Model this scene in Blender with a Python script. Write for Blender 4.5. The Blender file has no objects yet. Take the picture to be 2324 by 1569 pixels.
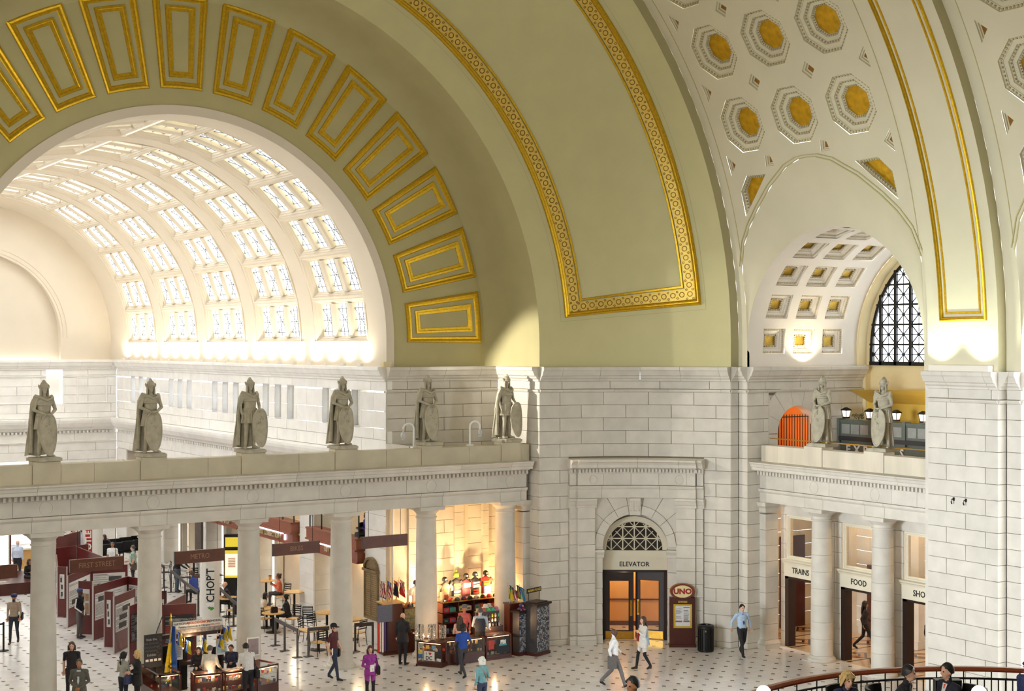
import bpy, bmesh, math, random
from mathutils import Vector as V, Matrix
from mathutils.geometry import delaunay_2d_cdt
R = random.Random(7)
SC = bpy.context.scene
COL = SC.collection
PI = math.pi
rad = math.radians
# ---------------------------------------------------------------- camera, world, exposure
AL = rad(32.23); EYE = 10.5; FPX = 3302.35
cd = bpy.data.cameras.new('camera'); cam = bpy.data.objects.new('camera', cd); COL.objects.link(cam)
cam.location = (0, 0, EYE); cam.rotation_euler = (rad(90), 0, -AL)
cd.sensor_width = 36; cd.lens = FPX/2324*36; cd.clip_end = 300; cd.clip_start = .1
SC.camera = cam
SC.view_settings.view_transform = 'Standard'; SC.view_settings.look = 'None'
SC.view_settings.exposure = 0.38; SC.view_settings.gamma = 1.0; SC.view_settings.use_curve_mapping = False
try:
    SC.cycles.max_bounces = 10; SC.cycles.diffuse_bounces = 5; SC.cycles.sample_clamp_indirect = 8; SC.cycles.use_denoising = True
    SC.cycles.caustics_reflective = False; SC.cycles.caustics_refractive = False
except Exception: pass
W = bpy.data.worlds.new('sky'); SC.world = W; W.use_nodes = True
W.node_tree.nodes['Background'].inputs[0].default_value = (.93, .96, 1.0, 1)
W.node_tree.nodes['Background'].inputs[1].default_value = 6.2
def area(name, loc, target, sx, sy, power, col=(1,1,1), spread=180):
    l = bpy.data.lights.new(name, 'AREA'); l.shape = 'RECTANGLE'; l.size = sx; l.size_y = sy; l.energy = power; l.color = col; l.spread = rad(spread)
    o = bpy.data.objects.new(name, l); COL.objects.link(o); o.location = loc
    o.rotation_euler = (V(target)-V(loc)).to_track_quat('-Z', 'Y').to_euler(); return o
def spot(name, loc, target, power, col=(1,.9,.75), ang=80, size=.05, blend=.6):
    l = bpy.data.lights.new(name, 'SPOT'); l.energy = power; l.color = col; l.spot_size = rad(ang); l.spot_blend = blend; l.shadow_soft_size = size
    o = bpy.data.objects.new(name, l); COL.objects.link(o); o.location = loc
    o.rotation_euler = (V(target)-V(loc)).to_track_quat('-Z', 'Y').to_euler(); return o
def bulb(name, loc, power, col=(1,.75,.45), size=.05):
    l = bpy.data.lights.new(name, 'POINT'); l.energy = power; l.color = col; l.shadow_soft_size = size
    o = bpy.data.objects.new(name, l); COL.objects.link(o); o.location = loc; return o
# daylight through the south lunette windows beyond the frame, plus one added beam
area('south_side_light', (-1.0, 34.2, 12.2), (33, 37, 7), 6.5, 5.0, 420, (1,.97,.9))
area('south_side_light', (-1.0, 25.0, 8.5), (33.3, 28.4, 5.0), 6.5, 6.0, 800, (.84,.92,1), 56)  # added narrow beam that brightens the right pier, not a real window
area('south_side_light', (-1.0, 11.4, 12.2), (25, 34, 9), 6.5, 5.0, 1500, (1,.97,.92))
# spot lamp on the arch ledge, throwing the last statue's shadow on the return wall
spot('ledge_spot', (23.25, 44.4, 9.9), (27.7, 42.75, 9.2), 1100, (1,.95,.85), 64, .04, .5)
# up-lights on the ledges of the side bay and the rib
spot('ledge_uplight', (32.86, 29.25, 9.98), (33.35, 29.3, 11.6), 130, (.86,1,.72), 120, .1)
spot('ledge_uplight', (32.86, 27.75, 9.98), (33.35, 27.7, 11.6), 130, (.86,1,.72), 120, .1)
spot('ledge_uplight', (36.25, 37.72, 9.95), (36.25, 38.3, 11.2), 110, (1,.88,.62), 130, .1)
# ---------------------------------------------------------------- materials
def lin(c):
    return tuple(((x/255)/12.92 if x/255 <= .04045 else ((x/255+.055)/1.055)**2.4) for x in c)
_M = {}
def mat(name, rgb, rough=.6, metal=0, nz=(3, .08), bump=None, emit=0, objvar=0, spec=.5, alpha=1, trans=0, streak=False):
    if name in _M: return _M[name]
    m = bpy.data.materials.new(name); m.use_nodes = True; nt = m.node_tree; N = nt.nodes; L = nt.links; b = N['Principled BSDF']
    c = lin(rgb) if max(rgb) > 1 else rgb
    b.inputs['Roughness'].default_value = rough; b.inputs['Metallic'].default_value = metal
    b.inputs['Specular IOR Level'].default_value = spec
    b.inputs['Base Color'].default_value = (*c, 1)
    tc = N.new('ShaderNodeTexCoord')
    last = None
    if nz and nz[1] > 0:
        t = N.new('ShaderNodeTexNoise'); t.inputs['Scale'].default_value = nz[0]; t.inputs['Detail'].default_value = 5
        if streak:
            mp = N.new('ShaderNodeMapping'); mp.inputs['Scale'].default_value = (1, 1, .25); L.new(tc.outputs['Object'], mp.inputs[0]); L.new(mp.outputs[0], t.inputs['Vector'])
        else: L.new(tc.outputs['Object'], t.inputs['Vector'])
        r = N.new('ShaderNodeMapRange'); r.inputs['From Min'].default_value = .3; r.inputs['From Max'].default_value = .7
        r.inputs['To Min'].default_value = 1-nz[1]; r.inputs['To Max'].default_value = 1+nz[1]; L.new(t.outputs['Fac'], r.inputs['Value'])
        last = r.outputs[0]
    if objvar:
        oi = N.new('ShaderNodeObjectInfo'); r2 = N.new('ShaderNodeMapRange'); r2.inputs['To Min'].default_value = 1-objvar; r2.inputs['To Max'].default_value = 1+objvar
        L.new(oi.outputs['Random'], r2.inputs['Value'])
        if last:
            mu = N.new('ShaderNodeMath'); mu.operation = 'MULTIPLY'; L.new(last, mu.inputs[0]); L.new(r2.outputs[0], mu.inputs[1]); last = mu.outputs[0]
        else: last = r2.outputs[0]
    if last:
        vm = N.new('ShaderNodeVectorMath'); vm.operation = 'SCALE'; vm.inputs[0].default_value = c; L.new(last, vm.inputs['Scale'])
        L.new(vm.outputs[0], b.inputs['Base Color'])
        if emit: L.new(vm.outputs[0], b.inputs['Emission Color'])
    if bump:
        t = N.new('ShaderNodeTexNoise'); t.inputs['Scale'].default_value = bump[0]; t.inputs['Detail'].default_value = 4; L.new(tc.outputs['Object'], t.inputs['Vector'])
        bp = N.new('ShaderNodeBump'); bp.inputs['Strength'].default_value = bump[1]; bp.inputs['Distance'].default_value = .02
        L.new(t.outputs['Fac'], bp.inputs['Height']); L.new(bp.outputs[0], b.inputs['Normal'])
    if emit:
        if not last: b.inputs['Emission Color'].default_value = (*c, 1)
        b.inputs['Emission Strength'].default_value = emit
    if trans: b.inputs['Transmission Weight'].default_value = trans
    if alpha < 1: b.inputs['Alpha'].default_value = alpha
    _M[name] = m; return m
STONE = mat('pale_granite', (208, 202, 190), .7, 0, (2.2, .07), (60, .12), objvar=.045)
STATUE = mat('statue_granite', (176, 168, 146), .75, 0, (7, .16), (45, .35))
PARAPET = mat('parapet_granite', (196, 186, 160), .75, 0, (1.5, .1), (60, .15), objvar=.03)
WSTONE = mat("lit_hall_granite", (240, 237, 232), .7, 0, (2, .05), (60, .1), objvar=.03)  # same stone made whiter, the hall's brightness put into its colour
MORTAR = mat('mortar', (120, 108, 90), .9, 0, (8, .1))
PLAST = mat('olive_plaster', (203, 196, 147), .75, 0, (1.2, .03), (120, .08))
PLASTD = mat('deep_olive_plaster', (184, 174, 126), .75, 0, (1.2, .04), (120, .08))
PLASTV = mat('vault_plaster', (212, 204, 176), .75, 0, (.8, .03), (100, .06))
CREAM = mat("cream_plaster", (222, 210, 190), .7, 0, (.8, .02))
GOLD = mat('gilding', (214, 172, 40), .34, .75, (14, .16), (40, .25))
GOLDL = mat('pale_gilding', (222, 190, 92), .38, .6, (20, .12), (60, .3))
GOLDD = mat('dark_gilded_ring', (128, 88, 20), .5, .5, (20, .1))  # darker gold for the guilloche rings
GILT = mat('gold_leaf_panel', (206, 160, 34), .36, .7, (5, .2), (9, .3))
MARBLE = mat('white_marble', (226, 223, 220), .16, 0, (2.5, .06), objvar=.05)
GROUT = mat('floor_grout', (160, 154, 146), .6, 0, (5, .1))
INS_D = mat('dark_marble_insert', (58, 44, 38), .2, 0, (10, .1), objvar=.15)
INS_R = mat('red_marble_insert', (112, 74, 58), .2, 0, (10, .1), objvar=.15)
INS_G = mat('grey_marble_insert', (150, 142, 132), .2, 0, (10, .1), objvar=.15)
BLACK = mat('black_metal', (26, 25, 26), .4, .3, None)
IRON = mat('wrought_iron', (38, 38, 42), .45, .5, None)
DWOOD = mat('dark_mahogany', (74, 32, 24), .35, 0, (6, .2), streak=True)
BWOOD = mat('brown_sign_wood', (92, 50, 32), .45, 0, (6, .15))
DDOOR = mat('near_black_wood', (38, 22, 18), .4, 0, (6, .15))
LWOOD = mat('light_oak', (214, 170, 104), .4, 0, (7, .12))
BRASS = mat('brass', (196, 150, 60), .3, .9, (10, .1))
WHITE = mat('white_paint', (236, 234, 228), .5, 0, (3, .02))
DOORCREAM = mat('cream_joinery', (222, 214, 192), .5, 0, (3, .02))
BLK = mat('black_ink', (20, 18, 18), .6, 0, None)
def glassmat(name, rgb, fac):
    if name in _M: return _M[name]
    m = bpy.data.materials.new(name); m.use_nodes = True; N = m.node_tree.nodes; L = m.node_tree.links
    out = N['Material Output']; b = N['Principled BSDF']; b.inputs['Base Color'].default_value = (*lin(rgb), 1); b.inputs['Roughness'].default_value = .08
    tr = N.new('ShaderNodeBsdfTransparent'); tr.inputs[0].default_value = (.93, .95, .95, 1)
    mx = N.new('ShaderNodeMixShader'); mx.inputs[0].default_value = fac
    n = N.new('ShaderNodeTexNoise'); n.inputs['Scale'].default_value = 3
    r = N.new('ShaderNodeMapRange'); r.inputs['To Min'].default_value = fac*.8; r.inputs['To Max'].default_value = fac*1.2; L.new(n.outputs['Fac'], r.inputs['Value']); L.new(r.outputs[0], mx.inputs[0])
    L.new(tr.outputs[0], mx.inputs[1]); L.new(b.outputs[0], mx.inputs[2]); L.new(mx.outputs[0], out.inputs[0]); _M[name] = m; return m
GLASS = glassmat('clear_glass', (120, 130, 130), .10)
SKYG = glassmat("frosted_skylight_glass", (230, 238, 246), .18)
def cloth(rgb, rough=.8): return mat('cloth_%d_%d_%d' % rgb, rgb, rough, 0, (18, .12), (200, .1))
# ---------------------------------------------------------------- mesh building
class MB:
    def __init__(s): s.v = []; s.f = []; s.m = []
    def add(s, vs, fs, mi=0):
        n = len(s.v); s.v += [tuple(p) for p in vs]; s.f += [tuple(i+n for i in f) for f in fs]; s.m += [mi]*len(fs); return s
    def box(s, x0, x1, y0, y1, z0, z1, mi=0, F=None):
        vs = [(x, y, z) for z in (z0, z1) for y in (y0, y1) for x in (x0, x1)]
        if F: vs = [F(*p) for p in vs]
        return s.add(vs, [(0,2,3,1),(4,5,7,6),(0,1,5,4),(2,6,7,3),(0,4,6,2),(1,3,7,5)], mi)
    def cbox(s, c, d, rz=0, mi=0, tilt=None):
        m = Matrix.Rotation(rz, 4, 'Z') if tilt is None else tilt
        vs = [V(c)+m@V(((i-.5)*d[0], (j-.5)*d[1], (k-.5)*d[2])) for k in (0,1) for j in (0,1) for i in (0,1)]
        return s.add(vs, [(0,2,3,1),(4,5,7,6),(0,1,5,4),(2,6,7,3),(0,4,6,2),(1,3,7,5)], mi)
    def loft(s, rings, mi=0, cap=True, closed=True):
        n = len(rings[0]); vs = [p for r in rings for p in r]; fs = []
        for k in range(len(rings)-1):
            for i in range(n if closed else n-1):
                j = (i+1) % n; fs.append((k*n+i, k*n+j, (k+1)*n+j, (k+1)*n+i))
        if cap and closed: fs += [tuple(reversed(range(n))), tuple((len(rings)-1)*n+i for i in range(n))]
        return s.add(vs, fs, mi)
    def tube(s, path, r, n=8, mi=0, flat=1, up=(0,0,1), cap=True):
        P = [V(p) for p in path]; rs = r if isinstance(r, (list, tuple)) else [r]*len(P); rings = []
        for i, p in enumerate(P):
            t = (P[min(i+1, len(P)-1)]-P[max(i-1, 0)])
            t = t.normalized() if t.length > 1e-9 else V((0,0,1))
            u = V(up)-t*V(up).dot(t)
            if u.length < 1e-3: u = V((1,0,0))-t*t.x
            if u.length < 1e-3: u = V((0,1,0))
            u.normalize(); w = t.cross(u); q = rs[i]; qa, qb = (q if isinstance(q, tuple) else (q, q*flat))
            rings.append([tuple(p+u*(qa*math.cos(2*PI*k/n))+w*(qb*math.sin(2*PI*k/n))) for k in range(n)])
        return s.loft(rings, mi, cap)
    def lathe(s, prof, c=(0,0,0), n=20, mi=0, cap=True):
        return s.loft([[(c[0]+r*math.cos(2*PI*k/n), c[1]+r*math.sin(2*PI*k/n), c[2]+z) for k in range(n)] for r, z in prof], mi, cap)
    def ball(s, c, r, n=10, mi=0, sc=(1,1,1), m=6):
        return s.loft([[(c[0]+sc[0]*max(r*math.sin(PI*j/m), r*.02)*math.cos(2*PI*k/n), c[1]+sc[1]*max(r*math.sin(PI*j/m), r*.02)*math.sin(2*PI*k/n), c[2]-sc[2]*r*math.cos(PI*j/m)) for k in range(n)] for j in range(m+1)], mi)
    def grid(s, nu, nv, fn, mi=0, wrap=False):
        vs = [fn(i/nu, j/nv) for i in range(nu+1) for j in range(nv+1)]
        return s.add(vs, [(i*(nv+1)+j, (i+1)*(nv+1)+j, (i+1)*(nv+1)+j+1, i*(nv+1)+j+1) for i in range(nu) for j in range(nv)], mi)
    def mesh(s, name, mats, smooth=None):
        me = bpy.data.meshes.new(name); me.from_pydata(s.v, [], s.f)
        for m in (mats if isinstance(mats, (list, tuple)) else [mats]): me.materials.append(m)
        if any(s.m): me.polygons.foreach_set('material_index', s.m)
        if smooth:
            me.polygons.foreach_set('use_smooth', [True]*len(me.polygons))
            me.set_sharp_from_angle(angle=rad(smooth))
        me.update(); return me
def tag(o, label=None, cat=None, group=None, kind=None):
    if label: o['label'] = label
    if cat: o['category'] = cat
    if group: o['group'] = group
    if kind: o['kind'] = kind
    return o
def obj(name, mb, mats, parent=None, label=None, cat=None, group=None, kind=None, smooth=None, loc=None, rz=None):
    me = mb.mesh(name, mats, smooth) if isinstance(mb, MB) else mb
    o = bpy.data.objects.new(name, me); COL.objects.link(o)
    if parent: o.parent = parent
    if loc: o.location = loc
    if rz: o.rotation_euler = (0, 0, rz)
    return tag(o, label, cat, group, kind)
def thing(name, label, cat, loc=(0,0,0), rz=0, group=None, kind=None):
    o = bpy.data.objects.new(name, None); COL.objects.link(o); o.location = loc; o.rotation_euler = (0, 0, rz); o.empty_display_size = .2
    return tag(o, label, cat, group, kind)
def struct(name, mb=None, mats=None, label=None, smooth=None):
    o = obj(name, mb, mats, smooth=smooth) if mb else thing(name, None, None)
    return tag(o, label, None, None, 'structure')
def dup(o, loc=None, rz=None, label=None, parent=None, group=None):
    c = o.copy(); COL.objects.link(c)
    if loc is not None: c.location = loc
    if rz is not None: c.rotation_euler = (0, 0, rz)
    if parent: c.parent = parent
    if label: c['label'] = label
    if group: c['group'] = group
    for ch in list(o.children): dup(ch, parent=c)
    return c
def place(me, name, parent, M, mats=None, label=None, kind=None):
    o = bpy.data.objects.new(name, me); COL.objects.link(o); o.parent = parent; o.matrix_local = M
    return tag(o, label, None, None, kind)
# surface frames: F(s along, o out of the wall towards the viewer, z up)
def line(P0, P1, flip=False):
    d = (V((*P1, 0))-V((*P0, 0))).normalized(); n = V((d.y, -d.x, 0))
    if flip: n = -n
    def F(s, o, z): return (P0[0]+d.x*s+n.x*o, P0[1]+d.y*s+n.y*o, z)
    F.len = math.dist(P0, P1); F.curved = 0; F.d = d; F.n = n
    F.frame = lambda s, o, z: Matrix(((d.x, n.x, 0, F(s,o,z)[0]), (d.y, n.y, 0, F(s,o,z)[1]), (0, 0, 1, z), (0,0,0,1)))
    return F
PC = (27.39475, 35.75977); PR = 6.55278; PA0 = rad(86.4543); PA1 = rad(25.6861); PLEN = PR*(PA0-PA1)
def PIER(s, o, z):
    a = PA0-s/PR; return (PC[0]+(PR-o)*math.cos(a), PC[1]+(PR-o)*math.sin(a), z)
PIER.len = PLEN; PIER.curved = 1
def pframe(s, o, z):
    a = PA0-s/PR; p = PIER(s, o, z); return Matrix(((math.sin(a), -math.cos(a), 0, p[0]), (-math.cos(a), -math.sin(a), 0, p[1]), (0, 0, 1, z), (0,0,0,1)))
PIER.frame = pframe
def pieces(a, b, step, off=0):
    c = [a]; x = a+(off if off else step)
    while x < b-.12*step: c.append(x); x += step
    c.append(b); return c
def block_mesh(F, s0, s1, z0, z1, o0, o1, ch=.009):
    n = max(1, int((s1-s0)/.35)) if F.curved else 1
    mb = MB(); rings = []
    for i in range(n+1):
        s = s0+(s1-s0)*i/n; e = ch if i == 0 else (-ch if i == n else 0)
        rings.append([F(s, o0, z0), F(s, o1-ch, z0), F(s+e, o1, z0+ch), F(s+e, o1, z1-ch), F(s, o1-ch, z1), F(s, o0, z1)])
    return mb.loft(rings)
def blocks(parent, F, s0, s1, zs, step, mat_, holes=(), name='stone_block', o0=-.05, o1=.0, gap=.011, stagger=True):
    k = 0
    for zi in range(len(zs)-1):
        z0, z1 = sorted((zs[zi], zs[zi+1])); zm = (z0+z1)/2; k += 1
        cuts = pieces(s0, s1, step, step*.5 if (stagger and k % 2) else 0)
        for a, b in zip(cuts[:-1], cuts[1:]):
            segs = [(a, b)]
            for (h0, h1, hz0, hz1) in holes:
                if hz0 < zm < hz1: segs = [t for (p, q) in segs for t in ((p, min(q, h0)), (max(p, h1), q)) if t[1]-t[0] > .04]
            for p, q in segs:
                obj(name, block_mesh(F, p+gap/2, q-gap/2, z0+gap/2, z1-gap/2, o0, o1+R.uniform(-.002, .002)), mat_, parent)
def mould(parent, name, F, s0, s1, prof, step, mat_, gap=.008, off=0, cuts=None, smooth=None):
    cuts = cuts or pieces(s0, s1, step, off)
    for a, b in zip(cuts[:-1], cuts[1:]):
        a += gap/2; b -= gap/2; n = max(1, int((b-a)/.3)) if F.curved else 1
        obj(name, MB().loft([[F(a+(b-a)*i/n, o, z) for o, z in prof] for i in range(n+1)]), mat_, parent, smooth=smooth)
def dens(poly, step):
    out = []
    for i, p in enumerate(poly):
        q = poly[(i+1) % len(poly)]; n = max(1, int(math.ceil(math.dist(p, q)/step)))
        out += [(p[0]+(q[0]-p[0])*k/n, p[1]+(q[1]-p[1])*k/n) for k in range(n)]
    return out
def inpoly(x, y, P):
    r = False; j = len(P)-1
    for i in range(len(P)):
        if (P[i][1] > y) != (P[j][1] > y) and x < (P[j][0]-P[i][0])*(y-P[i][1])/(P[j][1]-P[i][1])+P[i][0]: r = not r
        j = i
    return r
def sheet(outline, holes, fn, step):
    loops = [dens(outline, step)]+[dens(h, step) for h in holes]; vs = []; es = []
    for l in loops:
        n = len(vs); vs += [V(p) for p in l]; es += [(n+i, n+(i+1) % len(l)) for i in range(len(l))]
    xs = [p[0] for p in outline]; ys = [p[1] for p in outline]
    x = min(xs)+step/2
    while x < max(xs):
        y = min(ys)+step/2
        while y < max(ys):
            if inpoly(x, y, loops[0]) and not any(inpoly(x, y, l) for l in loops[1:]): vs.append(V((x, y)))
            y += step
        x += step
    rv, re, rf, *_ = delaunay_2d_cdt(vs, es, [], 0, 1e-5)
    fs = []
    for f in rf:
        cx = sum(rv[i].x for i in f)/3; cy = sum(rv[i].y for i in f)/3
        if inpoly(cx, cy, loops[0]) and not any(inpoly(cx, cy, l) for l in loops[1:]): fs.append(tuple(f))
    return MB().add([fn(p.x, p.y) for p in rv], fs)
def rect_loft(fn, u0, u1, v0, v1, steps, nu=1, nv=1, mb=None, mi=0, mis=None):
    """rings of a rectangle in (u,v): steps = [(inset_u, inset_v, height)], fn(u,v,h) -> point"""
    mb = mb or MB(); rings = []
    for iu, iv, h in steps:
        a, b, c, d = u0+iu, u1-iu, v0+iv, v1-iv
        pts = [(a+(b-a)*i/nu, c) for i in range(nu)]+[(b, c+(d-c)*i/nv) for i in range(nv)]+[(b-(b-a)*i/nu, d) for i in range(nu)]+[(a, d-(d-c)*i/nv) for i in range(nv)]
        rings.append([fn(u, v, h) for u, v in pts])
    for k in range(len(rings)-1): mb.loft([rings[k], rings[k+1]], mis[k] if mis else mi, cap=False)
    return mb
def text(body, size, mat_, parent, M, name='lettering', ext=.004, align='CENTER', label=None, sx=1, bold=0):
    c = bpy.data.curves.new(name, 'FONT'); c.body = body; c.size = size; c.extrude = ext; c.align_x = align; c.align_y = 'CENTER'; c.offset = bold; c.resolution_u = 2
    c.materials.append(mat_); o = bpy.data.objects.new(name, c); COL.objects.link(o)
    if parent: o.parent = parent
    o.matrix_local = M @ Matrix.Diagonal((sx, 1, 1, 1))
    if label: o['label'] = label
    return o
def txm(F, s, o, z): # text plane on a frame: x along s, y up, facing out
    m = F.frame(s, o, z); d = m.col[0].xyz; n = m.col[1].xyz
    if d.cross(V((0,0,1))).dot(n) < 0: d = -d
    return Matrix(((d.x, 0, n.x, m.translation.x), (d.y, 0, n.y, m.translation.y), (0, 1, 0, m.translation.z), (0,0,0,1)))
def proj(p):
    ca, sa = math.cos(AL), math.sin(AL); X = p[0]*ca-p[1]*sa; Z = p[0]*sa+p[1]*ca
    return (1162+FPX*X/Z, 784.5-FPX*(p[2]-EYE)/Z, Z) if Z > .1 else (-9999, 0, Z)
def floor_at(px, py, z=0):
    ca, sa = math.cos(AL), math.sin(AL); a = (px-1162)/FPX; b = (784.5-py)/FPX; t = (z-EYE)/b
    return ((a*ca+sa)*t, (-a*sa+ca)*t)
def at_y(px, py, y):
    ca, sa = math.cos(AL), math.sin(AL); a = (px-1162)/FPX; t = y/(-a*sa+ca); return ((a*ca+sa)*t, y, EYE+(784.5-py)/FPX*t)
def at_x(px, py, x):
    ca, sa = math.cos(AL), math.sin(AL); a = (px-1162)/FPX; t = x/(a*ca+sa); return (x, (-a*sa+ca)*t, EYE+(784.5-py)/FPX*t)
# ================================================================ the setting: main hall
XC, Z0, ZC, YP, YE = 16.0, 10.6, 9.75, 45.0, 42.3
ZS = [8.86-.4553*k for k in range(19)]+[.2, 0]
CORN = [(-.05, 9.25), (.05, 9.25), (.05, 9.31), (.12, 9.36), (.14, 9.42), (.2, 9.45), (.27, 9.6), (.31, 9.64), (.31, 9.74), (.28, 9.76), (-.05, 9.76)]
BAND = [(-.05, 8.86), (.03, 8.86), (.05, 8.89), (.07, 8.92), (.07, 8.95), (-.05, 8.97)]
def shaft(cx, cz, r, n, a0=0, a1=PI): return [(cx+r*math.cos(a0+(a1-a0)*i/n), cz+r*math.sin(a0+(a1-a0)*i/n)) for i in range(n+1)]
def stone_wall(name, F, s0, s1, label, step=1.55, holes=(), zs=ZS, corn=True, mat_=STONE, back=True, gapoff=0):
    w = struct(name, label=label)
    if back:
        for (a, b, c, d) in ([(s0, s1, 0, 9.3)] if not holes else []):
            mb = MB(); n = 10 if F.curved else 1
            e=.03; L_=s1-s0-2*e
            for i in range(n): mb.box(s0+e+L_*i/n, s0+e+L_*(i+1)/n, -.2, -.03, c, d, F=F)
            obj('mortar_backing', mb, MORTAR, w)
    blocks(w, F, s0, s1, zs, step, mat_, holes)
    if corn:
        blocks(w, F, s0, s1, [9.25, 8.97], step*1.1, mat_)
        mould(w, 'string_course', F, s0, s1, BAND, 1.9, mat_, off=.9)
        mould(w, 'cornice', F, s0, s1, CORN, 1.45, mat_, off=.8)
    return w
# --- end wall (west): plane y=45 with the arch to the skylit hall
wall_w = stone_wall('wall_west', line((23.2, YP), (27.8, YP)), 0, 4.6, 'pale stone end wall with an olive plaster arch above')
o7 = shaft(XC, 10.68, 7.2, 48); outer = shaft(XC, Z0-.25, 11.4, 48)
outl = [(XC+7.2, ZC), (XC+11.6, ZC)]+outer+[(XC-11.6, ZC), (XC-7.2, ZC)]+list(reversed(o7))
obj('plaster_face', sheet(outl, [], lambda x, z: (x, YP, z), 1.2), PLASTD, wall_w)
def revolve(prof, a0, a1, n, zc, stilt=None):
    mb = MB()
    rows = [a0+(a1-a0)*i/n for i in range(n+1)]
    pts = []
    zs_ = zc if isinstance(zc, list) else [zc]*len(prof)
    if stilt is not None: pts.append([(XC+r, y, stilt) for y, r in prof])
    for a in rows: pts.append([(XC+r*math.cos(a), y, q+r*math.sin(a)) for (y, r), q in zip(prof, zs_)])
    if stilt is not None: pts.append([(XC-r, y, stilt) for y, r in prof])
    k = len(prof); vs = [p for q in pts for p in q]
    return mb.add(vs, [(i*k+j, i*k+j+1, (i+1)*k+j+1, (i+1)*k+j) for i in range(len(pts)-1) for j in range(k-1)])
cove = [(YE, 11.8), (43.3, 11.8), (43.9, 11.78), (44.3, 11.7), (44.6, 11.58), (44.85, 11.4), (45.0, 11.2)]
obj('arch_soffit', revolve(cove, 0, PI, 72, 10.42, ZC), PLASTD, wall_w, smooth=40)
# gilded wedge panels round the arch
def wedge(k):
    a = rad(90.9-12.36*k)
    def fn(u, v, h):
        aa = a+v; return (XC+u*math.cos(aa), YP-h, 10.68+u*math.sin(aa))
    dv = rad(4.88); iv = lambda d: d/9.5
    st1 = [(0, 0, 0), (.02, iv(.02), .05), (.07, iv(.07), .07), (.12, iv(.12), .05), (.13, iv(.13), .03), (.19, iv(.19), .03), (.22, iv(.22), 0)]
    st2 = [(.36, iv(.36), 0), (.37, iv(.37), .04), (.44, iv(.44), .04), (.46, iv(.46), .025), (.54, iv(.54), .02), (.55, iv(.55), 0)]
    p = obj('gilded_panel_frame', rect_loft(fn, 8.03, 11.05, -dv, dv, st1, 1, 4), GOLD, wall_w)
    obj('inner_gilded_frame', rect_loft(fn, 8.03, 11.05, -dv, dv, st2, 1, 4), GOLD, p)
for k in range(-7, 8): wedge(k)
# left half of the lower end wall, out of frame (keeps the daylight where it belongs)
struct('wall_west', MB().box(-3, 8.8, YP, YP+.3, 0, ZC).box(4.0, 4.2, YE, YP, 0, ZC), STONE, 'plain stone wall beyond the left edge of the arch')
# --- return beside the alcove
wall_r = stone_wall('wall_return', line((27.8, YP), (27.8, YE)), 0, 2.7, 'narrow stone return wall behind the last statue', step=1.3)
# --- curved corner pier with the elevator portal
DOOR = (1.14, 5.96, -.1, 6.52)
wall_p = stone_wall('wall_corner', PIER, 0, PLEN, 'concave corner wall of pale granite blocks around the elevator portal', step=1.6, holes=[DOOR])
mb = MB()
for i in range(24):
    a, b = PLEN*i/24, PLEN*(i+1)/24
    if 1.0 < a and b < 6.1:
        mb.box(a, b, -.2, -.03, 6.4, 9.3, F=PIER)
        if b < 2.05 or a > 4.95: mb.box(a, b, -.2, -.03, 0, 6.4, F=PIER)
        else: mb.box(a, b, -.2, -.03, 4.75, 6.4, F=PIER)
    else: mb.box(a, b, -.2, -.03, 0, 9.3, F=PIER)
obj('mortar_backing', mb, MORTAR, wall_p)
# --- splayed gilded band of the vault above the pier
ceil_b = struct('ceiling_band', label='splayed olive plaster arch band with a gilded guilloche border')
NB = 16
bprof = [(PIER(PLEN*i/NB, 0, 0)[1], PIER(PLEN*i/NB, 0, 0)[0]-XC) for i in range(NB+1)]
obj('plaster_face', revolve(bprof, 0, PI, 72, [10.42+.18*i/NB for i in range(NB+1)], ZC), PLAST, ceil_b, smooth=40)
def BANDF(s, a, h):
    x, y, _ = PIER(s, h, 0); r = x-XC
    return (XC+r*math.cos(a), y, 10.42+.18*s/PLEN+r*math.sin(a))
def frame_strip(d0, d1, h0, h1, s0=1.02, s1=5.92, a0=rad(4.6), mb=None):
    mb = mb or MB(); NA = 60
    def side(d, h):
        sa, sb, aa = s0+d, s1-d, a0+d/15
        L = []
        n = 10
        L += [BANDF(sa, PI-aa+(2*aa-PI)*i/NA, h) for i in range(NA)]
        L += [BANDF(sa+(sb-sa)*i/n, aa, h) for i in range(n)]
        L += [BANDF(sb, aa+(PI-2*aa)*i/NA, h) for i in range(NA)]
        L += [BANDF(sb+(sa-sb)*i/n, PI-aa, h) for i in range(n)]
        return L
    return mb.loft([side(d0, h0), side(d1, h1)], cap=False)
mb = MB()
for a, b, c, d in [(0, .02, 0, .07), (.02, .07, .07, .1), (.07, .1, .1, .06), (.1, .12, .06, .06), (.12, .16, .06, .08), (.16, .2, .08, .03)]: frame_strip(a, b, c, d, mb=mb)
obj('outer_gilded_moulding', mb, GOLD, ceil_b)
obj('guilloche_ground', frame_strip(.2, .56, .02, .02), GOLDL, ceil_b)
mb = MB()
for a, b, c, d in [(.585, .6, .02, .05), (.6, .66, .05, .05), (.66, .68, .05, 0)]: frame_strip(a, b, c, d, mb=mb)
obj('inner_gilded_moulding', mb, GOLD, ceil_b)
obj('recessed_joint_line', frame_strip(-.16, -.145, .006, .006), PLASTD, ceil_b)
def ring(mb, fn, r0, r1, n=12):
    mb.loft([[fn(r*math.cos(2*PI*k/n), r*math.sin(2*PI*k/n), h) for k in range(n)] for r, h in ((r0, .0), (r0, .012), (r1, .012), (r1, .0))], cap=False)
mb = MB(); dd = .38
def circles(c, du, dv):
    ring(mb, lambda u, v, h: c(u, v, h+.022), .072, .098)
    for q in (-1, 1):
        for e in (-.16,): ring(mb, lambda u, v, h, q=q: c(u+e*du*1.0+q*.115*dv, v+e*dv*1.0+q*.115*du, h+.022), .022, .042, 8)
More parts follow.
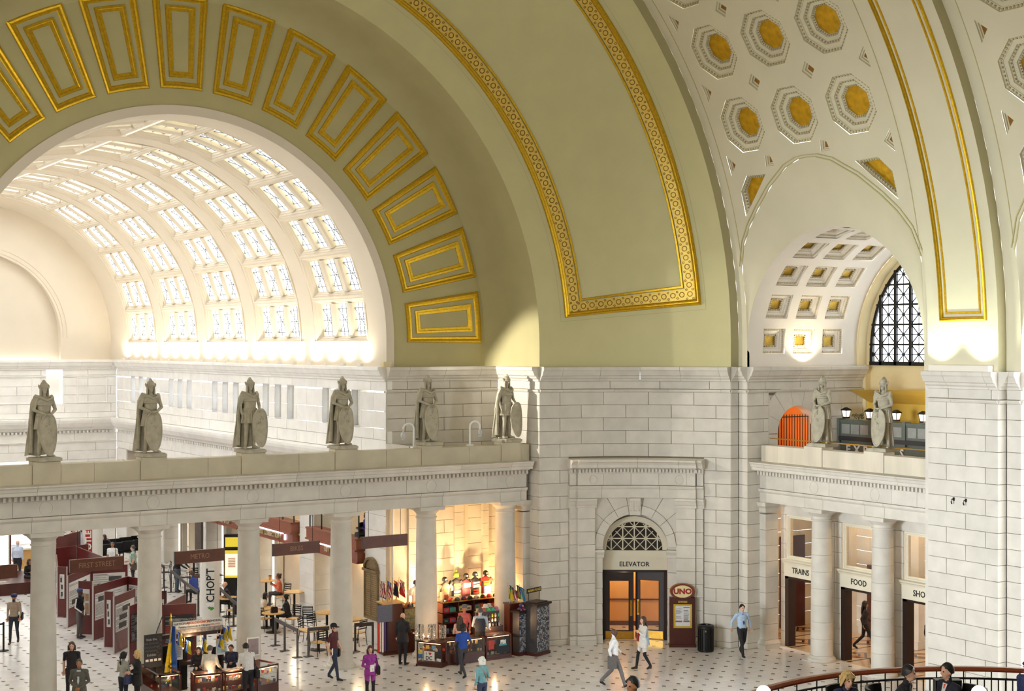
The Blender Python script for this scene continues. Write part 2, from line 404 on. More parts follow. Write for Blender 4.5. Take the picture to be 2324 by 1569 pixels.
for sgn, s in ((1, 1.02+dd), (-1, 5.92-dd)):
    a = rad(4.6)+dd/15
    while a < rad(66):
        r = PIER(s, 0, 0)[0]-XC
        circles(lambda u, v, h, s=s, a=a, r=r: BANDF(s+u, a+v/r, h), 0, 1); a += .32/r
s = 1.02+dd+.33
while s < 5.92-dd-.2:
    a = rad(4.6)+dd/15; r = PIER(s, 0, 0)[0]-XC
    circles(lambda u, v, h, s=s, a=a, r=r: BANDF(s+u, a+v/r, h), 1, 0); s += .32
obj('guilloche_rings', mb, GOLDD, ceil_b, kind='stuff')
# --- coffered barrel vault
RV, RB = 17.65, 17.3
def VF(y, t, h=0): return (XC+(RV-h)*math.cos(t), y, Z0+(RV-h)*math.sin(t))
LUN = [(3.95, 0), (3.98, rad(6)), (4.0, rad(8.3)), (3.72, rad(11)), (3.3, rad(12.9)), (2.75, rad(14.7)), (1.95, rad(16.9)), (1.0, rad(18.8)), (.4, rad(19.4)), (0, rad(19.5))]
ceil_v = struct('ceiling_vault', label='pale plaster barrel vault with sunken octagonal coffers')
def oct8(c, r, rt): return [(c[0]+r*math.cos(PI/8+k*PI/4), c[1]+rt*math.sin(PI/8+k*PI/4)) for k in range(8)]
RO = 1.0; RT = RO/RV
def octo_mesh():
    rings = []
    prof = [(1.06, -.015), (1.0, 0), (.995, -.05), (.9, -.09), (.9, -.12), (.76, -.13), (.75, -.17), (.69, -.2), (.69, -.23), (.57, -.24), (.56, -.28), (.5, -.31), (.5, -.34)]
    for k, h in prof: rings.append([(RO*k*math.cos(PI/8+i*PI/4), RO*k*math.sin(PI/8+i*PI/4), h+.015*(k>1)) for i in range(8)])
    m = MB(); m.loft(rings[1:], cap=False); return m.mesh('coffer_steps', PLASTV)
def octo_beads():
    m = MB()
    for rr, h, sz in ((.955, -.05, .085), (.72, -.165, .07), (.53, -.28, .055)):
        P = [(RO*rr*math.cos(PI/8+i*PI/4), RO*rr*math.sin(PI/8+i*PI/4)) for i in range(8)]
        for i in range(8):
            a, b = P[i], P[(i+1) % 8]; L = math.dist(a, b); n = max(3, int(L/(sz*1.35)))
            for k in range(n):
                t = (k+.5)/n; m.cbox((a[0]+(b[0]-a[0])*t, a[1]+(b[1]-a[1])*t, h-.01), (sz*.72, sz*.75, .05), math.atan2(b[1]-a[1], b[0]-a[0]))
    return m.mesh('egg_and_dart', mat('moulded_plaster', (178, 166, 132), .8, 0, (30, .25), (80, .3)))
OM = octo_mesh(); OB = octo_beads()
m = MB(); m.add([(RO*.5*math.cos(PI/8+i*PI/4), RO*.5*math.sin(PI/8+i*PI/4), -.34) for i in range(8)], [tuple(range(8))]); OG = m.mesh('gold_leaf_panel', GILT)
DARKG = mat('dark_gilding', (150, 104, 40), .5, .4, (10, .2))  # darker gold for the floors of the small coffers
def pyr(poly, d, inset, mb, mi=0):
    c = (sum(p[0] for p in poly)/len(poly), sum(p[1] for p in poly)/len(poly))
    rings = [[(c[0]+(p[0]-c[0])*k, c[1]+(p[1]-c[1])*k, h) for p in poly] for k, h in ((1, 0), (.97, -d*.4), (1-inset*.5, -d*.5), (1-inset*.55, -d*.9), (1-inset, -d))]
    mb.loft(rings, mi, cap=False); mb.add(rings[-1], [tuple(range(len(poly)))], 1)
def vmat(y, t): # local (x=y axis, y=tangent up, z=inward normal)
    p = VF(y, t); n = V((-math.cos(t), 0, -math.sin(t))); tg = V((-math.sin(t), 0, math.cos(t)))
    return Matrix(((0, tg.x, n.x, p[0]), (1, tg.y, n.y, p[1]), (0, tg.z, n.z, p[2]), (0,0,0,1)))
DM = MB(); pyr([(-.27, 0), (0, -.3), (.27, 0), (0, .3)], .16, .45, DM); DM = DM.mesh('diamond_coffer', [PLASTV, DARKG])
TM = []
for sg in (1, -1):
    t_ = MB(); P = [(0, -.34), (0, .34), (-.34*sg, 0)]; pyr(P if sg > 0 else P[::-1], .13, .5, t_); TM.append(t_.mesh('triangle_coffer', [PLASTV, DARKG]))
TRAPS = [[(3.42, 14.1), (3.4, 16.9), (2.95, 18.5), (2.02, 18.4), (2.6, 16.6)], [(-3.42, 14.1), (-2.6, 16.6), (-2.02, 18.4), (-2.95, 18.5), (-3.4, 16.9)]]
def lunette(yc): return [(yc+w, t) for w, t in LUN]+[(yc-w, t) for w, t in reversed(LUN[:-1])]
TH1 = rad(58)
def bay(yc, y0, y1, cols, rows):
    holes = []
    for dy in cols:
        for t in rows: holes.append(oct8((yc+dy, rad(t)), RO, RT))
    dia = [(yc+dy, rad(t)) for dy in (-1.225, 1.225) for t in (28.3, 36.7, 45.1)]
    holes += [[(y-.27, t), (y, t-.3/RV), (y+.27, t), (y, t+.3/RV)] for y, t in dia]
    tris = [(yc+sg*3.68, rad(t), sg) for sg in (1, -1) for t in (19.9, 28.3, 36.7, 45.1)]
    holes += [[(y, t-.34/RV), (y, t+.34/RV), (y-.34*sg, t)] for y, t, sg in tris]
    small = [(yc+1.72, rad(19.75)), (yc-.9, rad(20.4))]
    holes += [[(y-.2, t-.17/RV), (y+.2, t-.17/RV), (y+.12, t+.2/RV), (y-.12, t+.2/RV)] for y, t in small]
    holes += [[(yc+a, rad(b)) for a, b in P] for P in TRAPS]
    L = lunette(yc)
    outline = [(y0, 0), (L[-1][0], 0)]+[p for p in reversed(L[:-1])][:-1]+[(L[0][0], 0), (y1, 0), (y1, TH1), (y0, TH1)]
    sc = RV  # triangulate in metres
    mb = sheet([(a, b*sc) for a, b in outline], [[(a, b*sc) for a, b in h] for h in holes], lambda a, b: VF(a, b/sc), .7)
    obj('vault_shell', mb, PLASTV, ceil_v, smooth=50)
    for dy in cols:
        for t in rows:
            M = vmat(yc+dy, rad(t)); c = place(OM, 'octagonal_coffer', ceil_v, M)
            place(OG, 'gold_leaf_panel', c, Matrix.Identity(4)); place(OB, 'egg_and_dart', c, Matrix.Identity(4), kind='stuff')
    for y, t in dia: place(DM, 'diamond_coffer', ceil_v, vmat(y, t))
    for y, t, sg in tris: place(TM[0] if sg > 0 else TM[1], 'triangle_coffer', ceil_v, vmat(y, t))
    for y, t in small:
        m = MB(); pyr([(-.2, -.17), (.2, -.17), (.12, .2), (-.12, .2)], .13, .5, m); obj('small_coffer', m, [PLASTV, DARKG], ceil_v).matrix_local = vmat(y, t)
    for P in TRAPS:
        cy = sum(p[0] for p in P)/5; ct = sum(p[1] for p in P)/5; m = MB(); e = MB()
        Q = [(p[0]-cy, rad(p[1]-ct)*RV) for p in P]
        rings = [[(p[0]*k, p[1]*k, h) for p in Q] for k, h in ((1, 0), (.98, -.09), (.8, -.13), (.78, -.2))]
        m.loft(rings, cap=False); c = obj('cut_coffer', m, PLASTV, ceil_v); c.matrix_local = vmat(yc+cy, rad(ct))
        g = MB(); g.add(rings[-1], [tuple(range(5))]); obj('gold_leaf_panel', g, GILT, c)
        for i in range(5):
            a, b = rings[2][i], rings[2][(i+1) % 5]; n = int(math.dist(a[:2], b[:2])/.1)+1
            for k in range(n):
                tt = (k+.5)/n; e.cbox(((a[0]+(b[0]-a[0])*tt)*1.1, (a[1]+(b[1]-a[1])*tt)*1.1, -.1), (.06, .07, .05), math.atan2(b[1]-a[1], b[0]-a[0]))
        obj('egg_and_dart', e, OB.materials[0], c, kind='stuff')
    # groove lines along the bay edges and the lunette
    m = MB(); k = 40
    for yy, s in ((y1-.42, 1), (y0+.42, -1)):
        if yy < 26.2 and yc < 26: continue
        m.loft([[VF(yy+a, rad(9)+(TH1-rad(9))*i/k, h) for a, h in ((-.012, 0), (-.012, .012), (.012, .012), (.012, 0))] for i in range(k+1)])
    for off in (.0, .1):
        m.loft([[VF(yc+(w+off)*sg, t+off/RV*.8, h) for h in (0, .025)]+[VF(yc+(w+off+.03)*sg, t+(off+.03)/RV*.8, h) for h in (.025, 0)] for sg, w, t in [(1, *p) for p in LUN[2:]]+[(-1, *p) for p in reversed(LUN[2:-1])]])
    obj('edge_moulding', m, PLASTD, ceil_v)
bay(34.2, 29.8, 38.6, (2.45, 0, -2.45), (24.1, 32.5, 40.9, 49.3))
bay(22.8, 18.0, 27.25, (2.45,), (24.1, 32.5, 40.9, 49.3))
# the rest of the vault: crown, south haunch (simple, beyond the frame) and ribs
m = MB()
m.grid(40, 24, lambda u, v: VF(38.6-44.6*u, TH1+(rad(162)-TH1)*v))
m.grid(4, 16, lambda u, v: VF(18.0-24*u, TH1*v))
obj('plain_vault', m, PLASTV, ceil_v, smooth=40)
def RF(y, t, h=0): return (XC+(RB-h)*math.cos(t), y, Z0+(RB-h)*math.sin(t))
rib = struct('ceiling_rib', label='flat plaster rib of the vault edged with thin gilded mouldings')
def strip(y0, y1, r0, r1, a0=0, a1=PI, n=72, z=True):
    pts = [[(XC+r0, y0, ZC), (XC+r1, y1, ZC)]]+[[(XC+r*math.cos(a0+(a1-a0)*i/n), y, Z0+r*math.sin(a0+(a1-a0)*i/n)) for y, r in ((y0, r0), (y1, r1))] for i in range(n+1)]
    return MB().add([p for q in pts for p in q], [(2*i, 2*i+1, 2*i+3, 2*i+2) for i in range(len(pts)-1)])
obj('rib_face', strip(29.8, 27.25, RB, RB), PLASTV, rib, smooth=40)
SIDE = mat('shaded_rib_plaster', (176, 168, 128), .75, 0, (1, .03))  # shade of the step faces put into a darker plaster colour
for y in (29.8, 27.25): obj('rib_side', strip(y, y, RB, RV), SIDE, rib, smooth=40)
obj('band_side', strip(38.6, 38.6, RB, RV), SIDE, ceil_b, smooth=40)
mb = MB()
def rfs(d0, d1, h0, h1):
    def L(d, h):
        a0 = rad(2.0)+d/17; a1 = rad(150); n = 50; ya, yb = 29.32-d, 27.62+d
        return [RF(ya, a1+(a0-a1)*i/n, h) for i in range(n+1)]+[RF(yb, a0+(a1-a0)*i/n, h) for i in range(n+1)]
    mb.loft([L(d0, h0), L(d1, h1)], cap=False)
for q in ((0, .015, 0, .06), (.015, .05, .06, .08), (.05, .08, .08, .04), (.08, .1, .04, .04), (.1, .13, .04, 0), (.2, .21, 0, .03), (.21, .26, .03, .03), (.26, .27, .03, 0)): rfs(*q)
obj('gilded_rib_moulding', mb, GOLD, rib)
# --- lunette infill and the side niche with its coffered barrel and window
NX, NR, NZ = 33.65, 3.95, 10.4
struct('sky_block_shell', MB().grid(1, 48, lambda u, v: (XC+18.7*math.cos(rad(22)+rad(158)*v), 45.2-51.4*u, Z0+18.7*math.sin(rad(22)+rad(158)*v))).box(-2.8, -1.9, -6, 45, 10.3, 10.6), PLASTV, 'added unseen shell above the coffered vault that blocks the sky')  # unseen shell added to keep sky from leaking past the coffers
struct('sky_block_slab', MB().box(28.8, 41, 42.7, 45.2, 9.9, 10.1).box(33.8, 41, 39.1, 42.7, 9.9, 10.1), STONE, 'added unseen slab behind the corner wall that blocks the sky')  # unseen slab added to shut the sky out behind the corner wall
def niche(yc, name, full=True):
    w = struct(name, label='pale plaster lunette wall around the coffered side niche' if full else 'plaster lunette at the right edge of the picture')
    # ruled surface between lunette curve on the vault and the niche arch
    N = 48; out = []; inn = []
    Lf = [(w_, t) for w_, t in LUN]
    full_l = [(yc+a, b) for a, b in Lf]+[(yc-a, b) for a, b in reversed(Lf[:-1])]
    cum = [0]
    for p, q in zip(full_l[:-1], full_l[1:]): cum.append(cum[-1]+math.hypot(p[0]-q[0], (p[1]-q[1])*RV))
    def at(tau):
        d = tau*cum[-1]
        for i in range(len(cum)-1):
            if d <= cum[i+1]+1e-9:
                k = (d-cum[i])/(cum[i+1]-cum[i]); a, b = full_l[i], full_l[i+1]; return VF(a[0]+(b[0]-a[0])*k, a[1]+(b[1]-a[1])*k)
        return VF(*full_l[-1])
    def inn_(tau):
        a = PI*tau; return (NX, yc+NR*math.cos(a), NZ+NR*math.sin(a))
    def fn(u, v):
        p = V(at(u)); q = V(inn_(u)); r = p.lerp(q, v); r.x += .28*math.sin(PI*v)*math.sin(PI*u); return tuple(r)
    obj('lunette_face', MB().grid(N, 6, fn), PLASTV, w, smooth=60)
    obj('spandrel_foot', MB().box(NX-.002, NX+.1, yc+NR, yc+4.45, ZC, Z0+.1).box(NX-.002, NX+.1, yc-4.45, yc-NR, ZC, Z0+.1), PLASTV, w)
    return w
lun1 = niche(34.2, 'wall_lunette'); lun2 = niche(22.8, 'wall_lunette', False)
NPLAS = mat('niche_plaster', (226, 218, 204), .6, 0, (.9, .02))
nb = struct('ceiling_niche', label='small barrel vault over the side niche with square gilded coffers')
def NF(x, a, h=0): return (x, 34.2+(NR-h)*math.cos(a), NZ+(NR-h)*math.sin(a))
cx = (34.86, 36.26, 37.66); ca_ = [3.7+18*k for k in range(10)]
holes = [[(x-.5, rad(a)*NR-.44), (x+.5, rad(a)*NR-.44), (x+.5, rad(a)*NR+.44), (x-.5, rad(a)*NR+.44)] for x in cx for a in ca_]
obj('barrel_backing', MB().grid(1, 32, lambda u, v: (33.75+5.6*u, 34.2+4.35*math.cos(PI*v), NZ+4.35*math.sin(PI*v))), NPLAS, nb)  # added behind the niche coffers so no sky shines through
obj('barrel_shell', sheet([(NX, rad(-9.5)*NR), (38.9, rad(-9.5)*NR), (38.9, rad(189.5)*NR), (NX, rad(189.5)*NR)], holes, lambda x, b: NF(x, max(0, min(PI, b/NR))) if 0 <= b/NR <= PI else (x, 34.2+(NR if b < 0 else -NR), NZ+(b if b < 0 else (PI*NR-b))), .3), NPLAS, nb, smooth=50)
m = MB()
rect_loft(lambda u, v, h: (u, v, h), -.5, .5, -.44, .44, [(0,0,0), (0,0,-.06), (.09,.09,-.09), (.09,.09,-.12), (.16,.16,-.13), (.16,.16,-.18), (.22,.22,-.2), (.22,.22,-.24)], mb=m); QM = m.mesh('square_coffer', NPLAS)
m = MB(); m.add([(-.28, -.22, -.24), (.28, -.22, -.24), (.28, .22, -.24), (-.28, .22, -.24)], [(0,1,2,3)]); QG = m.mesh('gold_leaf_panel', mat('dull_gold_leaf', (176, 144, 52), .45, .6, (6, .3)))
m = MB()
for (hx, hy, z) in ((.455, .395, -.075), (.25, .19, -.19)):
    for sx in (-1, 1):
        for k in range(int(hx*2/.075)): m.cbox((-hx+.04+k*.075, sx*hy, z), (.05, .06, .04))
        for k in range(int(hy*2/.075)): m.cbox((sx*hx, -hy+.04+k*.075, z), (.06, .05, .04))
QB = m.mesh('bead_moulding', mat('niche_bead_plaster', (196, 184, 156), .7, 0, (20, .15)))
for x in cx:
    for a in ca_:
        p = NF(x, rad(a)); n = V((0, -math.cos(rad(a)), -math.sin(rad(a)))); tg = V((0, -math.sin(rad(a)), math.cos(rad(a))))
        c = place(QM, 'square_coffer', nb, Matrix(((1, tg.x, n.x, p[0]), (0, tg.y, n.y, p[1]), (0, tg.z, n.z, p[2]), (0,0,0,1))))
        place(QG, 'gold_leaf_panel', c, Matrix.Identity(4)); place(QB, 'bead_moulding', c, Matrix.Identity(4), kind='stuff')
# arch band and end wall with the grilled window
YELP = mat('yellow_plaster', (226, 208, 160), .7, 0, (1.5, .03))
we = struct('wall_niche_end', label='yellow plaster wall under and around the grilled arch window')
m = MB(); N = 40
def nar(r, x, dz=0): return [(x, 34.2+r, ZC)]+[(x, 34.2+r*math.cos(PI*i/N), NZ+r*math.sin(PI*i/N)) for i in range(N+1)]+[(x, 34.2-r, ZC)]
m.loft([nar(3.95, 38.9), nar(3.85, 38.9), nar(3.85, 39.3), nar(3.78, 39.4)], cap=False, closed=False)
obj('arch_band', m, YELP, we, smooth=30)
obj('wall_face', MB().box(39.45, 39.6, 30.2, 38.2, 6.3, 9.8), YELP, we)
win = struct('window_1', label='arched window with black diagonal lattice at the back of the niche')
WR = 3.78; yw0, yw1 = 34.2-WR, 34.2+WR
m = MB()
def aheight(y): return NZ+math.sqrt(max(0, WR*WR-(y-34.2)**2)) if abs(y-34.2) < WR else NZ
m.loft([[(39.4+dx, 34.2+r*math.cos(PI*i/40), NZ+r*math.sin(PI*i/40)) for i in range(41)] for r, dx in ((WR, 0), (WR-.12, 0), (WR-.12, .08))], cap=False, closed=False)
m.box(39.36, 39.48, yw0, yw1, 9.78, 9.92).box(39.38, 39.48, yw1-.12, yw1, 9.8, NZ).box(39.38, 39.48, yw0, yw0+.12, 9.8, NZ)
ym = [38.15-.705*k for k in range(12)]; zm = [9.82+.715*k for k in range(8)]
for y in ym[1:]:
    if yw0+.1 < y < yw1-.1: m.box(39.36, 39.46, y-.06, y+.06, 9.8, aheight(y))
for z in zm[1:]:
    hw = math.sqrt(max(0, WR*WR-(z-NZ)**2)) if z > NZ else WR
    if hw > .1: m.box(39.37, 39.45, 34.2-hw, 34.2+hw, z-.035, z+.035)
obj('mullion_frame', m, BLACK, win)
m = MB()
for i in range(len(ym)-1):
    for j in range(len(zm)-1):
        a, b, c, d = ym[i+1], ym[i], zm[j], zm[j+1]; y, z = (a+b)/2, (c+d)/2
        if math.hypot(y-34.2, max(0, z-NZ)) > WR-.1: continue
        m.tube([(39.42, a, c), (39.42, b, d)], .024, 4).tube([(39.42, a, d), (39.42, b, c)], .024, 4).tube([(39.42, y, c), (39.42, y, d)], .02, 4).tube([(39.42, a, z), (39.42, b, z)], .016, 4)
        m.cbox((39.42, y, z), (.05, .1, .1), 0)
obj('lattice_bars', m, BLACK, win)
m = MB(); m.add([(39.44, yw0, 9.8)]+[(39.44, 34.2-WR*math.cos(PI*i/40), NZ+WR*math.sin(PI*i/40)) for i in range(41)]+[(39.44, yw1, 9.8)], [tuple(range(43))])
obj('window_pane', m, SKYG, win)
# --- narrow steps beside the pier, niche stone walls, right pier
F1 = line((33.3, 38.6), (33.65, 38.6)); F2 = line((33.65, 38.6), (33.65, 38.15))
stone_wall('wall_step', F1, 0, .35, 'narrow stone step beside the corner wall', step=2)
stone_wall('wall_step', F2, 0, .45, 'narrow lit stone face beside the niche', step=2)
F3 = line((33.65, 38.15), (39.3, 38.15)); GATE = (1.0, 3.7, 6.4, 8.75)
ns = stone_wall('wall_niche_side', F3, 0, 5.55, 'stone side wall of the niche with a gated archway', step=1.5, holes=[GATE, (1.0, 5.6, -.1, 5.1)])
obj('mortar_backing', MB().box(33.72, 39.3, 38.19, 38.4, 8.76, 9.7).box(33.72, 34.64, 38.19, 38.4, 0, 8.76).box(37.36, 39.3, 38.19, 38.4, 5, 8.76), MORTAR, ns)
obj('step_core', MB().box(33.36, 33.9, 38.7, 39.0, 0, 9.7).box(33.72, 33.95, 38.25, 38.7, 0, 9.7), MORTAR, ns)
obj('niche_end_return', MB().box(39.2, 39.5, 38.0, 38.4, 6.3, 9.8), YELP, ns)
FP = line((33.3, 29.8), (33.3, 27.25))
pr = stone_wall('wall_pier', FP, 0, 2.55, 'broad pale stone pier at the right with two small iron hooks', step=1.4)
for s_ in (.98, 1.42):
    obj('iron_hook', MB().tube([FP(s_, 0, 6.05), FP(s_, .09, 6.05), FP(s_, .12, 5.98), FP(s_, .09, 5.92)], .018, 6).cbox(FP(s_, .01, 6.05), (.02, .06, .1)), IRON, pr)
obj('plinth_block', MB().box(0, 2.16, -.02, .24, 9.76, 9.93, F=lambda s, o, z: FP(s+.24, o, z)), NPLAS, pr)
F5 = line((33.3, 27.25), (33.65, 27.25)); F6 = line((33.65, 27.25), (33.65, 26.75)); F7 = line((33.65, 26.75), (39, 26.75))
stone_wall('wall_step', F5, 0, .35, 'shaded narrow side of the right pier', step=2)
stone_wall('wall_step', F6, 0, .5, 'narrow lit face right of the big pier', step=2)
stone_wall('wall_niche_side', F7, 0, 4, 'stone wall at the right edge of the picture', step=1.5)
struct('wall_pier_core', MB().box(33.7, 39.2, 29.9, 30.25, 0, ZC).box(33.75, 39, 26.9, 29.6, 0, 9.7), STONE, 'core of the right pier')
# south side and east end, beyond the frame (south openings let daylight in; east end shut to cut it)
m = MB()
for y0, y1 in ((-6, 6), (16, 18.5), (27, 30), (38.4, 45)): m.box(-1.9, -1.65, y0, y1, 0, 16)
m.box(-1.9, -1.65, 4, 38.5, 0, 9.75)
struct('wall_south', m, STONE, 'south wall of the hall behind the view')
struct('wall_north', MB().box(33.65, 33.9, -6, 18.5, 0, Z0), STONE, 'north wall of the hall beyond the right edge')
m = MB(); e_ = -6.0
outl = [(-1.9, 0), (33.9, 0), (33.9, Z0)]+shaft(XC, Z0, 17.9, 24)[1:-1]+[(-1.9, Z0)]
struct('wall_east', sheet(outl, [], lambda x, z: (x, e_, z), 3), STONE, 'east end wall behind the view, built solid to cut sky light')  # arch left out, wall closed to cut the sky light
obj('ledge_lamp', MB().box(22.86, 23.16, 44.5, 44.74, 9.76, 9.94), mat('lamp_box', (222, 204, 160), .5, 0, None)); tag(bpy.data.objects['ledge_lamp'], 'small pale lamp box on the ledge at the foot of the big arch', 'lamp')
# ================================================================ floor
fl = struct('floor', MB().box(-3, 46, -6, 80, -.3, -.012), GROUT, 'white marble floor of square slabs with small dark marble inserts at the corners')
PX, PY, OX, OY = .5697, .5465, 31.585, 39.54
tiles = []
def hidden(x, y):
    if y < 38.6 and x > 39.5: return True
    if y > 45 and (x > 26 or x < 8.6): return True
    return False
for i in range(-50, 18):
    for j in range(-36, 68):
        x, y = OX+i*PX, OY+j*PY
        q = proj((x, y, 0))
        if -40 < q[0] < 2370 and 1150 < q[1] < 1640 and not hidden(x, y): tiles.append((q[2], x, y, i, j))
tiles.sort()
def slab(mb, x, y, cut=.085):
    a, b = PX/2-.003, PY/2-.003
    P = [(a-cut, -b), (a, -b+cut), (a, b-cut), (a-cut, b), (-a+cut, b), (-a, b-cut), (-a, -b+cut), (-a+cut, -b)]
    mb.add([(x+p[0], y+p[1], z) for z in (-.03, 0) for p in P], [tuple(range(8, 16))]+[(k, (k+1) % 8, 8+(k+1) % 8, 8+k) for k in range(8)])
def dia(mb, x, y, mi=0, r=.078):
    P = [(r, 0), (0, r), (-r, 0), (0, -r)]
    mb.add([(x+p[0], y+p[1], z) for z in (-.03, .0005) for p in P], [(4, 5, 6, 7)]+[(k, (k+1) % 4, 4+(k+1) % 4, 4+k) for k in range(4)], mi)
m = MB(); slab(m, 0, 0); SM = m.mesh('marble_slab', MARBLE)
IMS = []
for mm in (INS_D, INS_R, INS_G): m = MB(); dia(m, 0, 0); IMS.append(m.mesh('marble_insert', mm))
rest = MB(); ri = MB()
def pick(i, j): return [0, 0, 1, 0, 2, 1][(i*7+j*3+(i*j) % 5) % 6]
vis = [t for t in tiles if proj((t[1], t[2], 0))[1] < 1590]
k = 0
for z, x, y, i, j in tiles:
    inf = proj((x, y, 0)); ok = 0 < inf[0] < 2324 and inf[1] < 1580
    if ok and k < 300:
        k += 1; o = obj('marble_slab', SM, None, fl, loc=(x, y, 0)); obj('marble_insert', IMS[pick(i, j)], None, fl, loc=(x+PX/2, y+PY/2, 0))
    else: slab(rest, x, y); dia(ri, x+PX/2, y+PY/2, pick(i, j))
obj('far_marble_slabs', rest, MARBLE, fl, kind='stuff'); obj('far_marble_inserts', ri, [INS_D, INS_R, INS_G], fl, kind='stuff')
# ================================================================ the skylit hall beyond the arch
YF, WX = 75.75, 23.2
def WF(y, t, h=0): return (XC+(7.2-h)*math.cos(t), y, 10.68+(7.2-h)*math.sin(t))
BY = [45.2+5.78*k for k in range(5)]   # window bays start 1.75 m after each
hall = struct('ceiling_skylit', label='cream barrel vault of the hall beyond with five bays of skylight windows')
def warc(prof, name, m_=CREAM, a0=0, a1=PI, n=56):
    mb = MB()
    rings = [[WF(y, a0+(a1-a0)*i/n, h) for y, h in prof] for i in range(n+1)]
    if a0 == 0: rings = [[(p[0], p[1], ZC-.1) for p in rings[0]]]+rings+[[(p[0], p[1], ZC-.1) for p in rings[-1]]]
    return obj(name, mb.loft(rings), m_, hall, smooth=30)
ROW = 13.05; RW0 = -.6
for k in range(5):
    yb = BY[k]
    warc([(yb-.2 if k else yb-.25, -.3), (yb-.2 if k else yb-.25, 0), (yb+1.15, 0), (yb+1.15, -.3)] if k == 0 else [(yb-.05, -.3), (yb-.05, -.02), (yb+.1, .02), (yb+.75, .04), (yb+.9, -.05), (yb+1.2, -.05), (yb+1.2, -.3)], 'transverse_rib')
warc([(YF-1.9, -.3), (YF-1.9, 0), (YF-1.3, .05), (YF-.6, .22), (YF, .3), (YF, -.3)], 'transverse_rib')
def wt(y, t, h=0): return WF(y, rad(t), h)
# one window cassette as shared meshes, local (x along the hall, y up the curve, z inward)
CW, CH = 4.45, ROW/57.2958*7.2
m = MB()
rect_loft(lambda u, v, h: (u, v, h), -CW/2, CW/2, -CH/2, CH/2, [(0, 0, -.3), (0, 0, .0), (.1, .05, .0), (.14, .08, -.05), (.2, .1, -.05), (.26, .14, -.12), (.3, .16, -.12), (.34, .2, -.2), (.38, .22, -.2), (.38, .22, -.3)], mb=m)
FRM = m.mesh('window_frame', CREAM)
m = MB(); m.loft([[(x, y, z) for x, z in ((-.2, -.3), (-.2, -.14), (-.13, -.08), (.13, -.08), (.2, -.14), (.2, -.3))] for y in (-CH/2+.2, CH/2-.2)]); MUL = m.mesh('mullion', CREAM)
pw = (CW-.76-.8)/3; ph = CH-.44
m = MB(); m.add([(-pw/2, -ph/2, -.26), (pw/2, -ph/2, -.26), (pw/2, ph/2, -.26), (-pw/2, ph/2, -.26)], [(0, 1, 2, 3)]); PANE = m.mesh('window_pane', SKYG)
m = MB(); LEAD = mat('pale_lead_bars', (132, 136, 142), .6, 0, (8, .08))
for a, b in (((-pw/2, -ph/2+.18), (pw/2, -ph/2+.18)), ((-pw/2, ph/2-.18), (pw/2, ph/2-.18)), ((-pw/2, 0), (pw/2, 0)), ((-pw/6, -ph/2), (-pw/6, ph/2)), ((pw/6, -ph/2), (pw/6, ph/2)), ((-pw/2, -ph/2+.18), (pw/2, ph/2-.18)), ((-pw/2, ph/2-.18), (pw/2, -ph/2+.18))):
    m.tube([(*a, -.25), (*b, -.25)], .018, 4)
LEADS = m.mesh('glazing_bars', LEAD)
n_ = 0
for k in range(5):
    yc = BY[k]+3.45
    for r in range(14):
        t = rad(RW0+ROW*(r+.5)+(0 if r < 7 else .9)); p = WF(yc, t); n = V((-math.cos(t), 0, -math.sin(t))); tg = V((-math.sin(t), 0, math.cos(t)))
        n_ += 1; w = struct('window_%d' % (n_+1), label='skylight window with three leaded lights in the vault of the hall beyond'); w.matrix_world = Matrix(((0, tg.x, n.x, p[0]), (1, tg.y, n.y, p[1]), (0, tg.z, n.z, p[2]), (0,0,0,1)))
        I = Matrix.Identity(4)
        place(FRM, 'window_frame', w, I)
        for q in (-1, 0, 1):
            T = Matrix.Translation((q*(pw+.4), 0, 0)); pn = place(PANE, 'window_pane', w, T); place(LEADS, 'glazing_bars', pn, I)
        for q in (-.5, .5): place(MUL, 'mullion', w, Matrix.Translation((q*(pw+.4), 0, 0)))
# lower strip under the windows
m = MB()
for sx in (1, -1): m.box(XC+7.215 if sx > 0 else XC-7.5, XC+7.5 if sx > 0 else XC-7.215, 45, YF, ZC-.1, 10.66)
obj('springing_strip', m, CREAM, hall)
# far end wall with blind arch, niche statue and mouldings
fw = struct('wall_far', label='far end wall of the skylit hall with a blind arch above stone courses')
FF = line((8.8, YF), (23.2, YF))
ra = 4.3
o_ = [(23.3, ZC)]+shaft(XC, 10.68, 7.3, 40)+[(8.7, ZC)]
arch = [(XC+ra, ZC+.02)]+shaft(XC, 10.9, ra, 32)+[(XC-ra, ZC+.02)]
obj('plaster_face', sheet(o_, [arch], lambda x, z: (x, YF, z), .8), CREAM, fw)
m = MB(); pr_ = [(ra, 0), (ra, .25), (ra-.0, .5)]
m.loft([[(x, YF+d, z) for x, z in [(XC+ra, ZC)]+shaft(XC, 10.9, ra, 32)+[(XC-ra, ZC)]] for d in (0, .45)], cap=False, closed=False)
m.box(XC-ra-.1, XC+ra+.1, YF+.45, YF+.5, ZC, 15.5)
for rr, w_ in ((4.42, .05), (4.62, .03)): m.loft([[(XC+r*math.cos(a), YF-h, 10.9+r*math.sin(a)) for a in [PI*i/40 for i in range(41)]] for r, h in ((rr, 0), (rr, .03), (rr+w_, .03), (rr+w_, 0))], cap=False, closed=False)
obj('blind_arch', m, CREAM, fw, smooth=40)
FZ = [z for z in ZS if z > 3.5]
fs0 = [(0, 10.75), (11.6, 14.4)]
NICHE = (10.75, 11.6, 7.35, 9.25)
blocks(fw, FF, 4.5, 14.4, [z for z in FZ if z > 6.9]+[6.75], 2.4, WSTONE, holes=[NICHE])
blocks(fw, FF, 4.5, 14.4, [9.25, 8.97], 2.4, WSTONE, holes=[(10.75, 11.6, 8.9, 9.3)])
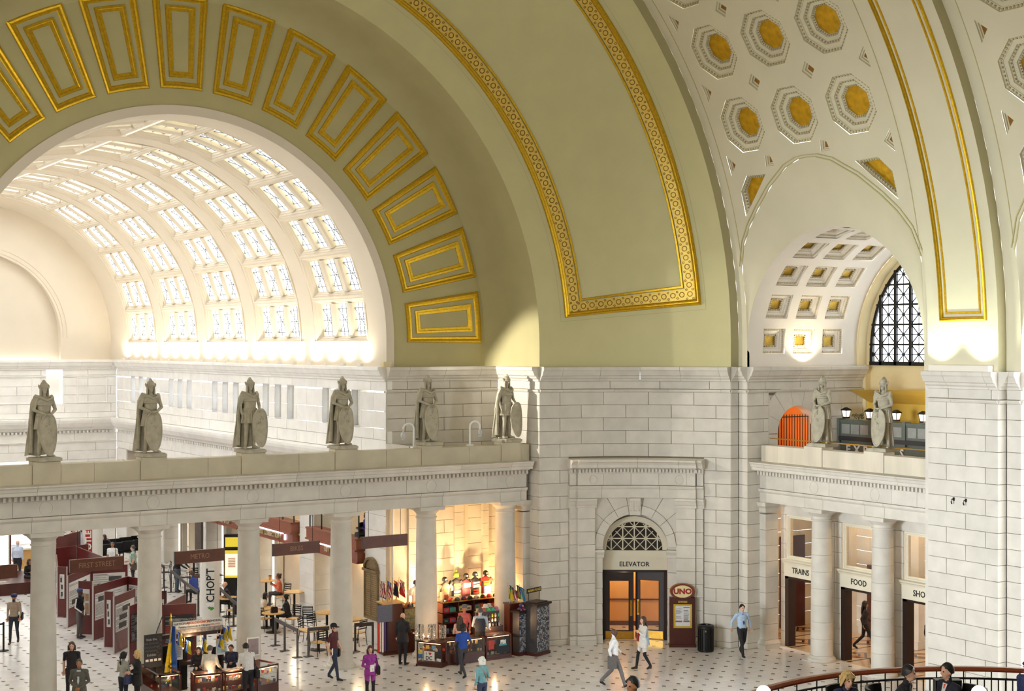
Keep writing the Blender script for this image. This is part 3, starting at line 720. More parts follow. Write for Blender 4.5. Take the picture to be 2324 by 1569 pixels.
mould(fw, 'cornice', FF, 4.5, 14.4, CORN, 1.6, WSTONE); mould(fw, 'string_course', FF, 11.6, 14.4, BAND, 2, WSTONE); mould(fw, 'string_course', FF, 4.5, 10.75, BAND, 2, WSTONE)
LEDGE = [(-.05, 6.1), (.1, 6.12), (.14, 6.2), (.3, 6.3), (.42, 6.5), (.45, 6.62), (.45, 6.72), (-.05, 6.74)]
mould(fw, 'ledge_cornice', FF, 4.5, 14.2, LEDGE, 1.7, WSTONE)
m = MB(); s = 4.6
while s < 14.0: m.box(s, s+.09, 0, .12, 5.98, 6.1, F=FF); s += .2
obj('dentils', m, WSTONE, fw, kind='stuff')
blocks(fw, FF, 4.5, 14.4, [5.98, 5.5, 5.05], 2.2, WSTONE)
mould(fw, 'string_course', FF, 4.5, 14.4, [(-.05, 5.48), (.05, 5.48), (.08, 5.55), (-.05, 5.58)], 2.5, WSTONE)
blocks(fw, FF, 4.5, 14.4, [5.05-.455*k for k in range(11)]+[.5, 0], 2.1, WSTONE, holes=[(5.6, 10.9, -.1, 4.75)])
obj('mortar_backing', MB().box(8.7, 19.5, YF+.05, YF+.3, 4.75, ZC).box(20.45, 23.3, YF+.05, YF+.3, 0, ZC).box(19.4, 20.5, YF+.05, YF+.3, 0, 7.3).box(19.4, 20.5, YF+.75, YF+.8, 7.2, 9.4).box(19.4, 19.55, YF, YF+.8, 7.3, 9.4).box(20.4, 20.5, YF, YF+.8, 7.3, 9.4), WSTONE, fw)
for s0, s1 in ((8.0, 10.1), (12.3, 13.9)):
    obj('sunk_panel_frame', rect_loft(lambda u, v, h: FF(u, h, v), s0, s1, 7.5, 8.9, [(0,0,0), (.02,.02,.03), (.07,.07,.03), (.09,.09,0)]), WSTONE, fw)
obj('recess_wall', MB().box(8.7, 19.7, YF+3, YF+3.2, 0, 4.8).box(8.7, 20, YF+.2, YF+3, 4.75, 4.85), WSTONE, fw)
struct('wall_hall_south', MB().box(8.5, 8.8, 45, YF+3, 0, 10.7), WSTONE, 'left wall of the skylit hall, out of view')
# right wall: clerestory, ledge and arcade of shop bays
wr = struct('wall_hall_right', label='bright right wall of the skylit hall with clerestory windows over a ledge')
FR = line((WX, YP), (WX, YF), True)
WIN = []
for k in range(5):
    for q in (-1, 0, 1): WIN.append(BY[k]-45+3.45+q*1.25)
holes = [(s-.32, s+.32, 7.6, 8.9) for s in WIN]
zz = [8.86, 8.4, 7.97, 7.6, 7.2, 6.75]
blocks(wr, FR, 0, YF-45, [8.86, 8.2, 7.6], 1.9, WSTONE, holes=[(a, b, 7.5, 8.95) for a, b, _, _ in holes])
blocks(wr, FR, 0, YF-45, [7.6, 7.2, 6.75], 1.9, WSTONE)
blocks(wr, FR, 0, YF-45, [9.25, 8.9], 2.3, WSTONE)
mould(wr, 'cornice', FR, 0, YF-45.3, [(o, z) for o, z in CORN], 2.0, WSTONE)
mould(wr, 'ledge_cornice', FR, .3, YF-45.4, LEDGE, 2.2, WSTONE)
m = MB(); s = .4
while s < YF-45.5: m.box(s, s+.1, 0, .12, 5.98, 6.1, F=FR); s += .22
obj('dentils', m, WSTONE, wr, kind='stuff')
blocks(wr, FR, 0, YF-45, [5.98, 5.5, 5.15], 2.6, WSTONE)
REDB = mat('red_oxide_paint', (120, 52, 46), .6, 0, (6, .1))
for i, s in enumerate(WIN):
    w = struct('window_%d' % (n_+2+i), label='small deep clerestory window with white casement bars')
    def L_(u, o, z, s=s): return FR(s+u, o, z)
    obj('reveal', MB().box(-.33, -.3, -.32, -.01, 7.58, 8.94, F=L_).box(.3, .33, -.32, -.01, 7.58, 8.94, F=L_).box(-.33, .33, -.32, -.0, 7.56, 7.6, F=L_).box(-.33, .33, -.32, 0, 8.9, 8.95, F=L_), mat('shaded_reveal_stone', (196, 194, 192), .7, 0, (2, .05)), w)  # shade inside the reveal put into a greyer stone colour
    obj('casement', MB().box(-.3, -.27, -.3, -.26, 7.6, 8.9, F=L_).box(-.15, -.11, -.3, -.25, 7.6, 8.9, F=L_).box(.26, .3, -.3, -.26, 7.6, 8.9, F=L_).box(-.3, .3, -.3, -.25, 8.55, 8.59, F=L_).box(-.3, .3, -.3, -.25, 7.9, 7.94, F=L_), WHITE, w)
    obj('window_pane', MB().box(-.3, .3, -.33, -.31, 7.6, 8.9, F=L_), SKYG, w)
    obj('inner_curtain', MB().box(-.21, -.155, -.308, -.3, 7.6, 8.88, F=L_).box(-.3, .3, -.308, -.3, 7.6, 7.7, F=L_), REDB, w)
obj('mortar_backing', MB().box(0, YF-45, -.25, -.06, 5.1, 7.55, F=FR).box(0, YF-45, -.25, -.06, 8.95, ZC, F=FR), WSTONE, wr)
# ledge lamps that wash the vault foot
LAMPG = mat('lamp_housing', (226, 222, 210), .4, 0, None)
for k in range(5):
    for q in (-2.1, -.7, .7, 2.1):
        y = BY[k]+3.4+q
        l = obj('flood_lamp', MB().box(WX-.3, WX-.18, y-.12, y+.12, 9.76, 9.86), LAMPG); tag(l, 'small ledge flood lamp, %s of four under the %s skylight bay' % ({-2.1: 'nearest', -.7: 'second', .7: 'third', 2.1: 'farthest'}[q], ['first', 'second', 'third', 'fourth', 'fifth'][k]), 'lamp', 'ledge flood lamps')
        spot('ledge_flood', (WX-.27, y, 9.88), (WX-.05, y, 12), 90, (1,.92,.75), 170, .03, 1)
# ================================================================ figures: one continuous body per figure
TMP = []
def remesh(mb, vox):
    me = bpy.data.meshes.new('t'); me.from_pydata(mb.v, [], mb.f); o = bpy.data.objects.new('t', me); COL.objects.link(o)
    md = o.modifiers.new('r', 'REMESH'); md.mode = 'VOXEL'; md.voxel_size = vox; md.use_smooth_shade = True
    dg = bpy.context.evaluated_depsgraph_get(); ev = o.evaluated_get(dg); m2 = ev.to_mesh()
    vs = [tuple(v.co) for v in m2.vertices]; fs = [tuple(p.vertices) for p in m2.polygons]
    ev.to_mesh_clear(); bpy.data.objects.remove(o); bpy.data.meshes.remove(me); return vs, fs
def seg_d(p, a, b):
    ab = b-a; t = max(0, min(1, (p-a).dot(ab)/max(1e-9, ab.length_squared))); return (p-(a+ab*t)).length
def hand(mb, w, d, side, curl=.5, s=1.0, mi=0, palm_n=None):
    """palm and five fingers continuing from wrist w along direction d"""
    d = V(d).normalized(); n = V(palm_n) if palm_n else V((0, -1, 0)); n = (n-d*n.dot(d)); n = n.normalized() if n.length > .05 else d.orthogonal().normalized()
    a = d.cross(n)*side
    mb.tube([V(w)-d*.01, V(w)+d*.035*s, V(w)+d*.085*s], [(.016*s, .022*s), (.014*s, .038*s), (.012*s, .036*s)], 8, mi, up=n)
    for k, (off, L) in enumerate(((-.03, .06), (-.01, .075), (.01, .07), (.029, .055))):
        b = V(w)+d*.08*s+a*off*s; c1 = b+(d*math.cos(curl*.7)+n*math.sin(curl*.7))*L*.5*s; c2 = c1+(d*math.cos(curl*1.6)+n*math.sin(curl*1.6))*L*.5*s
        mb.tube([b, c1, c2], [.0095*s, .009*s, .007*s], 5, mi)
    b = V(w)+d*.025*s-a*.03*s; c1 = b+(d*.7-a*.7+n*.2).normalized()*.035*s; c2 = c1+(d*.95+n*.3).normalized()*.03*s
    mb.tube([b, c1, c2], [.012*s, .0105*s, .008*s], 5, mi)
def figure(P, mats, vox=.017, h=1.75, stout=1.0, head_turn=0, fem=False, sleeve='long', loose=1.0, coat=0, hands=True, curl=(.5, .5), skirt=False, seated=False):
    """P: joints (person faces -y, its left is +x). mats: dict skin, top, bottom, shoe."""
    J = dict(pel=(0, 0, .95), waist=(0, 0, 1.1), chest=(0, 0, 1.3), neck=(0, 0, 1.47), head=(0, -.015, 1.62), sL=(.185, 0, 1.41), sR=(-.185, 0, 1.41), eL=(.23, .03, 1.13), eR=(-.23, .03, 1.13),
             wL=(.25, -.05, .89), wR=(-.25, -.05, .89), hL=(.095, 0, .93), hR=(-.095, 0, .93), kL=(.1, -.01, .5), kR=(-.1, -.01, .5), aL=(.1, .02, .09), aR=(-.1, .02, .09), tL=(.115, -.13, .035), tR=(-.115, -.13, .035))
    J.update(P); J = {k: V(v) for k, v in J.items()}
    if fem: J['sL'].x -= .02; J['sR'].x += .02
    m = MB(); st = stout; lo = loose
    mid = J['chest']; up = (1, 0, 0)
    sx = (J['sL']-J['sR']).normalized()
    m.tube([J['pel']+V((0, 0, -.1)), J['pel'], J['waist'], J['chest'], (J['sL']+J['sR'])/2+V((0, 0, .0)), J['neck']+V((0, 0, -.02))],
           [(.12*st, .1*st), (.165*st, .12*st*lo), ((.128 if fem else .148)*st*lo, .105*st*lo), (.165*st*lo, .125*st*lo), (.15, .088), (.06, .06)], 14, up=tuple(sx))
    if fem: m.ball(J['chest']+V((.07, -.085, .02)), .062, 8).ball(J['chest']+V((-.07, -.085, .02)), .062, 8)
    for s in 'LR':
        m.ball(J['s'+s]+V((0, 0, -.01)), .068*st, 10)
        m.tube([J['s'+s]+(J['neck']-J['s'+s])*.55+V((0,0,-.02)), J['s'+s]], [.06, .06], 8)
        e, w = J['e'+s], J['w'+s]
        m.tube([J['s'+s], J['s'+s].lerp(e, .5), e], [.058*lo, .05*lo, .043*lo], 9); m.tube([e, e.lerp(w, .35), w], [.043*lo, .041*lo, .028*(lo if sleeve == 'long' else 1)], 9); m.ball(e, .043*lo, 8)
        k, a = J['k'+s], J['a'+s]
        m.tube([J['h'+s]+V((0, 0, .04)), J['h'+s].lerp(k, .45), k], [.098*st, .082*st*lo, .058*lo], 10); m.ball(k, .058*lo, 8)
        m.tube([k, k.lerp(a, .35), a], [.057*lo, .057*lo, .043*lo], 9)
        t = J['t'+s]; dd = (t-a); m.tube([a+V((0, 0, -.045))-V((dd.x, dd.y, 0))*.25, a.lerp(t, .35)+V((0,0,-.015)), t, t+V((dd.x, dd.y, 0))*.3], [(.04, .036), (.043, .05), (.034, .046), (.02, .03)], 8)
        m.tube([a, a+V((0,0,-.05))], [.042, .04], 8)
    if coat:
        m.tube([J['waist'], J['pel'], J['pel']+V((0, 0, -coat))], [(.15*st, .12*st), (.18*st, .14*st), (.195*st, .155*st)], 14, up=tuple(sx))
    if skirt: m.tube([J['waist'], J['pel'], (J['kL']+J['kR'])/2+V((0, 0, .05))], [(.14, .11), (.18, .14), (.22, .18)], 14)
    # head with jaw, nose and ears on the neck
    H = J['head']; hr = Matrix.Rotation(head_turn, 3, 'Z')
    m.tube([J['neck']+V((0, .01, -.06)), H+V((0, .015, -.06))], [.06, .052], 9)
    m.ball(H+V((0, .012, .02)), .1, 12, sc=(.78, .94, 1.02), m=8); m.ball(H+hr@V((0, -.035, -.055)), .06, 8, sc=(.85, .85, 1.0))
    m.ball(H+hr@V((0, -.095, -.012)), .018, 6, sc=(.8, 1.2, 1.5))
    for q in (-1, 1): m.ball(H+hr@V((q*.078, .01, -.01)), .024, 6, sc=(.5, .9, 1.3))
    vs, fs = remesh(m, vox)
    b = [(J['head']+V((0,0,.08)), H+V((0,0,-.07)), 0, 1.6)]
    T, B, S, K = 1, 2, 3, 0
    bones = [(H+V((0, 0, .1)), H+V((0, -.03, -.1)), K, 1.55), (J['neck']+V((0, 0, .035)), H, K, 1.0), (J['neck'], J['chest'], T, 2.2), (J['chest'], J['waist'], T, 2.2), (J['waist'], J['pel']+V((0, 0, .06)), T, 2.2), (J['pel']+V((0, 0, -.0)), J['pel']+V((0, 0, -.08)), B if not coat else T, 2.2)]
    for s in 'LR':
        e, w = J['e'+s], J['w'+s]
        if sleeve == 'long': bones += [(J['s'+s], e, T, 1), (e, w, T, 1), (w+(w-e)*.02, w+(w-e)*.3, K, .9)]
        elif sleeve == 'short': q = J['s'+s].lerp(e, .75); bones += [(J['s'+s], q, T, 1), (q+(e-q)*.2, e, K, 1), (e, w, K, 1)]
        else: bones += [(J['s'+s], e, K, 1), (e, w, K, 1)]
        bones += [(J['h'+s], J['k'+s], B, 1.4), (J['k'+s], J['a'+s], B, 1), (J['a'+s]+V((0, 0, -.04)), J['t'+s], S, 1.05)]
        bones.append((J['pel']+V((0,0,-.06)), J['h'+s].lerp(J['k'+s], .2), (B if not coat else T), 1.5))
    if coat: bones.append((J['pel'], J['pel']+V((0, 0, -coat)), T, 4.5))
    if skirt: bones.append((J['pel'], (J['kL']+J['kR'])/2+V((0,0,.06)), B, 4))
    out = MB(); out.v = list(vs); out.f = list(fs)
    mi = []
    for f in fs:
        c = V((0, 0, 0))
        for i in f: c += V(vs[i])
        c /= len(f); mi.append(min(bones, key=lambda q: seg_d(c, q[0], q[1])/q[3])[2])
    out.m = mi
    if hands:
        for s, sg, cu in (('L', 1, curl[0]), ('R', -1, curl[1])): hand(out, J['w'+s], J['w'+s]-J['e'+s], sg, cu, 1.05, 0, P.get('n'+s))
    k = h/1.75
    out.v = [(x*k, y*k, z*k) for x, y, z in out.v]
    return out, {q: v*k for q, v in J.items()}, k
# ================================================================ statues
def legion(variant):
    if variant == 0: P = dict(eL=(.27, -.03, 1.14), eR=(-.27, -.03, 1.14), wL=(.06, -.25, 1.03), wR=(-.06, -.25, 1.03))
    else: P = dict(eL=(.27, .02, 1.14), wL=(.16, -.22, 1.03), eR=(-.25, .04, 1.13), wR=(-.24, -.04, .89))
    P.update(kR=(-.12, -.05, .5), aR=(-.14, -.02, .09), tR=(-.2, -.15, .04), aL=(.13, .03, .09), tL=(.19, -.1, .04), nL=(0, -.3, -1), nR=(0, -.3, -1))
    mb, J, k = figure(P, None, vox=.015, h=1.75, sleeve='none', stout=1.08, head_turn=0)
    mb.m = [0]*len(mb.f)
    parts = {'body': mb}
    H = J['head']; m = MB()  # helmet: dome, brim, crest, wings and cheek drapery
    m.loft([[(H.x+.092*c*math.cos(2*PI*i/14), H.y+.01+.11*c*math.sin(2*PI*i/14), H.z+.05+dz) for i in range(14)] for c, dz in ((1.18, -.012), (1.2, .0), (1.0, .012), (.98, .05), (.8, .1), (.45, .13), (.1, .145))])
    m.loft([[(x, H.y-.07+.2*t, H.z+.14+.07*math.sin(PI*t)-.02*t+e) for x, e in ((-.02, -.03), (.02, -.03), (.016, .03), (-.016, .03))] for t in [i/8 for i in range(9)]])
    for q in (-1, 1):
        m.tube([(q*.1, H.y, H.z+.04), (q*.122, H.y+.02, H.z+.085), (q*.118, H.y+.04, H.z+.12)], [.034, .026, .008], 6)
        m.tube([(q*.088, H.y+.0, H.z+.04), (q*.092, H.y+.0, H.z-.08), (q*.1, H.y-.02, H.z-.21)], [(.02, .04), (.02, .045), (.02, .03)], 7, up=(1, 0, 0))
    m.loft([[(H.x+.1*math.cos(a), H.y+.02+.1*math.sin(a), z) for a in [PI*.02+PI*.96*i/8 for i in range(9)]] + [(H.x+.07*math.cos(a), H.y+.02+.07*math.sin(a), z) for a in [PI*.98-PI*.96*i/8 for i in range(9)]] for z in (H.z+.05, H.z-.1, H.z-.2)])
    parts['helmet'] = m
    m = MB()  # pleated tunic skirt and belt
    for z0, z1, r0, r1, n in ((1.02, .68, .17, .235, 22),):
        m.loft([[((r+.012*math.cos(a*n))*math.cos(a)*1.05, (r+.012*math.cos(a*n))*math.sin(a)*.85, z) for a in [2*PI*i/66 for i in range(66)]] for z, r in ((1.06, .16), (z0, r0), (.85, .2), (z1, r1), (z1, r1-.03))])
    m.loft([[(r*math.cos(a)*1.05, r*math.sin(a)*.85, z) for a in [2*PI*i/24 for i in range(24)]] for z, r in ((1.0, .165), (1.0, .185), (1.05, .18), (1.05, .16))])
    m.loft([[((r)*math.cos(a)*1.0, r*math.sin(a)*.8, z) for a in [2*PI*i/24 for i in range(24)]] for z, r in ((1.3, .17), (1.28, .195), (1.25, .195), (1.23, .17))])
    parts['tunic'] = m
    m = MB()  # cloak hanging behind, folds, thick
    def ck(u, v, off):
        z = 1.45-v*1.4; wd = .2+.1*v; x = -.06-.04*v+(u-.5)*2*wd; y = .13+.07*v+.04*math.sin(u*19+v*2)*(.3+v)+(.04-abs(u-.5)*.28)*(.6 if v < .5 else .9)
        if v < .12: y -= (.12-v)*1.2
        return (x, y+off, z+.02*math.sin(u*9)*v)
    n1, n2 = 18, 12
    A = [[ck(i/n1, j/n2, 0) for i in range(n1+1)]+[ck(1-i/n1, j/n2, .03) for i in range(n1+1)] for j in range(n2+1)]
    m.loft(A); m.tube([(-.2, .08, 1.42), (-.22, -.02, 1.46), (-.12, -.11, 1.43), (.02, -.13, 1.36), (.15, -.1, 1.4), (.2, .02, 1.46)], [.04, .05, .035, .03, .03, .04], 8)
    m.tube([(-.22, -.02, 1.44), (-.27, .02, 1.3), (-.29, .06, 1.0), (-.27, .08, .6), (-.3, .09, .12)], [.05, .06, .05, .05, .06], 8)
    parts['cloak'] = m
    m = MB()  # shield: curved, rimmed, with relief
    cx = .0 if variant == 0 else .17
    def sh(r, h):
        L = []
        for i in range(28):
            a = 2*PI*i/28; c, s = math.cos(a), math.sin(a); z = .56+.5*(s if s > 0 else s*1.0); w = .215*math.sqrt(max(0, 1-abs(s)**(3.2 if s > 0 else 1.75))) if abs(c) > 1e-6 else 0
            w = math.copysign(max(.02, w), c) if abs(c) > .01 else 0
            L.append((cx+w*r, -.27+(w*r)**2*1.3-h+(.05*(1-(z-.06)/1.0)*-1), .56+(z-.56)*r))
        return L
    m.loft([sh(.96, -.03), sh(1, -.02), sh(1, .012), sh(.93, .014), sh(.9, .0), sh(.5, .012), sh(.1, .02)])
    for i in range(34):
        a = R.uniform(0, 6.28); r = R.uniform(0, .8); z = .6+.38*r*math.sin(a); x = cx+.13*r*math.cos(a); m.ball((x, -.278+((x-cx)**2)*1.3-.05*(1-(z-.06)), z), R.uniform(.012, .03), 6, sc=(1, .6, 1.2), m=4)
    parts['shield'] = m
    m = MB(); m.box(-.3, .3, -.34, .3, -.07, .0); m.box(-.27, .27, -.31, .27, 0, .02); parts['plinth'] = m
    return parts
STP = [{k: v.mesh('statue_'+k, STATUE, 40) for k, v in legion(i).items()} for i in (0, 1)]
def statue(var, loc, rz, label, s=1.225, mats=None):
    t = thing('soldier_statue', label, 'statue', loc, rz, 'stone legionary statues on the balustrades'); t.scale = (s, s, s)
    for k, me in STP[var].items():
        o = obj(k, me, None, t)
        if mats: o.data = me.copy(); o.data.materials[0] = mats
    return t
# ================================================================ columns and entablatures
def column_parts(drums, H=5.08, r0=.385, r1=.325):
    e = {}
    m = MB(); m.box(-.47, .47, -.47, .47, 0, .02); m.lathe([(.47, .02), (.48, .05), (.47, .1), (.43, .12), (.41, .14), (.41, .16), (.385, .2)], n=32); e['column_base'] = [m]
    prof = lambda t: r0+(r1-r0)*(t**1.6)
    zs = [.2+(H-.2-.42)*i/drums for i in range(drums+1)]; L = []
    for a, b in zip(zs[:-1], zs[1:]):
        q = [(a+(b-a)*i/4) for i in range(5)]; g = .006 if drums > 1 else 0
        L.append(MB().lathe([(prof(a/H)-g, a+.002)]+[(prof(z/H), min(max(z, a+g*1.6), b-g*1.6)) for z in q]+[(prof(b/H)-g, b-.002)], n=36))
    e['shaft_drum'] = L
    m = MB(); z = H-.42; r = prof(z/H); m.lathe([(r, z), (r, z+.02), (r+.035, z+.03), (r+.035, z+.055), (r+.005, z+.07), (r+.005, z+.16), (r+.02, z+.18), (r+.1, z+.26), (r+.125, z+.29), (r+.125, z+.3)], n=36)
    a = r+.135; m.box(-a, a, -a, a, z+.3, H-.03); m.box(-a-.02, a+.02, -a-.02, a+.02, H-.03, H); e['capital'] = [m]
    return e
CW_ = {k: [x.mesh(k, STONE, 35) for x in v] for k, v in column_parts(1).items()}
CN_ = {k: [x.mesh(k, STONE, 35) for x in v] for k, v in column_parts(8, r0=.37, r1=.315).items()}
def column(C, loc, label):
    t = thing('stone_column', label, 'column', loc, 0, 'doric columns of the screens')
    for k, L in C.items():
        for me in L: obj(k, me, None, t)
    return t
def entab(name, F, s0, s1, label, cols, half=.36, joint=1.6):
    t = struct(name, label=label); P = []
    arch = [(0, 5.08), (0, 5.4), (.03, 5.42), (.07, 5.47), (.07, 5.54), (-2*half, 5.54), (-2*half, 5.08)]
    cuts = [s0]+sorted(sum([[c-.42, c+.42] for c in cols if s0+.5 < c < s1-.5], []))+[s1]
    mould(t, 'architrave_block', F, s0, s1, arch, 0, STONE, cuts=cuts, gap=.01)
    cuts = [s0]+sorted(sum([[c-.95, c+.7] for c in cols if s0+1 < c < s1-.5], []))+[s1]
    mould(t, 'frieze_block', F, s0, s1, [(0, 5.555), (0, 6.0), (-2*half, 6.0), (-2*half, 5.555)], 0, STONE, cuts=cuts, gap=.01)
    mould(t, 'bed_moulding', F, s0, s1, [(-.1, 6.0), (.04, 6.0), (.06, 6.02), (.06, 6.16), (-.1, 6.16)], 3.2, STONE)
    m = MB(); s = s0+.05
    while s < s1-.1: m.box(s, s+.085, .05, .17, 6.03, 6.155, F=F); s += .155
    obj('dentils', m, STONE, t, kind='stuff')
    mould(t, 'cornice_block', F, s0, s1, [(-.2, 6.165), (.2, 6.165), (.22, 6.2), (.4, 6.21), (.4, 6.3), (.43, 6.32), (.46, 6.4), (.5, 6.44), (.5, 6.475), (-.2, 6.5)], joint*1.25, STONE, off=.7)
    for c in cols:
        m = MB(); m.loft([[F(c+r*math.cos(2*PI*i/28), o, 5.78+r*math.sin(2*PI*i/28)) for i in range(28)] for r, o in ((.205, 0), (.2, .012), (.185, .012), (.18, .0))], cap=False); obj('roundel', m, STONE, t)
    return t
def parapet(t, F, s0, s1, cols, z1=7.05, M_=None, depth=.5, hw=.4):
    cuts = [s0]+sum([[c-hw, c+hw] for c in cols], [])+[s1]; cuts = [c for c in cuts if s0 <= c <= s1]
    for i, (a, b) in enumerate(zip(cuts[:-1], cuts[1:])):
        ped = any(abs((a+b)/2-c) < .05 for c in cols)
        subs = [a, b] if ped or b-a < 1.9 else [a, (a+b)/2+R.uniform(-.3, .3), b]
        for p, q in zip(subs[:-1], subs[1:]):
            o1 = .05 if ped else .02; zt = 7.14 if ped else z1
            prof = [(o1-depth, 6.48), (o1, 6.48), (o1, zt-.012), (o1-.012, zt), (o1-depth, zt)]
            mould(t, 'pedestal_block' if ped else 'parapet_block', F, p, q, prof, 0, M_ or PARAPET, cuts=[p, q], gap=.01)
CX_ = [11.06, 14.23, 17.42, 20.62, 23.79, 26.93]
FS = line((2, 42.81), (27.75, 42.81)); cs = [c-2 for c in CX_]+[4.7-2, 7.88-2]
eW = entab('wall_screen_west', FS, 0, 25.6, 'stone entablature and parapet of the colonnade in front of the skylit hall', sorted(cs))
parapet(eW, FS, 0, 25.7, sorted(cs))
lab = ['leftmost of the six visible columns, beside the FIRST STREET sign', 'second column from the left, with a dark cable hanging beside it', 'third column from the left, between the METRO and BIKES signs', 'fourth column from the left, with a man in maroon walking past its foot', 'fifth column from the left, rising behind the souvenir counter', 'sixth column from the left, in front of the warm lit alcove']
for c, l in zip(CX_, lab): column(CW_, (c, 43.17, 0), l)
pil = struct('wall_pilaster', label='half pilaster where the west colonnade meets the corner wall')
for z0, z1 in zip([0, .3]+[.3+.545*i for i in range(1, 8)], [.3]+[.3+.545*i for i in range(1, 9)]): obj('stone_block', MB().box(27.5, 27.82, 42.9, 43.5, z0+.005, min(z1, 4.72)-.005), STONE, pil)
obj('capital', MB().loft([[(27.5-d, 42.9-d, z), (27.82, 42.9-d, z), (27.82, 43.5, z), (27.5-d, 43.5, z)] for d, z in ((0, 4.7), (.03, 4.74), (.03, 4.8), (.02, 4.86), (.12, 4.95), (.14, 5.08))]), STONE, pil)
vW = [0, 0, 1, 0, 0, 1]
sl = ['dark soldier statue at far left of the parapet, hands crossed on a long shield', 'dark soldier statue second from left, above the METRO bay, both hands on its shield', 'soldier statue third from left with one arm hanging and a shield at its side', 'soldier statue fourth from left, both hands on a shield, before the bright wall', 'soldier statue fifth from left between the two curved camera posts', 'soldier statue sixth from left, throwing a shadow on the stone return wall']
for v, c, l in zip(vW, CX_, sl): statue(v, (c, 43.08, 7.235), R.uniform(-.05, .2), l)
# walkway slab over the alcove and the back-wall pilasters
al = struct('ceiling_alcove', MB().box(23.2, 27.8, 43.5, 45, 5.12, 6.55), STONE, 'stone walkway slab above the souvenir alcove')
obj('walkway_parapet', MB().box(23.2, 23.36, 43.3, 45, 6.5, 7.1), STONE, al)
ap = struct('wall_alcove_pilaster', label='shallow stone pilaster strips on the back wall of the alcove')
for x0, x1, d in ((25.9, 26.25, .12), (26.25, 26.36, .04), (27.05, 27.3, .14), (24.05, 24.4, .1)):
    for k in range(11): obj('stone_block', MB().box(x0+.004, x1-.004, 45-d, 45, .455*k+.005, .455*(k+1)-.005), STONE, ap)
pp = thing('white_pipe', 'white vertical drain pipe on the alcove wall by the arch edge', 'pipe', (23.42, 44.9, 0))
obj('pipe_tube', MB().tube([(0, 0, 0), (0, 0, 5.0)], .05, 10), WHITE, pp); obj('pipe_collar', MB().tube([(0, 0, 4.9), (0, 0, 5.05)], .09, 10), WHITE, pp)
for x, d, l in ((23.3, -1, 'white curved camera post left of the fifth statue'), (25.49, 1, 'white curved camera post right of the fifth statue')):
    t = thing('camera_post', l, 'security camera', (x, 43.15, 7.05)); A = [PI-PI*i/8 for i in range(9)] if d > 0 else [PI*i/8 for i in range(9)]
    obj('curved_pole', MB().tube([(0, 0, 0), (0, 0, .66)]+[(d*.2+.2*math.cos(a), 0, .66+.17*math.sin(a)) for a in A]+[(d*.4, 0, .56)], .034, 8), WHITE, t)
    obj('base_flange', MB().box(-.09, .09, -.09, .09, 0, .05), WHITE, t); obj('dome_camera', MB().lathe([(.02, .56), (.05, .54), (.085, .48), (.085, .4), (.05, .35), (.01, .33)], (d*.4, 0, 0), 12).lathe([(.06, .35), (.055, .3), (.02, .27)], (d*.4, 0, 0), 12), mat('dome_grey', (200, 200, 196), .3, 0, None), t)
# hanging signs
for x0, x1, w in ((8.7, 10.31, ''), (11.83, 13.41, 'FIRST STREET'), (15.01, 16.6, 'METRO'), (18.23, 19.83, 'BIKES'), (21.38, 23.04, '')):
    l = {'': 'blank brown hanging sign between the fourth and fifth columns' if x0 > 20 else 'blank brown hanging sign cut by the left edge of the picture'}.get(w, 'brown hanging sign reading %s' % w)
    t = thing('hanging_sign', l, 'sign', ((x0+x1)/2, 43.17, 3.8), 0, 'hanging direction signs'); h = (x1-x0)/2
    obj('sign_board', MB().box(-h, h, -.05, .05, 0, .385), BWOOD, t); obj('edge_trim', MB().box(-h-.008, -h, -.055, .055, -.005, .39), DDOOR, t); obj('edge_trim', MB().box(h, h+.008, -.055, .055, -.005, .39), DDOOR, t)
    for q in (-.72, .72): obj('hanger_rod', MB().tube([(q*h, 0, .38), (q*h, 0, 1.3)], .009, 5), IRON, t)
    if w: text(w, .215 if len(w) > 6 else .22, mat('bronze_letters', (150, 112, 84), .5, .2, None), t, Matrix(((1,0,0,.0), (0,0,-1,-.052), (0,1,0,.19), (0,0,0,1))), sx=.86)
# ================================================================ elevator portal in the corner wall
dr = struct('door_1', label='arched stone elevator portal with latticed fanlight and dark glazed double doors')
F = PIER; SC_ = 3.52
for s0, s1, o in ((1.14, 1.42, .1), (1.4, 2.06, .2), (5.0, 5.7, .2), (5.68, 5.96, .1)):
    for z0, z1 in zip([.32+.4553*i for i in range(10)], [.32+.4553*i for i in range(1, 11)]): obj('pilaster_block', block_mesh(F, s0, s1, z0+.004, min(z1, 4.82)-.004, -.05, o), STONE, dr)
    mould(dr, 'pilaster_base', F, s0-.03, s1+.03, [(-.05, 0), (o+.08, 0), (o+.08, .16), (o+.1, .18), (o+.06, .26), (o+.02, .3), (-.05, .31)], 9, STONE)
    mould(dr, 'pilaster_capital', F, s0-.05, s1+.05, [(-.05, 4.8), (o+.02, 4.8), (o+.03, 4.84), (o+.02, 4.88), (o+.05, 4.92), (o+.09, 5.04), (o+.11, 5.06), (o+.11, 5.13), (-.05, 5.14)], 9, STONE)
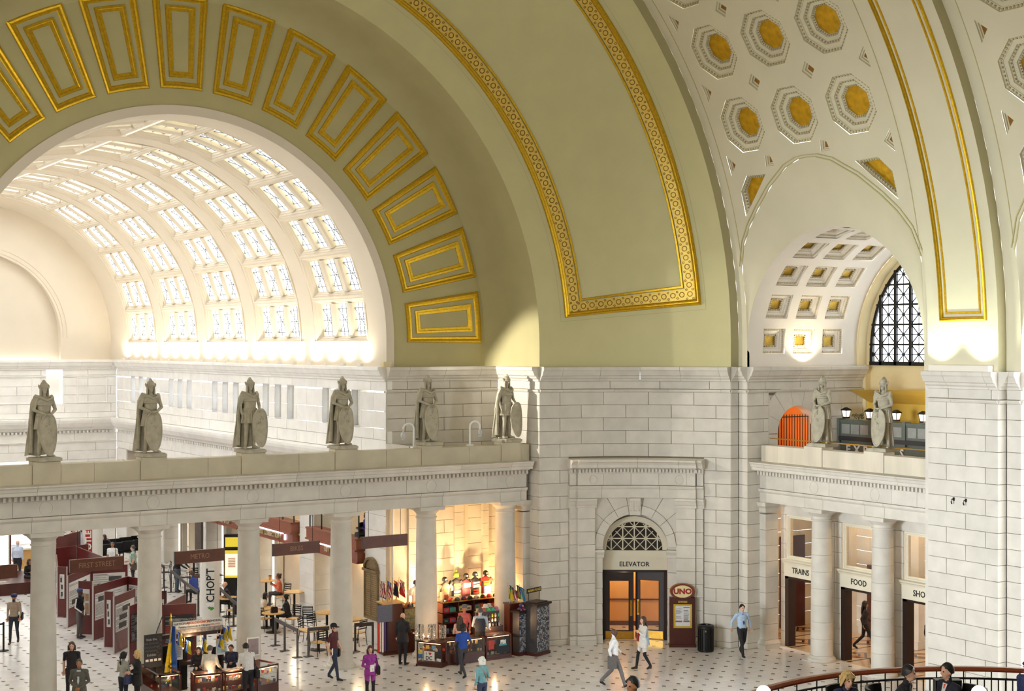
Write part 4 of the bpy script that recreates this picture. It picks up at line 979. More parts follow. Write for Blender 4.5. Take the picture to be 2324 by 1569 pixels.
for s0, s1, o in ((1.12, 1.42, .1), (1.4, 5.72, .2), (5.7, 5.98, .1)):
    big = s1-s0 > 1; st_ = 2.1 if big else 9
    mould(dr, 'architrave_block', F, s0, s1, [(-.05, 5.14), (o, 5.14), (o, 5.45), (o+.03, 5.47), (o+.06, 5.54), (o+.06, 5.57), (-.05, 5.58)], st_, STONE, off=.9)
    mould(dr, 'frieze_block', F, s0+.02, s1-.02, [(-.05, 5.59), (o-.01, 5.59), (o-.01, 6.0), (-.05, 6.0)], 1.0 if big else 9, STONE, off=.95)
    mould(dr, 'cornice_block', F, s0-.05*big-.05, s1+.05*big+.05, [(-.05, 6.2), (o+.16, 6.2), (o+.18, 6.22), (o+.3, 6.23), (o+.31, 6.33), (o+.36, 6.4), (o+.42, 6.44), (o+.42, 6.5), (-.05, 6.54)], 1.55, STONE, off=.75)
    mould(dr, 'bed_moulding', F, s0, s1, [(-.05, 6.0), (o+.03, 6.0), (o+.05, 6.03), (o+.05, 6.19), (-.05, 6.19)], 9, STONE)
    m = MB(); s = s0
    while s < s1-.05: m.box(s, s+.07, o+.04, o+.14, 6.05, 6.17, F=F); s += .13
    obj('dentils', m, STONE, dr, kind='stuff')
for c in (1.98, 5.1):
    obj('roundel', MB().loft([[F(c+r*math.cos(2*PI*i/24), .2+o, 5.79+r*math.sin(2*PI*i/24)) for i in range(24)] for r, o in ((.16, -.01), (.155, .008), (.14, .008), (.135, -.01))], cap=False), STONE, dr)
# voussoirs round the arch, archivolt ring and reveal
AZ, R1, R2 = 3.4, 1.16, 1.46
def pol(r, a, o): return F(SC_+r*math.cos(a), o, AZ+r*math.sin(a))
def wedge_block(r0, r1, a0, a1, o0, o1, clip=None):
    n = 5; rings = []
    for i in range(n+1):
        a = a0+(a1-a0)*i/n; rr = r1
        if clip: rr = min(clip[0]/max(1e-3, abs(math.cos(a))), clip[1]/max(1e-3, math.sin(a)))
        rings.append([pol(r0, a, o0), pol(r0, a, o1), pol(rr, a, o1), pol(rr, a, o0)])
    return MB().loft(rings)
an = [rad(x) for x in (0, 20, 40, 60, 80, 100, 120, 140, 160, 180)]
for a, b in zip(an[:-1], an[1:]):
    g = .004
    obj('archivolt_stone', wedge_block(R1, R2, a+g, b-g, -.5, .1), STONE, dr)
    obj('spandrel_stone', wedge_block(R2+.006, 0, a+g, b-g, -.04, .045, clip=(1.5, 1.72)), STONE, dr)
for sg, (a, b) in ((1, (SC_+R1, SC_+1.5)), (-1, (SC_-1.5, SC_-R1))):
    for z0, z1 in ((0, .3), (.3, .85), (.85, 1.4), (1.4, 1.95), (1.95, 2.5), (2.5, 3.02)): obj('jamb_stone', block_mesh(F, a, b, z0+.004, z1-.004, -.5, .07 if z0 else .12), STONE, dr)
    mould(dr, 'impost', F, a-.05*(sg > 0), b+.05*(sg < 0), [(-.5, 3.02), (.09, 3.02), (.1, 3.06), (.1, 3.12), (.16, 3.2), (.18, 3.24), (.18, 3.3), (-.5, 3.31)], 9, STONE)
    obj('jamb_stone', block_mesh(F, a, b, 3.31, 3.4, -.5, .08), STONE, dr)
mould(dr, 'keystone', F, SC_-.2, SC_+.2, [(-.1, 4.52), (.16, 4.52), (.18, 4.66), (.2, 4.7), (.22, 4.95), (.27, 5.04), (.29, 5.13), (-.1, 5.13)], 9, STONE)
obj('keystone_fluting', MB().box(SC_-.13, SC_-.05, .2, .25, 4.68, 5.0, F=F).box(SC_+.05, SC_+.13, .2, .25, 4.68, 5.0, F=F), STONE, dr)
mb = MB()
mb.loft([[pol(r, a, o) for a in [PI*i/32 for i in range(33)]] for r, o in ((1.05, -.52), (1.9, -.52), (1.9, -.3))], cap=False, closed=False)
mb.box(SC_-1.9, SC_-1.1, -.56, -.5, 0, 3.45, F=F).box(SC_+1.1, SC_+1.9, -.56, -.5, 0, 3.45, F=F); obj('reveal_backing', mb, STONE, dr)
# joinery is flat and stands half a metre back
fm = pframe(SC_, 0, 0); d0 = fm.col[0].xyz; n0 = fm.col[1].xyz; p0 = fm.translation
def G(s, o, z): q = p0+d0*s+n0*(o-.5); return (q.x, q.y, z)
G.len = 2; G.curved = 0; G.frame = lambda s, o, z: Matrix(((d0.x, n0.x, 0, G(s,o,z)[0]), (d0.y, n0.y, 0, G(s,o,z)[1]), (0,0,1,z), (0,0,0,1)))
fa = [PI*i/32 for i in range(33)]
m = MB(); m.loft([[G(r*math.cos(a), o, 3.12+.1+r*math.sin(a)) for a in fa] for r, o in ((1.2, 0), (1.2, .1), (1.05, .1), (1.0, .06), (1.0, 0))], cap=False, closed=False)
m.box(-1.2, 1.2, 0, .12, 3.02, 3.2, F=G); obj('fanlight_frame', m, DOORCREAM, dr)
m = MB()
def hw(z): return math.sqrt(max(0, 1.0-max(0, z-3.22)**2))
step = .41; xs = [-.82+step*i for i in range(5)]+[-1.0, 1.0]; zr = [3.2+.42*i for i in range(4)]
for x in xs[:5]:
    h_ = 3.22+math.sqrt(max(0, 1-x*x)); m.box(x-.02, x+.02, .02, .06, 3.2, h_, F=G)
for z in zr[1:]: m.box(-hw(z), hw(z), .02, .06, z-.02, z+.02, F=G)
for i in range(-3, 3):
    for j in range(4):
        a, b, c, d = -.82+step*(i+2), -.82+step*(i+3), 3.2+.42*j, 3.2+.42*(j+1)
        for (x0, z0, x1, z1) in ((a, c, b, d), (a, d, b, c)):
            pts = [(x0+(x1-x0)*t/8, z0+(z1-z0)*t/8) for t in range(9)]; pts = [p for p in pts if math.hypot(p[0], max(0, p[1]-3.22)) < 1.0]
            if len(pts) > 1: m.tube([G(p[0], .04, p[1]) for p in (pts[0], pts[-1])], .016, 4)
obj('fanlight_lattice', m, DOORCREAM, dr)
DGL = mat('dark_glass', (52, 46, 42), .12, 0, (3, .1))
m = MB(); m.add([G(math.cos(a), .005, 3.22+math.sin(a)) for a in fa]+[G(-1, .005, 3.1), G(1, .005, 3.1)], [tuple(range(35))]); obj('fanlight_glass', m, DGL, dr)
ln = obj('lintel_board', MB().box(-1.17, 1.17, 0, .06, 2.5, 3.02, F=G).box(-1.17, 1.17, 0, .1, 2.92, 3.02, F=G), DOORCREAM, dr)
text('ELEVATOR', .235, BLK, ln, txm(G, 0, .066, 2.7), sx=.95, bold=.004)
obj('door_frame', MB().box(-1.17, -1.05, -.06, .05, 0, 2.5, F=G).box(1.05, 1.17, -.06, .05, 0, 2.5, F=G).box(-1.17, 1.17, -.06, .05, 2.42, 2.5, F=G), DDOOR, dr)
def leaf(hx, ang, side):
    ca, sa = math.cos(ang), math.sin(ang)
    def L_(s, o, z): return G(hx+side*(s*ca), o+s*sa*0-0+(-s*sa), z)
    l = obj('door_leaf', rect_loft(lambda u, v, h: L_(u, h, v), 0, 1.03, .02, 2.41, [(0,0,-.05), (0,0,0), (.16,.3,0), (.18,.32,-.03)]), DDOOR, dr)
    obj('door_glass', MB().box(.18, .85, -.035, -.025, .34, 2.1, F=L_), GLASS, l)
    obj('kick_plate', MB().box(.03, 1.0, -.002, .008, .03, .3, F=L_), BRASS, l)
    obj('push_plate', MB().box(.9, .98, 0, .012, .85, 1.4, F=L_).tube([L_(.94, .015, .9), L_(.94, .05, .95), L_(.94, .05, 1.3), L_(.94, .015, 1.35)], .012, 6), BRASS, l)
leaf(-1.05, .0, 1); leaf(1.05, rad(16), -1)
# vestibule behind the doors, warm lit
OR = mat('warm_vestibule_plaster', (214, 166, 98), .7, 0, (1.5, .05))
vs_ = struct('wall_vestibule', MB().box(-1.6, 1.6, -2.8, -2.7, 0, 3.1, F=G).box(-1.7, -1.6, -2.8, -.15, 0, 3.1, F=G).box(1.6, 1.7, -2.8, -.15, 0, 3.1, F=G).box(-1.7, 1.7, -2.8, -.1, 3.0, 3.1, F=G), OR, 'warm orange vestibule behind the elevator doors')
obj('vestibule_sky_block', MB().box(-1.75, 1.75, -2.8, -.06, 3.12, 5.3, F=G), STONE, vs_)  # unseen block added to keep sky light off the fanlight frame
obj('dado_rail', MB().box(-1.6, 1.6, -2.72, -2.66, .95, 1.0, F=G).box(-1.6, 1.6, -2.72, -2.67, .0, .16, F=G), BWOOD, vs_)
bulb('vestibule_lamp', G(-.3, -1.9, 2.75), 75, (1, .8, .5), .08)
# menu board and bin beside the portal
xy = (32.05, 39.72); az = math.atan2(PC[1]-xy[1], PC[0]-xy[0])+PI/2
t = thing('menu_sign', 'brown restaurant menu stand with an oval UNO sign on top', 'sign', (32.08, 39.75, 0), rad(-33))
obj('cabinet', MB().box(-.44, .44, -.14, .14, 0, 1.72).box(-.47, .47, -.17, .17, 0, .1), DWOOD, t)
ov = lambda r, y, q=1: [(.44*r*math.cos(2*PI*i/36), y, 1.93+.28*r**q*math.sin(2*PI*i/36)) for i in range(36)]
o_ = obj('oval_sign', MB().loft([ov(1, .06), ov(1, -.06), ov(.98, -.08)]), mat('copper_rim', (168, 112, 48), .4, .4, None), t)
obj('oval_field', MB().loft([ov(.95, -.08), ov(.95, -.09)]), mat('dark_red_enamel', (112, 48, 30), .4, 0, None), o_); obj('cream_oval', MB().loft([ov(.76, -.09), ov(.76, -.096)]), mat('cream_enamel', (232, 214, 160), .5, 0, None), o_)
X_ = lambda z, y: Matrix(((1,0,0,0), (0,0,-1,y), (0,1,0,z), (0,0,0,1)))
text('UNO', .25, mat('red_letters', (150, 32, 34), .5, 0, None), o_, X_(1.93, -.1), bold=.012, sx=1.1)
text('EXPRESS', .085, mat('gold_letters', (214, 170, 80), .4, .3, None), t, X_(1.58, -.145), bold=.003)
fr_ = obj('brass_frame', rect_loft(lambda u, v, h: (u, -.14-h, v), -.32, .32, .68, 1.5, [(0,0,0), (0,0,.04), (.05,.05,.04), (.06,.06,.01)]), mat('polished_brass', (226, 188, 60), .3, .6, None), t)
obj('menu_sheet', MB().box(-.26, .26, -.155, -.142, .74, 1.44), mat('menu_paper', (214, 214, 214), .5, 0, (9, .05)), fr_)
m = MB(); m2 = MB()
for c in (-.25, .02):
    z = 1.38
    while z > .85:
        if R.random() < .8: m.box(c+.01, c+R.uniform(.16, .22), -.157, -.155, z, z+R.choice((.012, .02)))
        z -= R.uniform(.035, .06)
m2.box(-.25, -.02, -.157, -.155, .88, .93).box(.02, .24, -.157, -.155, .88, .92).box(.02, .24, -.157, -.155, 1.37, 1.4); obj('menu_text', m, mat('grey_print', (90, 88, 92), .7, 0, None), fr_, kind='stuff'); obj('red_print', m2, mat('red_print', (170, 84, 84), .7, 0, None), fr_)
t = thing('waste_bin', 'round black slatted waste bin beside the menu stand', 'bin', (32.3, 38.75, 0))
obj('bin_body', MB().lathe([(.24, .02), (.26, .05), (.26, .8), (.25, .82)], n=24), BLACK, t); obj('bin_rim', MB().lathe([(.28, .78), (.29, .8), (.29, .86), (.26, .9), (.18, .91), (.17, .86)], n=24, cap=False), BLACK, t)
for i in range(18):
    a = 2*PI*i/18; obj('bin_slat', MB().cbox((.275*math.cos(a), .275*math.sin(a), .42), (.012, .05, .74), a), BLACK, t)
obj('bin_base', MB().lathe([(.27, 0), (.28, .02), (.28, .07), (.26, .08)], n=24), BLACK, t); obj('bin_badge', MB().cbox((-.17, -.215, .72), (.06, .01, .06), -.65), BRASS, t)
# ================================================================ north screen with the TRAINS, FOOD and SHOPS doors
FN = line((34.22, 38.15), (34.22, 27.5)); cn = [2.65, 5.36, 8.05]
struct('wall_screen_core', MB().box(34.3, 34.8, 27.6, 38.1, 5.15, 6.4), STONE, 'core of the north entablature')
eN = entab('wall_screen_north', FN, 0, 8.6, 'stone entablature and parapet of the colonnade over the TRAINS, FOOD and SHOPS doors', cn)
parapet(eN, FN, .1, 8.6, cn, hw=.42, M_=mat('stained_parapet', (214, 204, 184), .75, 0, (1.2, .16), (60, .12), streak=True))
obj('rail_rod', MB().tube([FN(.2, -.3, 7.28), FN(8.4, -.3, 7.28)], .02, 6), BRASS, eN)
for y, l in ((35.5, 'drum-built column between the TRAINS and FOOD doors'), (32.79, 'drum-built column between the FOOD and SHOPS doors')): column(CN_, (34.58, y, 0), l)
pn = struct('wall_pilaster', label='stone pilaster at the left end of the north screen')
for z0, z1 in zip([.3+.545*i for i in range(8)], [.3+.545*i for i in range(1, 9)]): obj('stone_block', MB().box(34.22, 34.8, 37.85, 38.15, z0+.005, min(z1, 4.72)-.005), STONE, pn)
obj('pilaster_base', MB().loft([[(34.22-d, 37.85-d, z), (34.8, 37.85-d, z), (34.8, 38.15, z), (34.22-d, 38.15, z)] for d, z in ((.1, 0), (.1, .14), (.12, .18), (.05, .26), (0, .3))]), STONE, pn)
obj('capital', MB().loft([[(34.22-d, 37.85-d, z), (34.8, 37.85-d, z), (34.8, 38.15, z), (34.22-d, 38.15, z)] for d, z in ((0, 4.7), (.03, 4.74), (.03, 4.8), (.02, 4.86), (.12, 4.95), (.14, 5.08))]), STONE, pn)
statue(0, (34.55, 35.42, 7.235), rad(-78), 'soldier statue above the TRAINS doors, left of the two on the north parapet')
statue(0, (34.55, 32.72, 7.235), rad(-82), 'soldier statue above the FOOD doors, nearest the right pier')
# wall behind with doors
FD = line((35.2, 38.15), (35.2, 28)); dw = struct('wall_doors', label='stone wall behind the north columns holding three doorways')
for c in (1.32, 4.02, 6.72):
    for a, b in ((c-1.42, c-1.08), (c+1.08, c+1.28)):
        for k in range(9): obj('stone_block', block_mesh(FD, max(0, a), b, .51*k+.004, .51*k+.506, -.35, .0), STONE, dw)
obj('wall_top', MB().box(0, 8.5, -.35, 0, 4.6, 5.1, F=FD), STONE, dw)
for c, w_ in ((1.32, 'TRAINS'), (4.02, 'FOOD'), (6.72, 'SHOPS')):
    d = struct('door_%d' % {'TRAINS': 2, 'FOOD': 3, 'SHOPS': 4}[w_], label='open doorway under a cream lintel lettered %s' % w_)
    def L_(s, o, z, c=c): return FD(c+s, o, z)
    L_.curved = 0; L_.frame = lambda s, o, z, c=c: FD.frame(c+s, o, z)
    obj('dark_door_frame', MB().box(-1.08, -.9, -.3, .03, 0, 2.46, F=L_).box(.9, 1.08, -.3, .03, 0, 2.46, F=L_).box(-1.08, 1.08, -.3, .03, 2.38, 2.46, F=L_), DDOOR, d)
    b = obj('lintel_board', MB().box(-1.1, 1.1, -.1, .05, 2.46, 2.92, F=L_).loft([[L_(s, o, z) for o, z in ((0, 2.9), (.06, 2.9), (.09, 2.96), (.14, 3.0), (.16, 3.05), (0, 3.07))] for s in (-1.16, 1.16)]), DOORCREAM, d)
    text(w_, .27, BLK, b, txm(L_, 38.15-at_x({'TRAINS': 1817, 'FOOD': 1949, 'SHOPS': 2093}[w_], 1300, 35.15)[1]-c, .056, 2.69), bold=.004, sx=.92)
    obj('upper_window_frame', rect_loft(lambda u, v, h: L_(u, h, v), -1.0, 1.0, 3.07, 4.6, [(0,0,-.1), (0,0,.03), (.05,.05,.03), (.06,.06,0), (.11,.11,0), (.12,.12,-.05)]), DOORCREAM, d)
    obj('upper_glass', MB().box(-.9, .9, -.06, -.05, 3.18, 4.5, F=L_), GLASS, d)
# corridor behind the doors: stone walls, patterned floor, warm lamps
co = struct('wall_corridor', label='warm lit stone corridor behind the three doorways')
FCB = line((38.9, 40.5), (38.9, 26.5))
blocks(co, FCB, 0, 14, [5.1-.51*k for k in range(11)], 1.5, STONE)
FCL = line((35.55, 40.4), (38.9, 40.4)); blocks(co, FCL, 0, 3.35, [5.1-.51*k for k in range(11)], 1.3, STONE)
for y in (38.6, 35.4, 32.2, 29.0): obj('wall_pier', MB().box(38.6, 38.9, y-.45, y+.45, 0, 5.1).box(38.5, 38.9, y-.52, y+.52, 0, .3).box(38.5, 38.9, y-.52, y+.52, 4.3, 4.5), STONE, co)
obj('dark_doorway', MB().box(37.2, 38.4, 40.3, 40.38, 0, 3.4).box(38.75, 38.88, 36.6, 37.5, 0, 2.6).box(38.75, 38.88, 30.3, 31.2, 0, 2.6), DWOOD, co)
obj('corridor_ceiling', MB().box(35.2, 39.1, 26.5, 40.5, 5.1, 5.2), CREAM, co)
PB = mat('black_floor_band', (48, 40, 36), .15, 0, (6, .1)); PO = mat('ochre_floor_marble', (170, 118, 70), .15, 0, (5, .12)); PT = mat('tan_floor_marble', (198, 176, 144), .15, 0, (5, .08))
cf = struct('floor_corridor', MB().box(35.05, 39, 26.5, 40.5, 0, .008), PT, 'corridor floor of tan marble with black and ochre lozenges')
for y in [39.6-1.35*i for i in range(10)]:
    for x in (36.1, 37.9):
        for r, mm in ((.62, PB), (.5, PO), (.32, PB), (.2, PT)):
            z = .009+.001*(4-[.62,.5,.32,.2].index(r)) if False else .009+.0012*[.62,.5,.32,.2].index(r)
            obj('floor_lozenge', MB().add([(x+r, y, z), (x, y+r, z), (x-r, y, z), (x, y-r, z)], [(0,1,2,3)]), mm, cf)
    obj('floor_band', MB().box(35.1, 38.9, y-.72, y-.63, 0, .01), PB, cf)
for y in (37, 34.2, 31.4): bulb('corridor_lamp', (37.4, y, 4.7), 75, (1, .66, .38), .15)
# gate arch and the restaurant on the north balcony
struct('floor_balcony', MB().box(34.6, 39.4, 26.5, 38.15, 6.2, 6.45), STONE, 'stone floor of the north balcony')
gt = struct('door_gate', label='arched opening in the niche side wall with an iron bar gate, orange lit behind')
gc, gr = 2.36, .95
S_F3 = F3
m = MB()
N_ = 24; ga = [PI*i/N_ for i in range(N_+1)]
def A3(r, a, o): return F3(gc+r*math.cos(a), o, 7.42+r*math.sin(a))
for i in range(7):
    a, b = PI*i/7+.004, PI*(i+1)/7-.004
    n = 5; rings = []
    for k in range(n+1):
        t_ = a+(b-a)*k/n; rr = min(1.34/max(1e-3, abs(math.cos(t_))), 1.6/max(1e-3, math.sin(t_)), 1.75); rings.append([A3(gr, t_, -.5), A3(gr, t_, .0), A3(rr, t_, .0), A3(rr, t_, -.05)])
    obj('voussoir', MB().loft(rings), STONE, gt)
for sg in (-1, 1):
    for z0, z1 in ((6.4, 6.95), (6.95, 7.4)): obj('jamb_stone', block_mesh(F3, gc+sg*gr if sg > 0 else gc-1.36, gc+1.34 if sg > 0 else gc-gr, z0, z1-.006, -.5, 0), STONE, gt)
obj('spandrel_backing', MB().loft([[A3(r, a, o) for a in ga] for r, o in ((gr+.02, -.06), (1.9, -.06))], cap=False, closed=False), STONE, gt)
obj('spandrel_fill', block_mesh(F3, gc-1.36, gc-1.3, 7.42, 8.7, -.05, -.002), STONE, gt)
m = MB()
for i in range(15):
    s = gc-gr+.06+i*(2*gr-.12)/14; h_ = 7.42+math.sqrt(max(0, gr**2-(s-gc)**2)) if abs(s-gc) < gr*.9 else 7.7
    m.tube([F3(s, -.3, 6.45), F3(s, -.3, min(h_, 8.05))], .016, 5)
for z in (6.75, 7.95): m.box(gc-gr, gc+gr, -.32, -.28, z, z+.03, F=F3)
obj('gate_bars', m, IRON, gt)
ORB = mat('orange_wall', (232, 172, 104), .7, 0, (2, .06))
obj('back_room', MB().box(gc-1.4, gc+1.6, -2.6, -2.5, 6.4, 8.8, F=F3).box(gc-1.5, gc-1.4, -2.6, -.5, 6.4, 8.8, F=F3).box(gc+1.6, gc+1.7, -2.6, -.5, 6.4, 8.8, F=F3).box(gc-1.5, gc+1.7, -2.6, -.5, 8.8, 8.9, F=F3).box(gc-1.5, gc+1.7, -2.6, -.5, 6.3, 6.4, F=F3), ORB, gt)
lt = thing('wall_lantern', 'small lit lantern on the orange wall behind the iron gate', 'lamp', F3(gc-.55, -2.4, 7.7))
obj('lantern_glass', MB().box(-.09, .09, -.06, .08, -.14, .14), mat('lit_lantern_glass', (255, 214, 140), .4, 0, None, emit=5), lt); obj('lantern_cap', MB().loft([[(x, y, z) for x, y in ((-r, -r), (r, -r), (r, r), (-r, r))] for r, z in ((.13, .14), (.03, .24))]), BLACK, lt)
bulb('lantern_light', F3(gc-.5, -1.5, 8.0), 30, (1, .72, .4), .1)
GG = mat('grey_green_paint', (96, 104, 94), .5, 0, (4, .06)); GD = mat('dark_band', (44, 42, 46), .5, 0, None)
rs = thing('restaurant_counter', 'grey green restaurant front with glass panels and red white lettering on the balcony', 'counter', (38.0, 34.2, 6.32))
obj('fascia', MB().box(0, .2, -4, 3.85, .14, .78), GG, rs); obj('dark_ledge', MB().box(-.12, .25, -4, 3.85, .78, .93), GD, rs)
for i in range(5):
    y = 3.1-1.55*i
    b = obj('planter_panel', MB().box(-.05, .15, y-.75, y+.75, .93, 1.5).box(-.08, .18, y-.75, y+.75, 1.44, 1.52), GG, rs)
    for k in (-.45, 0, .45): obj('glass_panel', MB().box(-.06, -.045, y+k-.19, y+k+.19, 1.02, 1.36), mat('pale_panel_glass', (150, 152, 148), .3, 0, (3, .15)), b)
    obj('panel_post', MB().box(-.1, .2, y+.72, y+.86, .7, 1.56), GG, rs)
for i in range(4):
    y = at_x([1918, 1972, 2032, 2093][i], 920, 38.0)[1]-34.2
    l = thing('post_lantern', ['small black lantern at the left end of the balcony planter', 'small black lantern hidden partly by the right statue', 'small black lantern right of the right statue', 'small black lantern nearest the right pier on the balcony planter'][i], 'lamp', (38.05, 34.2+y, 7.88), 0, 'lanterns on the restaurant planter')
    obj('lantern_glass', MB().loft([[(x, y_, z) for x, y_ in ((-r, -r), (r, -r), (r, r), (-r, r))] for r, z in ((.07, .06), (.11, .28))]), mat('white_lantern_glass', (244, 242, 236), .4, 0, None, emit=1.2), l)
    obj('lantern_frame', MB().box(-.09, .09, -.09, .09, 0, .06).loft([[(x, y_, z) for x, y_ in ((-r, -r), (r, -r), (r, r), (-r, r))] for r, z in ((.14, .28), (.13, .32), (.03, .4))]).tube([(-.11, -.11, .28), (-.07, -.07, .05)], .012, 4).tube([(-.11, .11, .28), (-.07, .07, .05)], .012, 4), BLACK, l)
LEAF = mat('dark_leaf', (58, 66, 34), .5, 0, (12, .3))
def leaves(mb, c, r, n, sz, flat=.5):
    for i in range(n):
        a, b = R.uniform(0, 6.28), R.uniform(-.3, 1); q = r*R.uniform(.4, 1); p = V(c)+V((q*math.cos(a), q*math.sin(a), q*b*.8)); d = V((R.uniform(-1, 1), R.uniform(-1, 1), R.uniform(-.2, 1))).normalized()*sz; e = d.orthogonal().normalized()*sz*flat
        mb.add([p-d, p+e*.6, p+d, p-e*.6], [(0, 1, 2, 3)])
for y, r, l in ((3.3, .12, 'low dark green plant in the left planter box'), (.1, .2, 'dark plant in the planter beside the yellow wall'), (-1.3, .3, 'taller dark shrub in the planter box against the yellow wall'), (-2.4, .26, 'dark bushy plant in the planter nearest the right pier')):
    t = thing('planter_shrub', l, 'plant', (38.32, 34.2+y, 7.6)); m = MB(); leaves(m, (0, 0, .32), r+.1, int(150*r/.2), .05); obj('foliage', m, LEAF, t, kind='stuff'); obj('stem', MB().tube([(0, 0, 0), (.02, 0, .35)], .015, 5), BWOOD, t)
rs_box = obj('planter_trough', MB().box(.22, .42, -4, 3.8, 1.1, 1.28), GG, rs)
for i, ch in enumerate('EXPRESS'):
    text(ch, .42, WHITE, rs, Matrix(((0, 0, -1, -.03), (-1, 0, 0, 3.45-.42*i), (0, 1, 0, .45), (0,0,0,1))), name='white_letter', ext=.015, bold=.012)
    text(ch, .42, mat('red_letter_shadow', (150, 40, 40), .5, 0, None), rs, Matrix(((0, 0, -1, -.005), (-1, 0, 0, 3.5-.42*i), (0, 1, 0, .44), (0,0,0,1))), name='red_letter', ext=.01, bold=.012)
yc_ = struct('wall_restaurant', MB().box(39.3, 39.4, 26.6, 38.0, 6.45, 8.6), mat('mustard_plaster', (214, 176, 74), .7, 0, (1, .05)), 'mustard yellow wall behind the balcony restaurant')
obj('sloped_soffit', MB().add([(38.3, 37.9, 8.9), (39.35, 37.9, 8.4), (39.35, 27, 8.4), (38.3, 27, 9.1)], [(0,1,2,3)]), _M['mustard_plaster'], yc_)
bulb('restaurant_lamp', (38.6, 33.2, 7.8), 60, (1, .85, .55), .2)
# ================================================================ arcade of the skylit hall: piers, shopfronts, furniture
PSP = [(0, 1.62), (6.0, 7.3), (11.8, 13.1), (17.6, 18.95), (23.35, 24.7), (29.1, 30.75)]
for i, (a, b) in enumerate(PSP):
    p = struct('wall_hall_pier', label='white stone pier of the shop arcade')
    blocks(p, FR, a, b, [.0, .57, 1.14, 1.71, 2.28, 2.85, 3.42, 3.99, 4.56, 5.13], 1.4 if i else 1.7, WSTONE, stagger=False)
    obj('pier_core', MB().box(a+.02, b-.02, -1.2, -.055, 0, 5.15, F=FR), WSTONE, p)
    for sgn, e in ((1, b), (-1, a)):
        for k in range(9): obj('return_stone', MB().box(e-.03*(sgn > 0)-.0, e+.03*(sgn < 0), -.9, -.07, .57*k+.004, .57*k+.566, F=FR), STONE, p)
BW = mat('rust_brown_panel', (150, 88, 66), .5, 0, (5, .08)); MUST = mat('olive_door_paint', (148, 140, 104), .5, 0, (3, .05))
CRW = mat('cream_shop_wall', (226, 210, 186), .7, 0, (2, .03)); NEON = mat('violet_white_neon', (236, 224, 255), .4, 0, None, emit=4)
DARKI = mat('painted_shop_gloom', (46, 48, 56), .6, 0, (4, .4))  # dimness of the shop interior put into the back wall colour
names = ['BUTTERFIELD', 'BEST COLLECTION', 'BAGEL & SANDWICH SHOP', 'BOOKS', 'NEWS']
shopl = ['nearest shopfront of the arcade, rust brown balcony fascia beside the bronze plaque', 'second shopfront, rust brown fascia with a neon edged letter sign', 'third shopfront, sign reading BAGEL & SANDWICH SHOP', 'fourth shopfront of the arcade behind the METRO sign', 'farthest shopfront of the arcade by the end wall']
